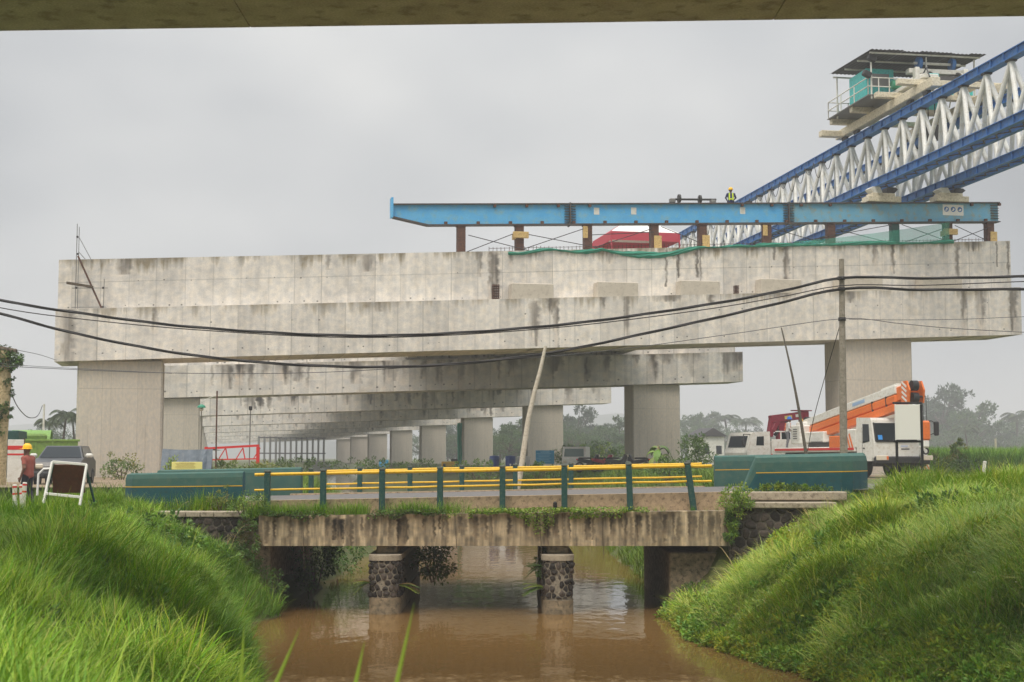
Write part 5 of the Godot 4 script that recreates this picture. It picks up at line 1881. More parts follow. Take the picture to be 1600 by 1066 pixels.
func build_left_vehicles() -> void:
	# grey people carrier, seen from the front
	var at := P(87, 755, 51.0)
	var o := thing("parked_car", "dark grey car facing the camera on the left roadside", "car", Vector3(at.x, -0.08, at.z), 0.16)
	var b := MB.new()
	b.prism([Vector2(0.0, 0.3), Vector2(-0.05, 0.62), Vector2(0.1, 0.86), Vector2(0.95, 1.02), Vector2(3.6, 1.0), Vector2(4.2, 0.9), Vector2(4.2, 0.3)], -0.84, 0.84, Vector3.ZERO, SIDE)
	part(b, "body", M.car_grey, o)
	# cabin narrower at the top
	var c := MB.new()
	c.hexa([Vector3(-0.8, 0.98, -0.85), Vector3(0.8, 0.98, -0.85), Vector3(0.8, 0.98, -4.1), Vector3(-0.8, 0.98, -4.1), Vector3(-0.6, 1.46, -1.65), Vector3(0.6, 1.46, -1.65), Vector3(0.6, 1.46, -3.9), Vector3(-0.6, 1.46, -3.9)])
	part(c, "cabin", M.car_grey, o)
	var w := MB.new()
	var up := Vector3(0, 0.004, 0.006)
	w.quad(Vector3(-0.74, 1.02, -0.905) + up, Vector3(0.74, 1.02, -0.905) + up, Vector3(0.57, 1.42, -1.575) + up, Vector3(-0.57, 1.42, -1.575) + up)
	part(w, "windscreen", M.glass, o)
	for s in [-1.0, 1.0]:
		var sw := MB.new()
		sw.quad(Vector3(s * 0.795, 1.03, -1.2), Vector3(s * 0.795, 1.03, -3.8), Vector3(s * 0.632, 1.42, -3.7), Vector3(s * 0.632, 1.42, -1.75))
		part(sw, "side_window", M.glass, o)
		one_box("mirror", Vector3(s * 0.98, 1.1, -1.15), Vector3(0.26, 0.16, 0.12), M.white_worn, o, 0.05)
		one_box("headlight", Vector3(s * 0.62, 0.72, 0.02), Vector3(0.36, 0.17, 0.12), M.lamp_glass, o, 0.04)
		wheel(o, Vector3(s * 0.76, 0.32, -0.8), 0.32, 0.2, M.steel)
		wheel(o, Vector3(s * 0.76, 0.32, -3.3), 0.32, 0.2, M.steel)
		one_box("fog_lamp", Vector3(s * 0.6, 0.44, 0.04), Vector3(0.2, 0.1, 0.06), M.lamp_glass, o, 0.02)
	one_box("grille", Vector3(0, 0.66, 0.045), Vector3(0.8, 0.16, 0.05), M.steel, o, 0.02)
	one_box("bumper", Vector3(0, 0.42, 0.02), Vector3(1.62, 0.26, 0.14), M.car_grey, o, 0.06)
	one_box("air_intake", Vector3(0, 0.40, 0.085), Vector3(0.8, 0.12, 0.03), M.black, o, 0.01)
	one_box("number_plate", Vector3(0, 0.52, 0.105), Vector3(0.44, 0.11, 0.02), M.black, o, 0.004)
	# green tipper lorry behind it
	at = P(80, 740, 66.0)
	o = thing("tipper_lorry", "green tipper lorry behind the dark grey car", "lorry", Vector3(at.x, -0.05, at.z), 0.5)
	one_box("chassis", Vector3(0, 0.7, -3.2), Vector3(1.0, 0.3, 6.6), M.black, o, 0.04)
	for z in [-0.2, -3.4, -6.2]:
		one_box("side_rib", Vector3(-1.18, 1.25, z - 0.1), Vector3(0.08, 0.95, 0.1), M.truck_green, o, 0.01)
		one_box("side_rib", Vector3(1.18, 1.25, z - 0.1), Vector3(0.08, 0.95, 0.1), M.truck_green, o, 0.01)
	for q in [[-1.12, -3.3, 0.07, 6.6], [1.12, -3.3, 0.07, 6.6]]:
		one_box("side_wall", Vector3(q[0], 1.28, q[1]), Vector3(q[2], 1.0, q[3]), M.truck_green, o, 0.01)
	one_box("tail_gate", Vector3(0, 1.28, 0.03), Vector3(2.3, 1.0, 0.07), M.truck_green, o, 0.01)
	one_box("tail_frame", Vector3(0, 1.79, 0.05), Vector3(2.46, 0.1, 0.14), M.truck_green, o, 0.01)
	one_box("bed_floor", Vector3(0, 0.86, -3.3), Vector3(2.2, 0.1, 6.5), M.truck_green, o, 0.01)
	for k in 3: one_box("gate_rib", Vector3(-0.75 + 0.75 * k, 1.28, 0.085), Vector3(0.08, 0.9, 0.05), M.truck_green, o, 0.01)
	one_box("cab", Vector3(0, 1.35, -7.6), Vector3(2.1, 1.7, 1.6), M.truck_green, o, 0.1)
	for z in [-1.4, -2.5, -7.4]:
		for x in [-0.9, 0.9]: wheel(o, Vector3(x, 0.45, z), 0.45, 0.3, M.steel)
	# lime green tarpaulin load and a dark green container at the left edge
	at = P(48, 745, 76.0)
	o = thing("covered_load", "lime green tarpaulin over a load beyond the tipper lorry", "tarpaulin", Vector3(at.x, -0.05, at.z), 0.25)
	var tp := MB.new()
	var n := 12
	for i in n:
		var a0 := PI * i / n
		var a1 := PI * (i + 1) / n
		for q in 4:
			var x0: float = -1.0 + 0.5 * q
			var f0 := Vector3(x0, 1.3 + 1.15 * pow(sin(a0), 0.5), 1.1 * cos(a0))
			var f1 := Vector3(x0, 1.3 + 1.15 * pow(sin(a1), 0.5), 1.1 * cos(a1))
			tp.quad(f0, f0 + Vector3(0.5, 0.02 * sin(q), 0), f1 + Vector3(0.5, 0.02 * sin(q), 0), f1)
	part(tp, "cover", M.lime, o)
	one_box("load", Vector3(0, 0.7, 0), Vector3(2.0, 1.4, 2.1), M.lime, o, 0.05)
	at = P(2, 745, 70.0)
	o = thing("container", "dark green container at the left edge behind the striped hoarding", "container", Vector3(at.x, -0.05, at.z), 0.2)
	one_box("box", Vector3(0, 1.15, 0), Vector3(1.9, 2.3, 3.0), M.dark_green, o, 0.04)
	for k in 5: one_box("rib", Vector3(-0.8 + 0.4 * k, 1.15, 1.51), Vector3(0.08, 2.1, 0.04), M.dark_green, o, 0.01)
	# hoarding panels with red stripes
	o = thing("hoarding", "white hoarding with red stripes at the left edge", "hoarding", P(14, 740, 56.0) * Vector3(1, 0, 1) + Vector3(0, -0.05, 0), 0.3)
	for k in 3:
		var pn := one_box("panel", Vector3(-1.02 + 0.62 * k, 0.85, 0), Vector3(0.6, 1.7, 0.05), M.white_worn, o, 0.01)
		one_box("stripe", Vector3(-1.02 + 0.62 * k, 1.38, 0.028), Vector3(0.6, 0.16, 0.006), M.red, pn, 0.001)
		one_box("stripe", Vector3(-1.02 + 0.62 * k, 1.12, 0.028), Vector3(0.6, 0.07, 0.006), M.red, pn, 0.001)
	one_box("post", Vector3(-0.71, 0.85, -0.05), Vector3(0.06, 1.8, 0.06), M.dark_steel, o, 0.01)
	one_box("post", Vector3(0.53, 0.85, -0.05), Vector3(0.06, 1.8, 0.06), M.rust, o, 0.01)

func motorcycle(label: String, at: Vector3, turn: float, colour: Material) -> void:
	var o := thing("motorcycle", label, "motorcycle", at, turn, "motorcycles parked behind the bridge railing")
	for x in [-0.62, 0.62]:
		var t := MB.new()
		t.lathe([[0.2, -0.045], [0.27, -0.045], [0.29, 0.0], [0.27, 0.045], [0.2, 0.045]], Vector3(x, 0.29, 0), Basis(Vector3.RIGHT, Vector3(0, 0, 1), Vector3.DOWN), 16)
		var w := part(t, "wheel", M.rubber, o)
		var r := MB.new()
		for k in 5:
			var a := PI * k / 5
			r.tube([Vector3(x - 0.2 * cos(a), 0.29 - 0.2 * sin(a), 0), Vector3(x + 0.2 * cos(a), 0.29 + 0.2 * sin(a), 0)], 0.012, 4)
		part(r, "spokes", M.steel, w)
	var b := MB.new()
	b.prism([Vector2(-0.75, 0.62), Vector2(-0.2, 0.5), Vector2(0.15, 0.42), Vector2(0.42, 0.6), Vector2(0.5, 0.95), Vector2(0.36, 0.98), Vector2(0.15, 0.66), Vector2(-0.7, 0.78)], -0.1, 0.1)
	part(b, "body", colour, o)
	one_box("seat", Vector3(-0.3, 0.79, 0), Vector3(0.75, 0.09, 0.22), M.black, o, 0.04)
	one_box("engine", Vector3(0.0, 0.38, 0), Vector3(0.4, 0.24, 0.22), M.dark_steel, o, 0.04)
	var f := MB.new()
	f.tube([Vector3(0.62, 0.29, 0.05), Vector3(0.44, 0.95, 0.05)], 0.025, 5)
	f.tube([Vector3(0.40, 1.02, -0.33), Vector3(0.44, 1.0, 0), Vector3(0.40, 1.02, 0.33)], 0.018, 5)
	part(f, "fork", M.steel, o)
	one_box("headlight", Vector3(0.54, 0.92, 0), Vector3(0.1, 0.14, 0.16), M.lamp_glass, o, 0.03)
	one_box("tail_light", Vector3(-0.78, 0.72, 0), Vector3(0.05, 0.08, 0.14), M.red, o, 0.01)

func board_on_posts(called: String, label: String, x0: float, x1: float, y0: float, y1: float, dist: float, mat: Material, lines: Material, cat := "sign") -> Node3D:
	var a := P(x0, y1, dist)
	var c := P(x1, y0, dist)
	var cx := (a.x + c.x) / 2
	var o := thing(called, label, cat, Vector3(cx, -0.06, -dist))
	var w := c.x - a.x
	var h := c.y - a.y
	for s in [-0.4, 0.4]:
		one_box("post", Vector3(s * w, (c.y + 0.06) / 2 - 0.1, -0.05), Vector3(0.07, c.y + 0.2, 0.05), M.dark_steel, o, 0.01)
	var pn := one_box("panel", Vector3(0, a.y + 0.06 + h / 2, 0), Vector3(w, h, 0.04), mat, o, 0.008)
	if lines:
		# lines of print, far too small to read from here
		var r := RandomNumberGenerator.new()
		r.seed = int(x0)
		for k in 7:
			var lw := w * (0.5 if k == 0 else r.randf_range(0.55, 0.8))
			one_box("text_line", Vector3(-w * 0.05 if k else 0.0, a.y + 0.06 + h * (0.88 - 0.115 * k), 0.022), Vector3(lw, h * (0.05 if k == 0 else 0.028), 0.004), lines, pn, 0.001)
	return o

func build_yard_things() -> void:
	var bl := sm(Color8(150, 204, 226), 0.6)
	board_on_posts("notice_board", "blue notice board with pale print before the third pier's column", 837, 866, 704, 725, 92, M.sign_blue, bl)
	board_on_posts("notice_board", "small blue notice board left of the fifth pier column", 592, 607, 719, 730, 100, M.sign_blue, bl)
	board_on_posts("yellow_sign", "yellow sign with brown print in front of the grey tarpaulin", 268, 316, 722, 734, 50, M.sign_yellow, sm(Color8(150, 120, 60), 0.7))
	# blue water tanks
	var told := ["blue water tank beside the fourth pier column", "blue water tank with a white spot behind the leaning pole"]
	for k in 2:
		var x: float = [772.5, 797.5][k]
		var p := P(x, 727, 100)
		var o := thing("water_tank", told[k], "tank", Vector3(p.x, -0.06, -100))
		var b := MB.new()
		b.lathe([[0.0, 0.25], [0.33, 0.25], [0.36, 0.3], [0.35, 0.55], [0.37, 0.58], [0.35, 0.62], [0.35, 0.9], [0.37, 0.93], [0.35, 0.97], [0.34, 1.1], [0.0, 1.16]], Vector3.ZERO, Basis(), 18)
		part(b, "drum", M.drum_blue, o)
		one_box("stand", Vector3(0, 0.12, 0), Vector3(0.8, 0.26, 0.8), M.steel, o, 0.02)
		if k == 1: one_box("label", Vector3(0, 0.5, 0.355), Vector3(0.12, 0.14, 0.02), M.white, o, 0.005)
	var cr := P(818, 722, 101)
	var o := thing("crate", "pale crate with green panels beside the blue tanks", "crate", Vector3(cr.x, -0.06, -101))
	one_box("body", Vector3(0, 0.55, 0), Vector3(0.95, 1.1, 0.8), M.white_worn, o, 0.03)
	one_box("green_panel", Vector3(-0.1, 0.45, 0.405), Vector3(0.5, 0.4, 0.02), sm(Color8(80, 150, 110), 0.6), o, 0.004)
	# white van, front towards the camera
	var p := P(896, 735, 88)
	o = thing("white_van", "small white van parked right of the third pier's column", "van", Vector3(p.x, -0.06, -88), -0.15)
	var b := MB.new()
	b.prism([Vector2(0.0, 0.3), Vector2(0.0, 0.9), Vector2(0.25, 1.0), Vector2(0.6, 1.6), Vector2(0.8, 1.68), Vector2(3.2, 1.68), Vector2(3.3, 0.3)], -0.72, 0.72, Vector3.ZERO, SIDE)
	part(b, "body", M.crane_white, o)
	var g := MB.new()
	g.quad(Vector3(-0.62, 1.06, -0.27), Vector3(0.62, 1.06, -0.27), Vector3(0.58, 1.55, -0.55), Vector3(-0.58, 1.55, -0.55))
	part(g, "windscreen", sm(Color8(120, 136, 134), 0.1), o)
	for s in [-1.0, 1.0]:
		one_box("headlight", Vector3(s * 0.55, 0.75, 0.01), Vector3(0.24, 0.16, 0.05), M.lamp_glass, o, 0.02)
		wheel(o, Vector3(s * 0.64, 0.28, -0.7), 0.28, 0.16, M.steel)
		wheel(o, Vector3(s * 0.64, 0.28, -2.6), 0.28, 0.16, M.steel)
	one_box("bumper", Vector3(0, 0.42, 0.03), Vector3(1.4, 0.2, 0.1), M.dark_steel, o, 0.03)
	motorcycle("black motorcycle behind the rail, leftmost of the parked row", P(922, 735, 80) * Vector3(1, 0, 1) + Vector3(0, 0.12, 0), 0.3, M.black)
	motorcycle("motorcycle with a red tail light in the middle of the parked row", P(944, 735, 80) * Vector3(1, 0, 1) + Vector3(0, 0.12, 0), 0.5, M.maroon)
	motorcycle("dark motorcycle with pale trim right of the parked row's middle", P(966, 735, 79) * Vector3(1, 0, 1) + Vector3(0, 0.12, 0), 0.2, M.dark_steel)
	motorcycle("black motorcycle at the right end of the parked row", P(994, 735, 79) * Vector3(1, 0, 1) + Vector3(0, 0.12, 0), 2.7, M.black)
	# orange tarp and yellow machine seen over the rail
	p = P(704, 735, 120)
	o = thing("compactor", "low yellow machine between the fourth and fifth pier columns", "machine", Vector3(p.x, -0.06, -120))
	one_box("body", Vector3(0, 0.42, 0), Vector3(1.5, 0.5, 1.0), M.rail_yellow, o, 0.06)
	one_box("hood", Vector3(0.35, 0.75, 0), Vector3(0.6, 0.3, 0.8), M.black, o, 0.05)
	for x in [-0.5, 0.5]: wheel(o, Vector3(x, 0.25, 0.45), 0.25, 0.2, M.steel)
	# green netted post
	p = P(718, 730, 118)
	o = thing("netted_post", "tall post wrapped in green net beside the fourth pier column", "post", Vector3(p.x, -0.06, -118))
	b = MB.new()
	b.tube([Vector3(0, 0, 0), Vector3(0, 3.9, 0)], 0.06, 6)
	part(b, "post", M.dark_steel, o)
	b = MB.new()
	b.tube([Vector3(0, 0.1, 0), Vector3(0.03, 1.3, 0), Vector3(-0.02, 2.6, 0), Vector3(0.02, 3.85, 0)], [0.16, 0.2, 0.18, 0.22], 9)
	part(b, "net_wrap", M.net, o)
	# tarpaulin shelter, red frame and lamp poles left of the river
	o = thing("tarp_shelter", "grey blue tarpaulin shelter behind the dark teal parapet", "shelter", P(292, 735, 58) * Vector3(1, 0, 1) + Vector3(0, -0.06, 0))
	var pr := []
	b = MB.new()
	for i in 19:
		var f := i / 18.0
		var row := []
		for k in 7:
			var h := k / 6.0
			var fold := 0.07 * sin(f * 23.0 + h * 2.0) * (1.0 - h) + (0.16 * sin(f * 40.0) * (1.0 - h) if f > 0.72 else 0.0)
			row.append(Vector3(-0.98 + 2.05 * f, lerp(0.05, 1.36 - 0.04 * sin(f * PI), h), 0.5 + fold - 0.35 * h))
		row.append(Vector3(-0.98 + 2.05 * f, 1.3, -1.6))
		if i > 0:
			for k in 7: b.quad(pr[k], row[k], row[k + 1], pr[k + 1])
		pr = row
	part(b, "sheet", M.tarp, o)
	for x in [-0.95, 1.02]:
		b = MB.new()
		b.tube([Vector3(x, 0, 0.1), Vector3(x, 1.36, 0.1)], 0.03, 6)
		part(b, "pole", M.bamboo_dark, o)
	o = thing("red_frame", "red steel trestle frame behind the bushes left of the river", "steel frame", P(362, 735, 66) * Vector3(1, 0, 1) + Vector3(0, -0.06, 0))
	b = MB.new()
	bar(b, Vector3(-1.25, 1.42, 0), Vector3(1.25, 1.56, 0), 0.1, 0.12)
	part(b, "top_rail", M.red, o)
	b = MB.new()
	bar(b, Vector3(-1.2, 0.9, 0), Vector3(1.2, 0.95, 0), 0.06, 0.08)
	part(b, "mid_rail", M.red, o)
	for x in [-1.2, 1.2]:
		b = MB.new()
		bar(b, Vector3(x, 0, 0), Vector3(x, 1.5, 0), 0.14, 0.14)
		part(b, "leg", M.red, o)
	for k in 6:
		b = MB.new()
		var x := -1.0 + 0.4 * k
		bar(b, Vector3(x, 0.95, 0), Vector3(x + (0.2 if k % 2 else -0.2) + 0.1, 1.45, 0), 0.04, 0.05)
		part(b, "brace", M.red, o)
	o = thing("lamp_pole", "dark pole with a green shaded lamp on its slanting arm", "lamp post", P(337, 735, 61) * Vector3(1, 0, 1) + Vector3(0, -0.06, 0))
	var hgt: float = P(337, 611, 61).y
	b = MB.new()
	b.tube([Vector3(0, 0, 0), Vector3(0, hgt + 0.06, 0)], 0.035, 7)
	part(b, "pole", M.rust, o)
	b = MB.new()
	b.tube([Vector3(0, hgt - 0.1, 0), Vector3(-0.66, hgt - 0.4, 0), Vector3(-0.66, hgt - 0.6, 0)], 0.018, 6)
	part(b, "arm", M.white_worn, o)
	b = MB.new()
	b.lathe([[0.05, 0.0], [0.16, -0.06], [0.19, -0.14], [0.15, -0.14], [0.0, -0.05]], Vector3(-0.66, hgt - 0.52, 0), Basis(), 12)
	part(b, "lamp_shade", sm(Color8(40, 130, 100), 0.5), o)
	b = MB.new()
	b.lathe([[0.0, 0.09], [0.07, 0.04], [0.09, -0.04], [0.05, -0.1], [0.0, -0.12]], Vector3(-0.66, hgt - 0.7, 0), Basis(), 10)
	part(b, "bulb", M.lamp_glass, o)
	o = thing("lamp_pole", "thin grey pole with a small dark floodlight right of the green lamp", "lamp post", P(389, 735, 66) * Vector3(1, 0, 1) + Vector3(0, -0.06, 0))
	hgt = P(389, 636, 66).y
	b = MB.new()
	b.tube([Vector3(0, 0, 0), Vector3(0.03, hgt, 0)], 0.026, 7)
	part(b, "pole", M.steel, o)
	one_box("floodlight", Vector3(0.03, hgt, 0.02), Vector3(0.16, 0.2, 0.1), M.black, o, 0.03)
	o = thing("lamp_pole", "thin pole standing at the second pier's left column", "lamp post", P(313, 735, 63) * Vector3(1, 0, 1) + Vector3(0, -0.06, 0))
	b = MB.new()
	b.tube([Vector3(0, 0, 0), Vector3(0, P(313, 625, 63).y, 0)], 0.022, 6)
	part(b, "pole", M.bamboo_dark, o)
	# leaning bamboo poles
	b = MB.new()
	var lp := []
	var q0: Vector3 = P(808, 766, 40.6)
	var q1: Vector3 = P(852, 541, 40.8)
	for i in 7:
		var f := i / 6.0
		lp.append(q0.lerp(q1, f) + Vector3(0.02 * sin(f * 9.0) - 0.10 * sin(f * PI) * 0.6, 0, 0))
	b.tube(lp, [0.085, 0.082, 0.078, 0.07, 0.062, 0.055, 0.045], 9)
	single(b, "leaning_pole", M.bamboo, "pale bare pole leaning in front of the third pier's column", "pole")
	b = MB.new()
	lp = []
	q0 = P(1260, 712, 44)
	q1 = P(1221, 512, 44)
	for i in 9:
		var f := i / 8.0
		lp.append(q0.lerp(q1, f) + Vector3(0.05 * sin(f * PI), 0, 0))
	lp.push_front(P(1264, 764, 44))
	b.tube(lp, [0.06, 0.055, 0.05, 0.048, 0.045, 0.04, 0.036, 0.03, 0.026, 0.02], 7)
	single(b, "bamboo_pole", M.bamboo_dark, "thin dark bamboo pole leaning left of the utility pole", "pole")
	# falsework towers far back under the viaduct
	for k in 2:
		o = thing("falsework", ["grey pipe falsework far back between the left columns", "hazy steel falsework left of the far pier columns"][k], "scaffold", P([417, 471][k], 735, 290 + 10 * k) * Vector3(1, 0, 1), phi, "falsework under the far piers")
		for i in [4, 9][k]:
			b = MB.new()
			var x: float = (i - [1.5, 4.0][k]) * 1.15
			b.tube([Vector3(x, 0, 0), Vector3(x, 5.2, 0)], 0.22, 7)
			part(b, "pipe", M.steel, o)
		for y in [1.8, 5.0]:
			b = MB.new()
			bar(b, Vector3([-1.8, -5.0][k], y, 0.1), Vector3([3.0, 5.0][k], y, 0.1), 0.25, 0.2)
			part(b, "walers", M.dark_steel, o)
	# small white building among the trees
	o = thing("white_house", "small white house among the trees left of the cranes", "house", P(1104, 735, 190) * Vector3(1, 0, 1) + Vector3(0, -0.06, 0), 0.3)
	one_box("wall", Vector3(0, 1.9, 0), Vector3(3.4, 3.8, 4.0), M.white_worn, o, 0.05)
	b = MB.new()
	b.prism([Vector2(-2.1, 3.78), Vector2(2.1, 3.78), Vector2(0, 4.9)], -2.3, 2.3)
	part(b, "roof", M.roof_sheet, o)
	for x in [-0.9, 0.9]: one_box("window", Vector3(x, 2.0, 2.01), Vector3(0.8, 1.1, 0.06), M.glass, o, 0.02)
	# white marker post by the dirt track, right
	var mp := MB.new()
	var m0: Vector3 = P(1538, 745, 64)
	mp.cbox(Vector3(0, 0.36, 0), Vector3(0.13, 0.86, 0.13), 0.02, Basis(Vector3.FORWARD, 0.12))
	single(mp, "marker_post", M.white_worn, "short white marker post leaning beside the dirt track", "post", "", Vector3(m0.x, 0.0, -64))
	var up := MB.new()
	m0 = P(1557, 735, 120)
	up.tube([Vector3.ZERO, Vector3(0, 2.6, 0)], 0.09, 7)
	single(up, "field_post", M.bamboo, "pale upright post in the green field on the right", "post", "", Vector3(m0.x, -0.06, -120))
	up = MB.new()
	m0 = P(66, 735, 80)
	up.tube([Vector3.ZERO, Vector3(0, P(66, 630, 80).y, 0)], 0.06, 7)
	single(up, "wire_post", M.white_worn, "slim pale post carrying the slack wire left of the pier", "post", "", Vector3(m0.x, -0.06, -80))

func build_bank_things() -> void:
	# white board on two black posts, right bank
	var d := 35.0
	var o := thing("signboard", "blank white signboard on two black posts on the right bank", "sign", P(1421, 772, d) * Vector3(1, 0, 1) + Vector3(0, 0.05, 0))
	var cx: float = P(1421, 772, d).x
	for q in [[1401.5, 638.0], [1441.0, 632.0]]:
		var x: float = P(q[0], 700, d).x - cx
		var b := MB.new()
		b.cbox(Vector3(x, P(0, q[1], d).y / 2 - 0.3, 0), Vector3(0.06, P(0, q[1], d).y + 0.5, 0.06), 0.01)
		part(b, "post", M.black, o)
	for y in [630.0, 690.0]:
		one_box("cross_bar", Vector3(0.0, P(0, y, d).y - 0.05, 0.0), Vector3(0.72, 0.05, 0.05), M.black, o, 0.008)
	var yc: float = P(0, 660, d).y - 0.05
	one_box("panel", Vector3(-0.02, yc, 0.05), Vector3(0.60, 0.86, 0.03), M.white, o, 0.006)
	for s in [-0.315, 0.275]: one_box("edge_strip", Vector3(s, yc, 0.055), Vector3(0.02, 0.88, 0.05), M.white, o, 0.004)
	# A-frame with a brown board, left bank
	var g := P(102, 785, 30.0)
	var gy: float = P(102, 786, 30.0).y
	o = thing("board_trestle", "white trestle frame with a brown board on the left bank", "trestle", Vector3(g.x, gy, -30.0), 0.18)
	var tl := Vector3(-0.30, 0.86, -0.12)
	var tr := Vector3(0.40, 0.80, -0.12)
	var bl := Vector3(-0.40, 0.2, 0.12)
	var br := Vector3(0.32, 0.12, 0.12)
	for q in [[tl, tr], [tl, Vector3(-0.42, 0.0, 0.17)], [tr, Vector3(0.31, -0.05, 0.17)], [bl, br]]:
		var b := MB.new()
		bar(b, q[0], q[1], 0.055, 0.045, 0.006)
		part(b, "frame_bar", M.white, o)
	for s in [[-0.28, -0.5], [0.36, 0.52]]:
		var b := MB.new()
		bar(b, Vector3(s[0], 0.82, -0.14), Vector3(s[1], 0.0, -0.6), 0.045, 0.04, 0.006)
		part(b, "back_leg", M.post_green, o)
	var bb := MB.new()
	bb.cbox(Vector3(0.01, 0.5, -0.35), Vector3(0.66, 0.66, 0.02), 0.004, Basis(Vector3.RIGHT, 0.42))
	part(bb, "board", M.brown_board, o)
	# white pipe rail lying behind it
	var b2 := MB.new()
	var r0 := P(60, 741, 37)
	var r1 := P(68, 733, 37)
	var r2 := P(102, 731, 37)
	var r3 := P(104, 760, 37)
	b2.tube([r0 + Vector3(-0.02, -0.55, 0), r0, r1, r2, r3], 0.03, 7)
	single(b2, "pipe_rail", M.white, "bent white pipe rail standing before the grey car", "rail")
	# bollards
	var told := ["white bollard with red bands, left one of the front pair", "white bollard with red bands, right one of the front pair", "white bollard with a red band half hidden behind the pair"]
	for k in 3:
		var q: Array = [[26.0, 757.0, 29.0, 0.04], [34.5, 753.5, 29.2, -0.05], [38.0, 757.0, 30.6, 0.06]][k]
		var p := P(q[0], q[1], q[2])
		var y0 := ground_y(p.x, q[2]) - 0.05
		o = thing("bollard", told[k], "bollard", Vector3(p.x, y0, -q[2]), 0.0, "red and white bollards on the left bank")
		o.rotation.z = q[3]
		var h := p.y - y0
		var b := MB.new()
		b.lathe([[0.045, -0.1], [0.045, h - 0.02], [0.035, h], [0.0, h]], Vector3.ZERO, Basis(), 12)
		part(b, "post", M.white_worn, o)
		for e in 2:
			var c := MB.new()
			c.lathe([[0.046, 0.0], [0.0475, 0.002], [0.0475, 0.035], [0.046, 0.037]], Vector3(0, h - 0.07 - 0.14 * e, 0), Basis(), 12)
			part(c, "red_band", M.red, o)

# ---------------------------------------------------------------- people
# bones: [from, to, radius, radius, colour]; one continuous surface by surface nets over their smooth union
func body_mesh(bones: Array, cell: float, extra: MB) -> ArrayMesh:
	var lo := Vector3.ONE * 1e9
	var hi := Vector3.ONE * -1e9
	for b in bones:
		for k in 2:
			lo = lo.min(b[k] - Vector3.ONE * (b[2 + k] + 0.06))
			hi = hi.max(b[k] + Vector3.ONE * (b[2 + k] + 0.06))
	var nx := int((hi.x - lo.x) / cell) + 2
	var ny := int((hi.y - lo.y) / cell) + 2
	var nz := int((hi.z - lo.z) / cell) + 2
	var f := PackedFloat32Array()
	f.resize(nx * ny * nz)
	f.fill(1.0)
	var own := PackedByteArray()
	own.resize(nx * ny * nz)
	var near := PackedFloat32Array()
	near.resize(nx * ny * nz)
	near.fill(1.0)
	for bi in bones.size():
		var bone: Array = bones[bi]
		var a: Vector3 = bone[0]
		var ab: Vector3 = bone[1] - a
		var l2: float = max(ab.length_squared(), 1e-8)
		var r: float = max(bone[2], bone[3]) + 0.05
		var b0: Vector3 = (a.min(bone[1]) - Vector3.ONE * r - lo) / cell
		var b1: Vector3 = (a.max(bone[1]) + Vector3.ONE * r - lo) / cell
		for z in range(max(0, int(b0.z)), min(nz, int(b1.z) + 1)):
			for y in range(max(0, int(b0.y)), min(ny, int(b1.y) + 1)):
				for x in range(max(0, int(b0.x)), min(nx, int(b1.x) + 1)):
					var p := lo + Vector3(x, y, z) * cell
					var t: float = clamp((p - a).dot(ab) / l2, 0.0, 1.0)
					var dd: float = (p - a - ab * t).length() - lerp(bone[2], bone[3], t)
					var i := (z * ny + y) * nx + x
					if dd < near[i]:
						near[i] = dd
						own[i] = bi
					var h: float = max(0.03 - abs(f[i] - dd), 0.0) / 0.03
					f[i] = min(f[i], dd) - h * h * 0.03 * 0.25
	var at := {}
	var sx := 1
	var sy := nx
	var sz := nx * ny
	for z in nz - 1:
		for y in ny - 1:
			for x in nx - 1:
				var i := z * sz + y * sy + x
				var s := 0
				var c := [f[i], f[i + sx], f[i + sy], f[i + sx + sy], f[i + sz], f[i + sx + sz], f[i + sy + sz], f[i + sx + sy + sz]]
				for k in 8:
					if c[k] < 0: s += 1
				if s == 0 or s == 8: continue
				var sum := Vector3.ZERO
				var cnt := 0
				for e in [[0, 1], [2, 3], [4, 5], [6, 7], [0, 2], [1, 3], [4, 6], [5, 7], [0, 4], [1, 5], [2, 6], [3, 7]]:
					var u: float = c[e[0]]
					var v: float = c[e[1]]
					if (u < 0) == (v < 0): continue
					var t := u / (u - v)
					var pa := Vector3(e[0] & 1, (e[0] >> 1) & 1, e[0] >> 2)
					var pb := Vector3(e[1] & 1, (e[1] >> 1) & 1, e[1] >> 2)
					sum += pa.lerp(pb, t)
					cnt += 1
				var g := Vector3(c[1] + c[3] + c[5] + c[7] - c[0] - c[2] - c[4] - c[6], c[2] + c[3] + c[6] + c[7] - c[0] - c[1] - c[4] - c[5], c[4] + c[5] + c[6] + c[7] - c[0] - c[1] - c[2] - c[3])
				at[i] = [lo + (Vector3(x, y, z) + sum / cnt) * cell, g.normalized(), bones[own[i]][4]]
	var m := extra
	m.tinted = true
	for i in at:
		for ax in 3:
			var e: int = [sx, sy, sz][ax]
			var o1: int = [sy, sz, sx][ax]
			var o2: int = [sz, sx, sy][ax]
			if (f[i] < 0) == (f[i + e] < 0): continue
			if not (at.has(i - o1) and at.has(i - o2) and at.has(i - o1 - o2)): continue
			var q := [at[i], at[i - o1], at[i - o1 - o2], at[i - o2]]
			if f[i] < 0: q.reverse()
			for t in [[0, 1, 2], [0, 2, 3]]:
				for k in t:
					m.col = q[k][2]
					m.vert(q[k][0], q[k][1], Vector2.ZERO)
	return m.mesh(M.person)

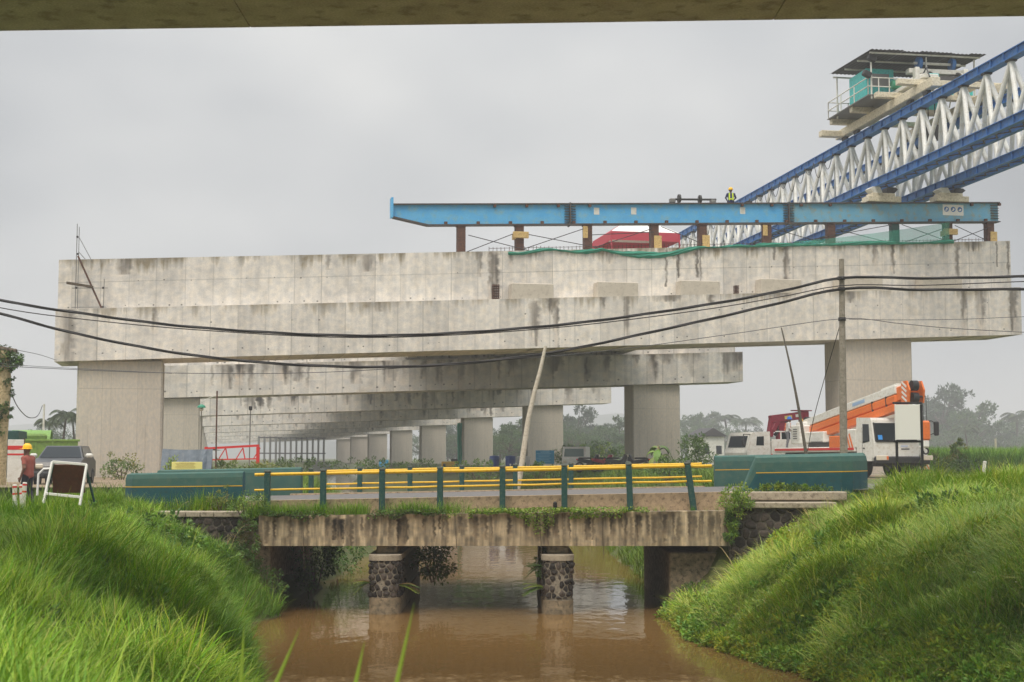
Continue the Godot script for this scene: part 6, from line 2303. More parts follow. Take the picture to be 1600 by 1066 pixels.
func hand(m: MB, wrist: Vector3, dirv: Vector3, across: Vector3, skin: Color) -> void:
	m.col = skin
	m.tinted = true
	var pal := wrist + dirv * 0.05
	m.tube([wrist, pal, pal + dirv * 0.04], [0.026, 0.036, 0.034], 8)
	var bend := dirv.cross(across)
	for k in 4:
		var r0 := pal + dirv * 0.04 + across * (0.027 - 0.018 * k)
		var l: float = [0.068, 0.078, 0.074, 0.058][k]
		m.tube([r0, r0 + dirv * l * 0.5 + bend * 0.006, r0 + dirv * l * 0.85 + bend * 0.03], [0.0095, 0.009, 0.008], 6)
	var th := wrist + dirv * 0.03 + across * 0.03
	m.tube([th, th + across * 0.025 + dirv * 0.03, th + across * 0.028 + dirv * 0.06], [0.012, 0.011, 0.009], 6)

func head_parts(m: MB, c: Vector3, face: Vector3, skin: Color) -> void:
	# eyes, nose, mouth and ears on a head of about 0.11 m radius
	var side := Vector3.UP.cross(face).normalized()
	m.tinted = true
	for s in [-1.0, 1.0]:
		m.col = Color(0.03, 0.02, 0.02)
		m.lathe([[0.0, -0.008], [0.011, 0.0], [0.0, 0.008]], c + face * 0.083 + side * s * 0.032 + Vector3.UP * 0.01, along(Vector3.ZERO, side), 8)
		m.col = skin
		m.tube([c + side * s * 0.076 + Vector3.UP * 0.02, c + side * s * 0.082 - Vector3.UP * 0.03], [0.02, 0.014], 6)
	m.col = skin
	m.tube([c + face * 0.084 + Vector3.UP * 0.01, c + face * 0.108 - Vector3.UP * 0.03], [0.008, 0.017], 6)
	m.col = Color(0.16, 0.06, 0.05)
	m.tube([c + face * 0.082 - Vector3.UP * 0.06 - side * 0.022, c + face * 0.088 - Vector3.UP * 0.062, c + face * 0.082 - Vector3.UP * 0.06 + side * 0.022], 0.006, 5)

func helmet(parent: Node3D, c: Vector3, face: Vector3, mat: Material) -> void:
	var b := MB.new()
	var z := -face
	var bs := Basis(Vector3.UP.cross(z).normalized(), Vector3.UP, z)
	b.lathe([[0.150, 0.0], [0.128, 0.012], [0.124, 0.05], [0.108, 0.10], [0.07, 0.138], [0.0, 0.152]], c + Vector3.UP * 0.03, bs, 18)
	b.cbox(c + Vector3.UP * 0.035 + face * 0.145, Vector3(0.17, 0.012, 0.09), 0.004, bs)
	b.cbox(c + Vector3.UP * 0.175, Vector3(0.03, 0.02, 0.16), 0.008, bs)
	part(b, "helmet", mat, parent)

# limbs: dictionary of joint positions; the figure stands with its feet at y = 0, facing +z
func figure(called_label: String, at: Vector3, turn: float, j: Dictionary, shirt: Color, trousers: Color, skin: Color, hat: Material, vest: Color) -> Node3D:
	var o := thing("person", called_label, "person", at, turn)
	var boot := Color(0.03, 0.025, 0.02)
	var bones := []
	var hip: Vector3 = j.hip
	var chest: Vector3 = j.chest
	var hd: Vector3 = j.head
	var neck := chest.lerp(hd, 0.42)
	var mid := hip.lerp(chest, 0.45)
	for s in [-1.0, 1.0]:
		var x := Vector3(s, 0, 0)
		bones.append([hip + x * 0.06, mid + x * 0.06, 0.115, 0.105, shirt])
		bones.append([mid + x * 0.06, chest + x * 0.085 - Vector3.UP * 0.06, 0.105, 0.115, shirt])
		bones.append([chest + x * 0.08, chest + x * 0.165, 0.085, 0.072, shirt])
		var el: Vector3 = j["elbow_r" if s > 0 else "elbow_l"]
		var wr: Vector3 = j["wrist_r" if s > 0 else "wrist_l"]
		var sh := chest + x * 0.18
		bones.append([sh, sh.lerp(el, 0.55), 0.062, 0.056, shirt])
		bones.append([sh.lerp(el, 0.55), el, 0.046, 0.042, shirt if j.get("sleeves", 0) else skin])
		bones.append([el, wr, 0.042, 0.03, shirt if j.get("sleeves", 0) else skin])
		var kn: Vector3 = j["knee_r" if s > 0 else "knee_l"]
		var an: Vector3 = j["ankle_r" if s > 0 else "ankle_l"]
		bones.append([hip + x * 0.085 - Vector3.UP * 0.03, kn, 0.098, 0.064, trousers])
		bones.append([kn, kn.lerp(an, 0.3), 0.064, 0.062, trousers])
		bones.append([kn.lerp(an, 0.3), an, 0.062, 0.046, trousers])
		var fw: Vector3 = j.get("foot", Vector3(0, 0, 1))
		bones.append([an - Vector3.UP * 0.03, an - Vector3.UP * 0.045 + fw * 0.16, 0.046, 0.036, boot])
	bones.append([neck - Vector3.UP * 0.06, hd - Vector3.UP * 0.07, 0.056, 0.052, skin])
	var face: Vector3 = j.get("face", Vector3(0, 0, 1))
	bones.append([hd + Vector3.UP * 0.035 - face * 0.012, hd - Vector3.UP * 0.035 + face * 0.008, 0.092, 0.074, skin])
	bones.append([hd - Vector3.UP * 0.06 + face * 0.03, hd - Vector3.UP * 0.095 + face * 0.045, 0.05, 0.03, skin])
	var m := MB.new()
	head_parts(m, hd, face, skin)
	for s in [-1.0, 1.0]:
		var el: Vector3 = j["elbow_r" if s > 0 else "elbow_l"]
		var wr: Vector3 = j["wrist_r" if s > 0 else "wrist_l"]
		var dv := (wr - el).normalized()
		hand(m, wr, dv, (Vector3(0, 0, 1) - dv * dv.z).normalized(), skin)
	var mi := MeshInstance3D.new()
	mi.mesh = body_mesh(bones, 0.02, m)
	mi.name = "body"
	o.add_child(mi, true)
	helmet(o, hd, face, hat)
	if vest.a > 0:
		var v := MB.new()
		for s in [-1.0, 1.0]:
			for z in [-1.0, 1.0]:
				bar(v, hip + Vector3(s * 0.10, 0.05, z * 0.128), chest + Vector3(s * 0.09, 0.05, z * 0.125), 0.012, 0.07)
		bar(v, hip + Vector3(-0.15, 0.12, 0.132), hip + Vector3(0.15, 0.12, 0.132), 0.07, 0.012)
		bar(v, hip + Vector3(-0.15, 0.12, -0.132), hip + Vector3(0.15, 0.12, -0.132), 0.07, 0.012)
		part(v, "vest_straps", sm(vest, 0.6), o)
	return o

func build_people() -> void:
	var skin := Color(0.17, 0.09, 0.055)
	# worker on the left road, seen from his left side, walking away to the left
	var p := P(43, 760, 38.5)
	var y: float = 0.02 * clamp(p.x, -14, 14) + verge_drop(p.x, 38.5) + 0.02
	figure("worker in a red shirt and yellow helmet at the left roadside", Vector3(p.x, y, p.z), -PI * 0.62,
		{hip = Vector3(0, 0.92, 0), chest = Vector3(0, 1.36, 0.01), head = Vector3(0, 1.585, 0.05), elbow_r = Vector3(0.25, 1.1, -0.08), wrist_r = Vector3(0.24, 0.86, 0.04), elbow_l = Vector3(-0.25, 1.1, 0.02), wrist_l = Vector3(-0.23, 0.86, 0.14),
		knee_r = Vector3(0.1, 0.5, 0.1), ankle_r = Vector3(0.1, 0.085, 0.02), knee_l = Vector3(-0.1, 0.5, 0.02), ankle_l = Vector3(-0.1, 0.085, -0.16)}, Color(0.30, 0.085, 0.06), Color(0.02, 0.022, 0.028), skin, M.helmet_yellow, Color(0, 0, 0, 0))
	# worker sitting on the blue beam, legs on its far side
	var s := 28.05
	figure("worker in a high-visibility vest sitting on top of the blue beam", hw(s, beam_top(s) + 0.046 - 0.36, T1 + 1.85), phi + PI * 0.92,
		{hip = Vector3(0, 0.46, 0), chest = Vector3(0, 0.88, 0.05), head = Vector3(0, 1.10, 0.1), elbow_r = Vector3(0.28, 0.68, 0.1), wrist_r = Vector3(0.18, 0.56, 0.3), elbow_l = Vector3(-0.28, 0.68, 0.1), wrist_l = Vector3(-0.16, 0.56, 0.3), sleeves = 1,
		knee_r = Vector3(0.12, 0.46, 0.42), ankle_r = Vector3(0.12, 0.06, 0.44), knee_l = Vector3(-0.12, 0.46, 0.42), ankle_l = Vector3(-0.12, 0.06, 0.44)}, Color(0.02, 0.03, 0.10), Color(0.03, 0.03, 0.05), skin, M.helmet_yellow, Color8(200, 220, 40))
	# worker standing at the loader truck
	p = P(1231, 735, 76.0)
	figure("worker in a white shirt and blue helmet on the white lorry's bed", Vector3(p.x, 1.4, p.z), PI * 0.5,
		{hip = Vector3(0, 0.92, 0), chest = Vector3(0, 1.34, 0.06), head = Vector3(0, 1.55, 0.13), elbow_r = Vector3(0.26, 1.1, 0.06), wrist_r = Vector3(0.22, 0.94, 0.26), elbow_l = Vector3(-0.26, 1.1, 0.06), wrist_l = Vector3(-0.22, 0.94, 0.26), sleeves = 1,
		knee_r = Vector3(0.1, 0.5, 0.05), ankle_r = Vector3(0.1, 0.085, 0.0), knee_l = Vector3(-0.1, 0.5, 0.03), ankle_l = Vector3(-0.1, 0.085, -0.06)}, Color(0.55, 0.55, 0.53), Color(0.16, 0.16, 0.18), skin, M.helmet_blue, Color8(236, 120, 50))

# ---------------------------------------------------------------- foliage
func leaf(m: MB, p: Vector3, d: Vector3, up: Vector3, l: float, w: float) -> void:
	var s := d.cross(up).normalized() * w * 0.5
	var mid := p + d * l * 0.45 + up * w * 0.15
	var tip := p + d * l - up * l * 0.12
	m.tri(p, mid + s, tip); m.tri(p, tip, mid - s)

func rnd_dir(r: RandomNumberGenerator) -> Vector3:
	var v := Vector3(r.randfn(), r.randfn(), r.randfn())
	return v.normalized() if v.length() > 0.01 else Vector3.UP

func vary(c: Color, r: RandomNumberGenerator, k := 0.3) -> Color:
	var g := 1.0 + r.randf_range(-k, k)
	return Color(c.r * g * (1.0 + r.randf_range(-0.15, 0.2)), c.g * g, c.b * g * (1.0 + r.randf_range(-0.2, 0.2)))

# leaves through an ellipsoid, gathered in clumps
func leafy(m: MB, c: Vector3, rad: Vector3, clumps: int, per: int, size: float, cols: Array, r: RandomNumberGenerator, droop := 0.0) -> void:
	m.tinted = true
	for k in clumps:
		var d := rnd_dir(r)
		var q := c + d * rad * pow(r.randf(), 0.4)
		var cr: float = min(rad.x, min(rad.y, rad.z)) * r.randf_range(0.22, 0.42)
		var base: Color = cols[r.randi() % cols.size()]
		for i in per:
			var e := rnd_dir(r)
			var p := q + e * cr * pow(r.randf(), 0.5)
			m.col = vary(base, r)
			var out := (e + d * 0.6 + Vector3(0, 0.25 - droop, 0)).normalized()
			leaf(m, p, out, rnd_dir(r), size * r.randf_range(0.7, 1.3), size * r.randf_range(0.4, 0.6))

var tree_said := {}

func make_tree(seed_: int, h: float, w: float, cols: Array, gaps: float, label: String) -> Node3D:
	var r := RandomNumberGenerator.new()
	r.seed = seed_
	var o := thing("broadleaf_tree", label, "tree", Vector3.ZERO, 0.0, "hazy trees beyond the works")
	var t := MB.new()
	var top := Vector3(r.randf_range(-0.4, 0.4), h * 0.62, r.randf_range(-0.4, 0.4))
	t.tube([Vector3(0, -0.3, 0), Vector3(0.1, h * 0.3, 0), top], [h * 0.032, h * 0.024, h * 0.012], 7)
	var crown := MB.new()
	crown.tinted = true
	var n := 26
	for i in n:
		var a := TAU * i / n * 2.4
		var f := float(i) / n
		var rad: float = w * 0.5 * (0.45 + 0.65 * sin(PI * (0.18 + f * 0.75))) * r.randf_range(0.55, 1.0)
		var e := Vector3(cos(a) * rad, h * lerp(0.20, 0.90, f) + r.randf_range(-0.04, 0.04) * h, sin(a) * rad)
		var st: Vector3 = Vector3(0.1, h * lerp(0.22, 0.5, f), 0)
		t.tube([st, st.lerp(e, 0.5) + Vector3(0, 0.04 * h, 0), e], [h * 0.012, h * 0.008, h * 0.003], 5)
		var s := w * r.randf_range(0.15, 0.24) * (1.0 - gaps * 0.4)
		leafy(crown, e, Vector3(s, s * 0.85, s), 8, 24, h * 0.045, cols, r)
	part(t, "trunk", M.bark, o)
	part(crown, "crown", M.leaf_far, o)
	return o

func make_palm(seed_: int, h: float, fr: float, cols: Array, label: String) -> Node3D:
	var r := RandomNumberGenerator.new()
	r.seed = seed_
	var o := thing("coconut_palm", label, "palm tree", Vector3.ZERO, 0.0, "palms in the haze")
	var t := MB.new()
	var top := Vector3(0.06 * h, h, 0.02 * h)
	t.tube([Vector3(0, -0.2, 0), Vector3(0.01 * h, h * 0.5, 0), top], [0.17, 0.13, 0.10], 8)
	part(t, "trunk", M.bark, o)
	var n := 17
	for i in n:
		var m := MB.new()
		m.tinted = true
		var a := TAU * i / n + r.randf_range(-0.2, 0.2)
		var rise := r.randf_range(0.1, 1.3)
		var dv := Vector3(cos(a), 0, sin(a))
		var pts := []
		for e in 9:
			var f := e / 8.0
			pts.append(top + dv * fr * f * (1.0 - 0.18 * f) + Vector3.UP * fr * (rise * f - (0.55 + 0.45 * rise) * f * f))
		m.col = vary(cols[0], r, 0.15)
		m.tube(pts, [0.035, 0.033, 0.03, 0.027, 0.023, 0.02, 0.016, 0.012, 0.006], 4)
		for e in 24:
			var f := 0.12 + 0.88 * e / 24.0
			var k: float = f * 8.0
			var i0: int = min(int(k), 7)
			var p: Vector3 = pts[i0].lerp(pts[i0 + 1], k - i0)
			var tg: Vector3 = (pts[i0 + 1] - pts[i0]).normalized()
			var sd := tg.cross(Vector3.UP).normalized()
			for s in [-1.0, 1.0]:
				m.col = vary(cols[r.randi() % cols.size()], r, 0.2)
				leaf(m, p, (sd * s + tg * 0.55 - Vector3.UP * 0.45).normalized(), Vector3.UP, fr * 0.30 * sin(PI * (0.15 + 0.75 * f)), 0.07)
		part(m, "frond", M.leaf_far, o)
	return o

func tree_place(px: float, top: float) -> String:
	var where := "between the fourth and fifth piers' right columns" if px < 740 else "between the third and fourth piers' right columns" if px < 830 else "between the second and third piers' right columns" if px < 1000 else "left of the two cranes" if px < 1300 else "right of the orange crane"
	var how: String = ["low", "rounded", "dense", "faint", "broad", "small", "bushy", "pale"][tree_said.get(where, 0) % 8]
	tree_said[where] = tree_said.get(where, 0) + 1
	return how + " hazy tree in the back row " + where

func put_tree(proto: Node3D, used: Array, px: float, top: float, dist: float, base_h: float, label: String, turn: float, wide := 1.0) -> void:
	dist *= (1.75 if px > 1000.0 else 1.45) if dist > 140.0 else 1.0
	var p := P(px, top, dist)
	var k := (p.y + 0.1) / base_h
	if proto not in used:
		used.append(proto)
		proto.position = Vector3(p.x, -0.1, p.z)
		proto.rotation.y = turn
		proto.scale = Vector3(k * wide, k, k * wide)
		proto.set_meta("label", label)
	else:
		copy(proto, label, Vector3(p.x, -0.1, p.z), turn, Vector3(k * wide, k, k * wide))

func build_trees() -> void:
	var dark := [Color(0.035, 0.075, 0.026), Color(0.05, 0.095, 0.03), Color(0.026, 0.055, 0.024)]
	var mid := [Color(0.06, 0.12, 0.03), Color(0.085, 0.145, 0.035), Color(0.045, 0.09, 0.028)]
	var a := make_tree(1, 12.0, 9.0, dark, 0.2, "tree")
	var b := make_tree(2, 10.0, 9.0, mid, 0.5, "tree")
	var c := make_tree(3, 9.0, 8.0, dark, 0.9, "tree")
	var d := make_tree(4, 8.0, 9.5, mid, 0.0, "tree")
	var used := []
	put_tree(a, used, 1472, 597, 230, 12.0, "tallest hazy tree right of the orange boom's tip", 0.3, 0.9)
	put_tree(b, used, 1522, 628, 220, 10.0, "rounded hazy tree second from the orange boom's tip", 1.0, 1.0)
	put_tree(a, used, 1500, 640, 250, 12.0, "hazy tree filling the gap between the two right-hand trees", 2.0, 1.1)
	put_tree(c, used, 1455, 632, 250, 9.0, "hazy tree partly behind the crane's mirror", 0.2, 0.9)
	put_tree(d, used, 1560, 655, 240, 8.0, "low hazy tree near the right edge of the tree line", 0.7, 1.2)
	put_tree(a, used, 1596, 650, 250, 12.0, "hazy tree at the right edge of the picture", 4.0, 1.0)
	put_tree(b, used, 1625, 660, 240, 10.0, "hazy tree cut off by the right edge", 3.0, 1.0)
	put_tree(b, used, 1078, 645, 235, 10.0, "hazy tree just right of the second pier's right column", 2.2, 0.9)
	put_tree(a, used, 1102, 641, 250, 12.0, "tall hazy tree above the small white house", 1.2, 0.9)
	put_tree(d, used, 1130, 662, 225, 8.0, "low hazy tree left of the white lorry's cab", 1.9, 1.0)
	put_tree(c, used, 1180, 668, 260, 9.0, "low hazy tree behind the maroon loader crane", 2.9, 1.2)
	put_tree(c, used, 1215, 678, 280, 9.0, "faint low tree behind the worker in the blue helmet", 5.0, 1.2)
	put_tree(c, used, 903, 632, 240, 9.0, "tall airy tree in the gap right of the third pier's column", 0.5, 0.8)
	put_tree(d, used, 925, 672, 200, 8.0, "broad green tree in the middle of the gap beside the third pier", 0.9, 1.3)
	put_tree(b, used, 968, 650, 210, 10.0, "green tree touching the second pier's right column", 0.2, 1.0)
	put_tree(d, used, 893, 668, 180, 8.0, "green tree low against the third pier's column", 3.3, 1.0)
	put_tree(d, used, 945, 690, 160, 8.0, "bright low tree below the airy one", 4.4, 1.6)
	put_tree(b, used, 806, 652, 190, 10.0, "green tree behind the pale leaning pole", 1.5, 0.9)
	put_tree(d, used, 782, 668, 200, 8.0, "green tree between the fourth pier's column and the leaning pole", 2.5, 1.0)
	put_tree(a, used, 708, 655, 260, 12.0, "tree in the gap left of the fourth pier's column", 2.6, 0.8)
	put_tree(d, used, 655, 676, 270, 8.0, "tree in the narrow gap left of the fifth pier's column", 0.4, 1.0)
	put_tree(d, used, 60, 668, 150, 8.0, "low hazy tree under the left palms", 0.6, 1.1)
	put_tree(d, used, 108, 672, 150, 8.0, "low hazy tree against the front pier's left column", 1.6, 0.9)
	for q in [[1445, 672, 230, 1], [1485, 668, 210, 3], [1540, 672, 230, 0], [1580, 674, 220, 2], [1615, 676, 210, 3], [1065, 668, 220, 3], [1092, 672, 200, 1], [1120, 676, 230, 3], [1150, 680, 240, 2], [1190, 684, 240, 3], [1240, 686, 250, 1], [885, 655, 260, 1], [915, 664, 240, 3], [940, 660, 260, 0], [960, 672, 200, 3], [975, 676, 180, 1], [795, 672, 180, 3], [812, 668, 200, 1], [775, 678, 230, 3], [700, 680, 260, 3], [715, 676, 240, 1]]:
		put_tree([a, b, c, d][q[3]], used, q[0], q[1], q[2], [12.0, 10.0, 9.0, 8.0][q[3]], tree_place(q[0], q[1]), q[0] * 1.7, 1.25)
	var pal := [Color(0.07, 0.10, 0.045), Color(0.055, 0.085, 0.04), Color(0.09, 0.11, 0.05)]
	var p1 := make_palm(11, 6.0, 2.4, pal, "palm")
	put_tree(p1, used, 98, 650, 118, 6.0, "coconut palm left of the front pier's left column", 0.3)
	put_tree(p1, used, 76, 662, 125, 6.0, "shorter coconut palm beside the slim pale post", 2.0)
	put_tree(p1, used, 118, 656, 125, 6.0, "coconut palm half hidden by the front pier's left column", 4.1)
	put_tree(p1, used, 1163, 660, 240, 6.0, "hazy palm above the white lorry's roof", 1.0, 1.3)
	put_tree(p1, used, 1138, 655, 245, 6.0, "hazy palm left of the white lorry's mirror", 3.0, 1.3)
	put_tree(p1, used, 1512, 672, 180, 6.0, "hazy palm below the rounded tree on the right", 3.6, 1.4)
	put_tree(p1, used, 1588, 652, 230, 6.0, "hazy palm near the right edge of the picture", 5.0, 1.3)

func shrub(label: String, at: Vector3, rad: Vector3, clumps: int, per: int, size: float, cols: Array, seed_: int, called := "shrub", group := "", droop := 0.0, stems := true) -> void:
	var r := RandomNumberGenerator.new()
	r.seed = seed_
	var o := thing(called, label, "shrub" if called == "shrub" else "plant", at, 0.0, group)
	var m := MB.new()
	leafy(m, Vector3(0, rad.y * 0.9, 0), rad, clumps, per, size, cols, r, droop)
	part(m, "foliage", M.leaf, o)
	if stems:
		var s := MB.new()
		for k in 6:
			var e := Vector3(r.randf_range(-0.6, 0.6) * rad.x, rad.y * r.randf_range(0.8, 1.4), r.randf_range(-0.6, 0.6) * rad.z)
			s.tube([Vector3(e.x * 0.15, -0.1, e.z * 0.15), e * 0.6, e], [0.016, 0.012, 0.005], 5)
		part(s, "stems", M.bark, o)

func fern(label: String, at: Vector3, size: float, cols: Array, seed_: int, side: float) -> void:
	var r := RandomNumberGenerator.new()
	r.seed = seed_
	var o := thing("fern", label, "fern", at, 0.0, "ferns growing on the bridge piers")
	for k in 6:
		var m := MB.new()
		m.tinted = true
		var dv := Vector3(side * r.randf_range(0.5, 1.0), r.randf_range(-0.3, 0.5), r.randf_range(-0.2, 0.8)).normalized()
		var pts := []
		for e in 7:
			var f := e / 6.0
			pts.append(dv * size * f + Vector3.DOWN * size * 0.35 * f * f)
		var cc: Color = cols[r.randi() % cols.size()]
		for e in range(1, 7):
			for s in [-1.0, 1.0]:
				for h in 2:
					var p: Vector3 = pts[e - 1].lerp(pts[e], 0.5 * h)
					var tg: Vector3 = (pts[e] - pts[e - 1]).normalized()
					m.col = vary(cc, r, 0.15)
					leaf(m, p, (tg.cross(Vector3.UP).normalized() * s + tg * 0.5).normalized(), Vector3.UP, size * 0.34 * (1.1 - e / 7.0), size * 0.10)
		m.col = Color(0.10, 0.08, 0.03)
		m.tube(pts, 0.004, 4)
		part(m, "frond", M.leaf, o)

func build_plants() -> void:
	var bright := [Color(0.20, 0.31, 0.03), Color(0.15, 0.26, 0.025), Color(0.25, 0.32, 0.035)]
	var green := [Color(0.08, 0.16, 0.025), Color(0.11, 0.19, 0.03), Color(0.065, 0.13, 0.02)]
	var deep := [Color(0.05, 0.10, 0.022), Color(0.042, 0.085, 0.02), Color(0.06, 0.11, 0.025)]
	var yellow := [Color(0.22, 0.23, 0.04), Color(0.17, 0.21, 0.04), Color(0.12, 0.19, 0.03)]
	var g := "shrubs on and around the bridge"
	# on the bridge
	shrub("leafy bright bush growing at the bridge's right end", Vector3(5.1, -0.38, -32.45), Vector3(0.34, 0.40, 0.3), 60, 36, 0.055, bright, 1, "shrub", g)
	shrub("trailing creeper hanging down beside the right wing wall", Vector3(4.95, -1.0, -32.4), Vector3(0.18, 0.42, 0.16), 44, 34, 0.05, green + bright, 2, "creeper", g, 0.8, false)
	shrub("tangled creeper hanging over the bridge beam's left end", Vector3(-6.0, -1.75, -32.35), Vector3(0.36, 0.80, 0.24), 80, 44, 0.055, green + [Color(0.13, 0.12, 0.04)], 3, "creeper", g, 0.8, false)
	shrub("bushy weeds on top of the bridge beam's left end", Vector3(-6.05, -0.5, -32.6), Vector3(0.5, 0.34, 0.4), 34, 34, 0.05, green + bright, 4, "shrub", g)
	shrub("yellowish weed standing before the dark teal parapet", Vector3(-6.75, -0.35, -33.2), Vector3(0.35, 0.34, 0.22), 18, 24, 0.05, yellow, 5, "shrub", g)
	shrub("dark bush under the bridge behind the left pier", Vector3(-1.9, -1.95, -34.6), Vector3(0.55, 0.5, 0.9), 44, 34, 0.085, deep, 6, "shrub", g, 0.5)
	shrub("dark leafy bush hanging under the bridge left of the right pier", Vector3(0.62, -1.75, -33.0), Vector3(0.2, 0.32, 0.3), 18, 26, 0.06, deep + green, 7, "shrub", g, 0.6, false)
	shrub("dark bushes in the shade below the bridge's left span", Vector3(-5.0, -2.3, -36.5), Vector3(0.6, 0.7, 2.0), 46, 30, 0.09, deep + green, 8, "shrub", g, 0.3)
	shrub("green bank bush beyond the bridge's left span", Vector3(-5.3, -2.4, -43.5), Vector3(0.9, 0.75, 3.0), 60, 34, 0.10, green, 9, "shrub", g, 0.3)
	shrub("green bank weeds beyond the bridge's right span", Vector3(5.0, -2.3, -46.0), Vector3(0.9, 0.5, 4.0), 60, 30, 0.08, green + bright, 10, "shrub", g, 0.3)
	shrub("leafy weeds climbing the right abutment beside the water", Vector3(4.1, -2.5, -32.45), Vector3(0.45, 0.35, 0.3), 40, 30, 0.06, green + bright, 13, "shrub", g, 0.3)
	shrub("leafy weeds at the left abutment's foot", Vector3(-5.55, -2.5, -32.6), Vector3(0.4, 0.5, 0.4), 50, 30, 0.06, green, 14, "shrub", g, 0.3)
	# creeper along the beam's top edge
	var cr := thing("creeper", "green creeper spilling over the bridge beam's top edge", "plant", Vector3(0, -0.3, -32.5))
	var m := MB.new()
	m.tinted = true
	var r := RandomNumberGenerator.new()
	r.seed = 77
	for i in 9500:
		var x := r.randf_range(-5.7, 3.1)
		var dens := 0.5 + 0.5 * sin(x * 2.1) + (0.5 if x > -1.0 and x < 2.7 else -0.1)
		if r.randf() > dens: continue
		var hang := 0.07 + 0.07 * sin(x * 3.7) + 0.05 * sin(x * 9.0)
		if x > 0.3 and x < 0.95: hang = 0.30 + 0.25 * exp(-pow((x - 0.62) / 0.16, 2.0))
		elif x > 1.3 and x < 2.5: hang = 0.16
		elif x > -1.6 and x < -0.9: hang = 0.14
		var f := pow(r.randf(), 1.4)
		var p := Vector3(x, 0.012 * x * 0.9 - hang * f + 0.02, 0.03 + 0.05 * r.randf())
		if r.randf() < 0.45: p = Vector3(x, 0.012 * x + r.randf_range(0.0, 0.10), r.randf_range(-0.4, 0.05))
		m.col = vary(bright[r.randi() % 3] if x > -1.5 else (green + [Color(0.12, 0.11, 0.04)])[r.randi() % 4], r)
		leaf(m, p, (Vector3(r.randf_range(-1, 1), r.randf_range(-0.6, 0.5), 1.0)).normalized(), rnd_dir(r), 0.055 * r.randf_range(0.7, 1.3), 0.045)
	part(m, "leaves", M.leaf, cr)
	for k in 4:
		var x: float = [-4.75, 0.62, 2.03, -1.3][k]
		var s := MB.new()
		s.tube([Vector3(x, 0.0, 0.04), Vector3(x + 0.02, -0.4, 0.05), Vector3(x + 0.05, [-1.3, -1.0, -1.05, -0.8][k], 0.03)], 0.006, 4)
		part(s, "tendril", M.bark, cr)
	# low leafy strip in front of the right parapet
	shrub("low leafy weeds along the foot of the bright teal parapet", Vector3(6.4, 0.10, -33.35), Vector3(1.1, 0.12, 0.14), 80, 26, 0.06, bright + green, 12, "shrub", g, 0.0, false)
	# ferns on the piers
	var fc := [Color(0.20, 0.26, 0.03), Color(0.10, 0.17, 0.03), Color(0.16, 0.10, 0.03)]
	fern("yellow green fern on the left pier's left flank", Vector3(-3.22, -1.85, -32.4), 0.42, fc, 1, -1.0)
	fern("fern with bright tips on the left pier's right flank", Vector3(-2.5, -1.9, -32.4), 0.46, fc, 2, 1.0)
	fern("dark fern high on the right pier's left flank", Vector3(0.66, -1.5, -32.4), 0.42, [Color(0.05, 0.10, 0.022), Color(0.06, 0.11, 0.025)], 3, -1.0)
	fern("bright fern low on the right pier's left flank", Vector3(0.68, -1.95, -32.35), 0.5, fc, 4, -1.0)
	# behind the road
	var h := "shrubs beyond the road"
	shrub("round bush at the foot of the front pier's left column", P(190, 735, 62) * Vector3(1, 0, 1), Vector3(0.85, 0.62, 0.6), 34, 30, 0.11, green + yellow, 21, "shrub", h)
	shrub("wide low bush left of the red trestle frame", P(350, 735, 60) * Vector3(1, 0, 1), Vector3(0.9, 0.42, 0.7), 34, 30, 0.10, yellow + green, 22, "shrub", h)
	shrub("wide yellow green bush below the red trestle frame", P(395, 735, 62) * Vector3(1, 0, 1), Vector3(1.3, 0.42, 0.8), 44, 30, 0.10, yellow, 23, "shrub", h)
	shrub("small bush between the pier column and the tarpaulin", P(268, 735, 55) * Vector3(1, 0, 1), Vector3(0.45, 0.5, 0.4), 20, 24, 0.10, bright, 24, "shrub", h)
	for q in [[470, 80, 1.8, 0.5, 25, "low bush beyond the far left parapet"], [560, 85, 2.0, 0.5, 26, "low bushes below the far pier columns"], [640, 88, 2.2, 0.45, 27, "low bushes left of the small yellow machine"], [745, 70, 1.6, 0.4, 28, "low weeds before the fourth pier's column"], [840, 72, 1.5, 0.35, 29, "low weeds under the larger blue notice board"], [1045, 62, 1.2, 0.5, 30, "leafy weeds at the second pier column's foot"]]:
		shrub(q[5], P(q[0], 735, q[1]) * Vector3(1, 0, 1), Vector3(q[2], q[3], 0.8), 40, 26, 0.12, green, q[4], "shrub", h)
	shrub("bushy small tree right of the second pier's right column", P(1087, 735, 76) * Vector3(1, 0, 1), Vector3(0.95, 1.15, 0.8), 60, 36, 0.14, green, 31, "shrub", h)
	# hedge of scrub in the gap beside the third pier
	for q in [[900, 130, 33, "green scrub low behind the white van"], [950, 135, 34, "green scrub behind the parked motorcycles"]]:
		shrub(q[3], P(q[0], 735, q[1]) * Vector3(1, 0, 1), Vector3(2.6, 1.2, 1.2), 50, 30, 0.22, green + bright, q[2], "shrub", h)
	# young plants at the field's edge, right
	shrub("bright yellow green plant beside the crane's bumper", P(1474, 735, 84) * Vector3(1, 0, 1), Vector3(0.7, 0.7, 0.5), 24, 22, 0.2, yellow, 35, "shrub", h)
	shrub("bright upright plant at the edge of the green field", P(1496, 735, 92) * Vector3(1, 0, 1), Vector3(0.45, 1.25, 0.4), 22, 22, 0.24, yellow, 36, "shrub", h)
	shrub("dark low bank of weeds behind the dirt track", P(1505, 735, 82) * Vector3(1, 0, 1), Vector3(2.2, 0.4, 0.7), 44, 26, 0.14, deep + green, 37, "shrub", h)
	# banana plant
	var bp := P(1030, 735, 70)
	var o := thing("banana_plant", "banana plant with hanging leaves before the second pier's column", "plant", Vector3(bp.x, -0.06, bp.z))
	var st := MB.new()
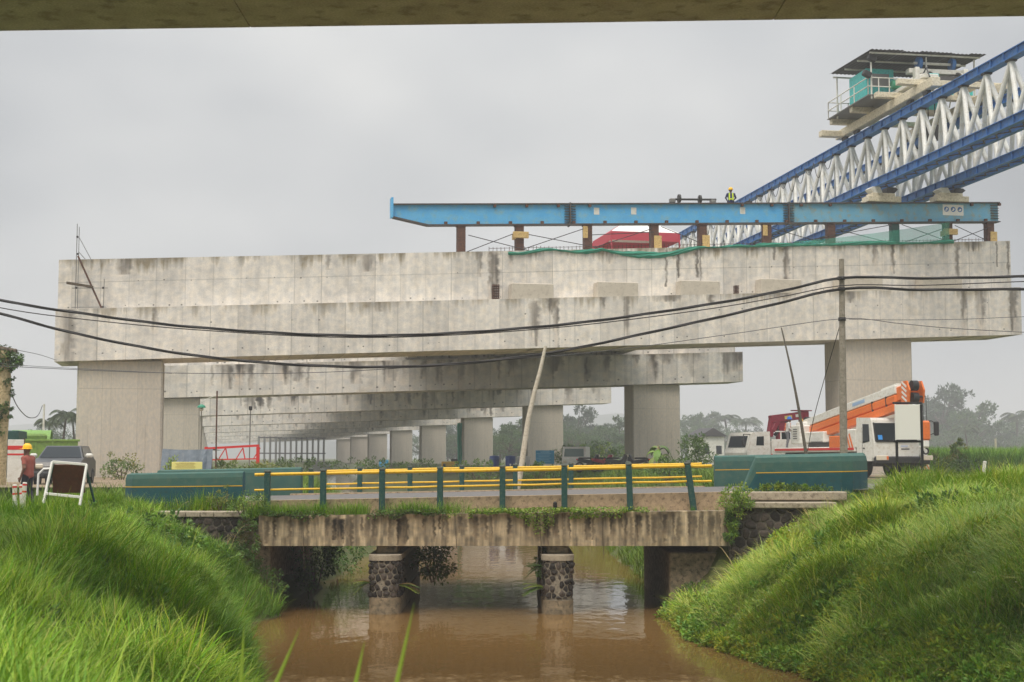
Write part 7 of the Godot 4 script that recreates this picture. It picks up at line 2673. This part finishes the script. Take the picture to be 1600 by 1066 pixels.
	st.tube([Vector3(0, 0, 0), Vector3(0.02, 0.8, 0), Vector3(-0.03, 1.6, 0)], [0.11, 0.09, 0.05], 8)
	part(st, "stem", M.palm_bark, o)
	for k in 9:
		var lm := MB.new()
		lm.tinted = true
		var a := k * 2.4
		var rise: float = [0.9, 0.2, 0.8, -0.2, 0.5, 1.0, 0.0, 0.6, 0.3][k]
		var dv := Vector3(cos(a), 0, sin(a))
		var base := Vector3(-0.03, 1.0 + 0.07 * k, 0)
		lm.col = vary([Color(0.12, 0.2, 0.03), Color(0.18, 0.24, 0.05), Color(0.08, 0.14, 0.03)][k % 3], r, 0.1)
		var prev := []
		for e in 8:
			var f := e / 7.0
			var c := base + dv * 1.15 * f * (1.0 - 0.45 * f) + Vector3.UP * 1.1 * (rise * f - (0.6 + 0.6 * rise) * f * f)
			var wd := 0.19 * sin(PI * clamp(0.08 + 0.9 * f, 0, 1))
			var sd := dv.cross(Vector3.UP) * wd
			var row := [c - sd + Vector3.DOWN * wd * 0.5, c, c + sd + Vector3.DOWN * wd * 0.5]
			if e > 0:
				for i in 2: lm.quad(prev[i], prev[i + 1], row[i + 1], row[i])
			prev = row
		part(lm, "leaf_blade", M.leaf, o)
	# vine-clad dead trunk at the left edge
	var vp := P(2, 735, 50)
	o = thing("vine_clad_trunk", "bare pale trunk clad in ferns and vines at the left edge", "tree", Vector3(vp.x, -0.06, vp.z))
	var tk := MB.new()
	tk.tube([Vector3(-0.1, -0.2, 0), Vector3(-0.05, 1.6, 0), Vector3(-0.02, 3.4, 0), Vector3(-0.05, 4.75, 0)], [0.26, 0.22, 0.27, 0.24], 12)
	part(tk, "trunk", M.palm_bark, o)
	var vm := MB.new()
	leafy(vm, Vector3(0.12, 4.45, 0.05), Vector3(0.42, 0.42, 0.4), 34, 30, 0.13, deep + green, r, 0.9)
	part(vm, "crown_ferns", M.leaf, o)
	vm = MB.new()
	leafy(vm, Vector3(0.2, 3.3, 0.1), Vector3(0.16, 1.3, 0.2), 30, 24, 0.09, deep, r, 0.9)
	leafy(vm, Vector3(-0.1, 2.4, 0.2), Vector3(0.34, 0.9, 0.2), 34, 24, 0.10, deep + green, r, 0.6)
	part(vm, "vines", M.leaf, o)
	var cap := MB.new()
	cap.tube([Vector3(-0.3, 4.8, 0), Vector3(0.42, 4.72, 0.05)], [0.16, 0.1], 9)
	part(cap, "broken_top", M.bark, o)

# ---------------------------------------------------------------- grass
func tuft(seed_: int, blades: int, l0: float, l1: float, wd: float, spread: float, lean: float, cols: Array) -> ArrayMesh:
	var r := RandomNumberGenerator.new()
	r.seed = seed_
	var m := MB.new()
	m.tinted = true
	for k in blades:
		var a := r.randf() * TAU
		var dv := Vector3(cos(a), 0, sin(a))
		var l := r.randf_range(l0, l1)
		var p := dv * spread * sqrt(r.randf()) + Vector3(r.randf_range(-0.02, 0.02), -0.03, 0)
		var th := r.randf_range(0.05, 0.5) * lean
		var curl := r.randf_range(0.3, 1.5) * lean
		var w := wd * r.randf_range(0.7, 1.3)
		var fd := Vector3(cos(a + r.randf_range(-1.2, 1.2)), 0, sin(a + r.randf_range(-1.2, 1.2))).normalized()
		var sd := fd.cross(Vector3.UP).normalized()
		m.col = vary(cols[r.randi() % cols.size()], r, 0.22)
		var n := 4
		var pl := p - sd * w * 0.5
		var pr := p + sd * w * 0.5
		var nprev := fd
		for i in n:
			var f := (i + 1.0) / n
			var ang: float = th + curl * f * f
			p += (Vector3.UP * cos(ang) + fd * sin(ang)) * l / n
			var ww: float = w * (1.0 - pow(f, 1.8))
			var ql := p - sd * ww * 0.5
			var qr := p + sd * ww * 0.5
			if i < n - 1: m.quad(pl, pr, qr, ql)
			else: m.tri(pl, pr, p)
			pl = ql
			pr = qr
	return m.mesh(M.grass)

func scatter(called: String, label: String, meshes: Array, spots: Array) -> void:
	# spots: [position, turn, scale, tint, tilt axis angle]
	for k in meshes.size():
		var mine := []
		for i in range(k, spots.size(), meshes.size()): mine.append(spots[i])
		if mine.is_empty(): continue
		var mm := MultiMesh.new()
		mm.transform_format = MultiMesh.TRANSFORM_3D
		mm.use_colors = true
		mm.mesh = meshes[k]
		mm.instance_count = mine.size()
		for i in mine.size():
			var q: Array = mine[i]
			var b := Basis(Vector3.UP, q[1])
			if q.size() > 4: b = Basis(Vector3(cos(q[5]), 0, sin(q[5])), q[4]) * b
			mm.set_instance_transform(i, Transform3D(b.scaled(Vector3.ONE * q[2]), q[0]))
			mm.set_instance_color(i, q[3])
		var o := MultiMeshInstance3D.new()
		o.multimesh = mm
		o.name = numbered(called)
		add_child(o)
		tag(o, label, "grass", "", "stuff")

func on_road(x: float, z: float) -> bool:
	if z > 33.4 and z < 40.2 + max(0.0, -x - 9.0) * 0.45 and abs(x) < 60: return true
	if z > 31.9 and z < 41.0 and x > -5.8 and x < 4.95: return true
	if z > 32.3 and z < 33.6 and x > 4.9 and x < 7.6: return true
	if z > 32.4 and z < 33.2 and x > -8.4 and x < -5.8: return true
	if z > 40 and z < 84 and x > 10 and x < 27: return true
	if z > 46 and z < 100 and x > -27 and x < -12: return true
	if z > 62 and z < 72 and x > 27: return true
	return false

func build_grass() -> void:
	var r := RandomNumberGenerator.new()
	r.seed = 4242
	var lush := [Color(0.162, 0.308, 0.010), Color(0.126, 0.258, 0.010), Color(0.232, 0.347, 0.014), Color(0.084, 0.188, 0.016), Color(0.115, 0.248, 0.012), Color(0.336, 0.417, 0.089)]
	var mixed := [Color(0.169, 0.298, 0.022), Color(0.232, 0.337, 0.027), Color(0.305, 0.357, 0.040), Color(0.110, 0.218, 0.022), Color(0.157, 0.288, 0.022), Color(0.399, 0.427, 0.129)]
	var bank_l := []
	var bank_r := []
	for k in 4:
		bank_l.append(tuft(100 + k, 15, 0.26, 0.62, 0.0115, 0.10, 0.95, lush))
		bank_r.append(tuft(110 + k, 15, 0.28, 0.70, 0.0115, 0.10, 1.35, mixed))
	var patch := noise(77, 0.16, 3)
	var patch2 := noise(78, 0.5, 3)
	var lean := noise(79, 0.22, 2)
	var dead := []
	for k in 3: dead.append(tuft(120 + k, 9, 0.25, 0.7, 0.008, 0.10, 1.6, [Color(0.36, 0.29, 0.13), Color(0.28, 0.21, 0.10), Color(0.42, 0.36, 0.18)]))
	var ds := []
	var sl := []
	var sr := []
	var n := 0
	var tries := 0
	while tries < 150000:
		tries += 1
		var z := sqrt(lerp(9.0 * 9.0, 37.5 * 37.5, r.randf()))
		var x := r.randf_range(-0.385, 0.385) * z
		if river_dist(x, z) < 4.0 or on_road(x, z): continue
		var y := ground_y(x, z)
		if y < WATER + 0.03: continue
		var left := x < 0.0
		var pn := patch.get_noise_2d(x, z)
		var pf := patch2.get_noise_2d(x, z)
		var tint := Color(1.0 + 0.40 * pn + 0.30 * pf, 1.0 + 0.18 * pn + 0.20 * pf, 1.0 - 0.2 * pn)
		var s := r.randf_range(0.7, 1.2) * (1.0 + 0.3 * pn + 0.55 * pf)
		if pf < -0.30 and r.randf() < 0.55: continue
		if r.randf() < 0.06: s *= 1.3
		if r.randf() < 0.035 + 0.10 * max(0.0, pn - 0.2) + (0.05 if x > 0.0 else 0.0):
			ds.append([Vector3(x, y, -z), r.randf() * TAU, s * r.randf_range(0.8, 1.15), Color(1, 1, 1) * r.randf_range(0.8, 1.1), 0.3, r.randf() * TAU])
		if x > 4.0 and z > 29.0 and x < 8.5: s *= 0.6
		if left:
			if z > 27.0: s *= 0.72
			sl.append([Vector3(x, y, -z), r.randf() * TAU, s * 1.05, tint, 0.12 + 0.5 * abs(pf), -PI / 2 + 2.6 * lean.get_noise_2d(x, z)])
		else:
			if z < 15.0: continue
			# near the water's edge low herbs take over from the grass
			var dw := river_dist(x, z) - 4.8
			if dw < 0.7 and r.randf() < 0.6: continue
			sr.append([Vector3(x, y, -z), r.randf() * TAU, s, tint, 0.15 + 0.5 * abs(pf), PI / 2 + 2.6 * lean.get_noise_2d(x, z)])
	scatter("bank_grass", "lush long grass covering the left river bank", bank_l, sl)
	scatter("dry_grass", "dry straw-coloured stalks among the bank grass", dead, ds)
	scatter("bank_grass", "arching grass covering the right river bank", bank_r, sr)
	# herbs low on the right bank: small leaves, some yellowish, with a few white flowers
	var herbs := []
	for k in 4:
		var m := MB.new()
		var hr := RandomNumberGenerator.new()
		hr.seed = 500 + k
		leafy(m, Vector3(0, 0.09, 0), Vector3(0.16, 0.11, 0.16), 9, 12, 0.05, [Color(0.23, 0.36, 0.03), Color(0.18, 0.31, 0.03), Color(0.31, 0.37, 0.035)], hr)
		herbs.append(m.mesh(M.leaf))
	var hs := []
	tries = 0
	while tries < 60000:
		tries += 1
		var z := r.randf_range(17.0, 38.0)
		var x := r.randf_range(2.5, 0.4 * z + 0.5)
		var dw := river_dist(x, z) - 4.8
		if dw < -0.25 or dw > 6.0 or on_road(x, z): continue
		var pf := patch2.get_noise_2d(x * 0.7 + 40.0, z * 0.7)
		var want: float = 0.85 if dw < 0.9 else (0.5 if pf > 0.25 else 0.03)
		if x > 4.6 and x < 6.4 and z > 23.5 and z < 29.5: want = max(want, 0.7)
		if r.randf() > want * 0.55: continue
		var y: float = max(ground_y(x, z), WATER - 0.02)
		var yl: float = clamp(0.5 + pf * 1.6, 0, 1)
		hs.append([Vector3(x, y, -z), r.randf() * TAU, r.randf_range(0.8, 1.9), Color(0.75 + 0.5 * yl, 0.92 + 0.2 * yl, 0.9)])
	var weeds := []
	for k in 3:
		var m := MB.new()
		var hr := RandomNumberGenerator.new()
		hr.seed = 520 + k
		leafy(m, Vector3(0, 0.2, 0), Vector3(0.26, 0.22, 0.26), 12, 12, 0.085, [Color(0.12, 0.24, 0.02), Color(0.19, 0.28, 0.025), Color(0.08, 0.17, 0.02)], hr)
		weeds.append(m.mesh(M.leaf))
	var wsp := []
	tries = 0
	while tries < 1500:
		tries += 1
		var z := r.randf_range(13.0, 32.0)
		var x := r.randf_range(-0.38, 0.38) * z
		var dw := river_dist(x, z) - 4.8
		if dw < 0.15 or on_road(x, z) or patch.get_noise_2d(x + 90.0, z) < 0.05: continue
		wsp.append([Vector3(x, ground_y(x, z), -z), r.randf() * TAU, r.randf_range(0.6, 1.3), Color(1, 1, 1) * r.randf_range(0.8, 1.15)])
	scatter("weeds", "broad-leaved weeds dotted through the bank grass", weeds, wsp)
	scatter("herbs", "low leafy herbs along the right bank's water edge", herbs, hs)
	var fl := MB.new()
	fl.tinted = true
	for i in 46:
		var z := r.randf_range(19.5, 33.0)
		var x := r.randf_range(4.0, 0.36 * z)
		var dw := river_dist(x, z) - 4.8
		if dw < 0.1 or dw > 4.0: continue
		var p := Vector3(x, ground_y(x, z) + r.randf_range(0.3, 0.42), -z)
		for e in 5:
			fl.col = Color(0.75, 0.74, 0.72)
			leaf(fl, p, Vector3(cos(e * 1.257), 0.5, sin(e * 1.257)).normalized(), Vector3.UP, 0.035, 0.03)
	var fo := single(fl, "white_flowers", M.leaf, "scattered small white flowers on the right bank", "flowers")
	fo.set_meta("kind", "stuff")
	# tall reed-like blades close to the camera
	var reed := []
	for k in 5: reed.append(tuft(130 + k, 7, 0.85, 1.35, 0.017, 0.10, 0.62, [Color(0.19, 0.34, 0.04), Color(0.15, 0.29, 0.035), Color(0.25, 0.37, 0.05)]))
	var rs := []
	for i in 560:
		var z := r.randf_range(3.6, 9.5)
		var u := r.randf_range(-0.40, -0.02)
		if u > -0.17 and r.randf() < 0.88: continue
		if u > -0.24 and r.randf() < 0.5: continue
		var x := u * z
		rs.append([Vector3(x, ground_y(x, z), -z), r.randf() * TAU, r.randf_range(0.72, 1.0) * (1.0 if z < 7.0 else 0.9), Color(1, 1, 1) * r.randf_range(0.9, 1.15)])
	scatter("foreground_grass", "tall blurred grass blades close to the camera at lower left", reed, rs)
	# single long blades that stand before the water
	for q in [[620.0, 648.0, 940.0, 4.4], [556.0, 570.0, 1000.0, 4.8], [432.0, 470.0, 978.0, 4.6], [376.0, 382.0, 965.0, 5.0]]:
		var a := P(q[0], 1066, q[3])
		var t := P(q[1], q[2], q[3])
		var root := a + (a - t) * 2.0
		root.y = ground_y(a.x, q[3]) - 0.02
		root.x = a.x - (t.x - a.x) * 1.5
		var m := MB.new()
		m.tinted = true
		m.col = Color(0.26, 0.36, 0.05)
		var pl := []
		for e in 9:
			var f := e / 8.0
			var c := root.lerp(a, min(f * 2.0, 1.0)) if f < 0.5 else a.lerp(t, f * 2.0 - 1.0)
			var w := 0.009 * (1.0 - pow(f, 2.2))
			var row := [c - Vector3(w, 0, 0), c + Vector3(0, 0, 0.003), c + Vector3(w, 0, 0)]
			if e > 0:
				for i in 2: m.quad(pl[i], pl[i + 1], row[i + 1], row[i])
			pl = row
		single(m, "grass_blade", M.grass, ["long grass blade standing before the water left of its middle", "short grass blade before the left pier's reflection", "curved grass blade at the left water edge", "upright grass blade at the foreground grass's right edge"][[620.0, 556.0, 432.0, 376.0].find(q[0])], "grass blade", "single grass blades before the water")
	# weeds on the bridge ledge
	var ledge := []
	for k in 3: ledge.append(tuft(150 + k, 14, 0.18, 0.46, 0.007, 0.06, 1.0, lush))
	var ls := []
	for i in 900:
		var x := r.randf_range(-6.1, 4.8)
		var want := 1.0 if x < -3.3 else (0.75 if x < -1.9 and (x < -2.95 or x > -2.6) else (0.4 if x < -0.2 else 0.06))
		if x > -3.35 and x < -3.0: want = 0.15
		if r.randf() > want: continue
		ls.append([Vector3(x, -0.37 + 0.012 * (x + 5.7) * 0.9, -r.randf_range(32.52, 33.05)), r.randf() * TAU, r.randf_range(0.7, 1.25) * (1.0 if x < -1.0 else 0.6), Color(1, 1, 1) * r.randf_range(0.85, 1.15)])
	scatter("ledge_grass", "grass growing on the bridge's ledge behind the beam", ledge, ls)
	# weeds beyond the road, and the field on the right
	var far := []
	for k in 3: far.append(tuft(170 + k, 20, 0.35, 0.85, 0.022, 0.25, 1.2, [Color(0.13, 0.22, 0.025), Color(0.09, 0.17, 0.02), Color(0.18, 0.24, 0.035)]))
	var fs := []
	tries = 0
	while tries < 16000:
		tries += 1
		var z := r.randf_range(40.6, 92.0)
		var x := r.randf_range(-0.38, 0.38) * z
		if on_road(x, z) or river_dist(x, z) < 4.7: continue
		fs.append([Vector3(x, ground_y(x, z), -z), r.randf() * TAU, r.randf_range(0.6, 1.15), Color(1, 1, 1) * r.randf_range(0.8, 1.2)])
	scatter("scrub_grass", "rough grass beyond the road under the viaduct", far, fs)
	var cane := []
	for k in 3: cane.append(tuft(180 + k, 16, 1.3, 2.0, 0.05, 0.4, 0.8, [Color(0.15, 0.29, 0.03), Color(0.20, 0.33, 0.04), Color(0.12, 0.24, 0.03)]))
	var cs := []
	for i in 9500:
		var z := r.randf_range(92.0, 190.0)
		var x := r.randf_range(0.285, 0.40) * z
		cs.append([Vector3(x, -0.06, -z), r.randf() * TAU, r.randf_range(0.85, 1.15), Color(1, 1, 1) * r.randf_range(0.85, 1.15)])
	scatter("field_crop", "tall green crop in the field on the right", cane, cs)
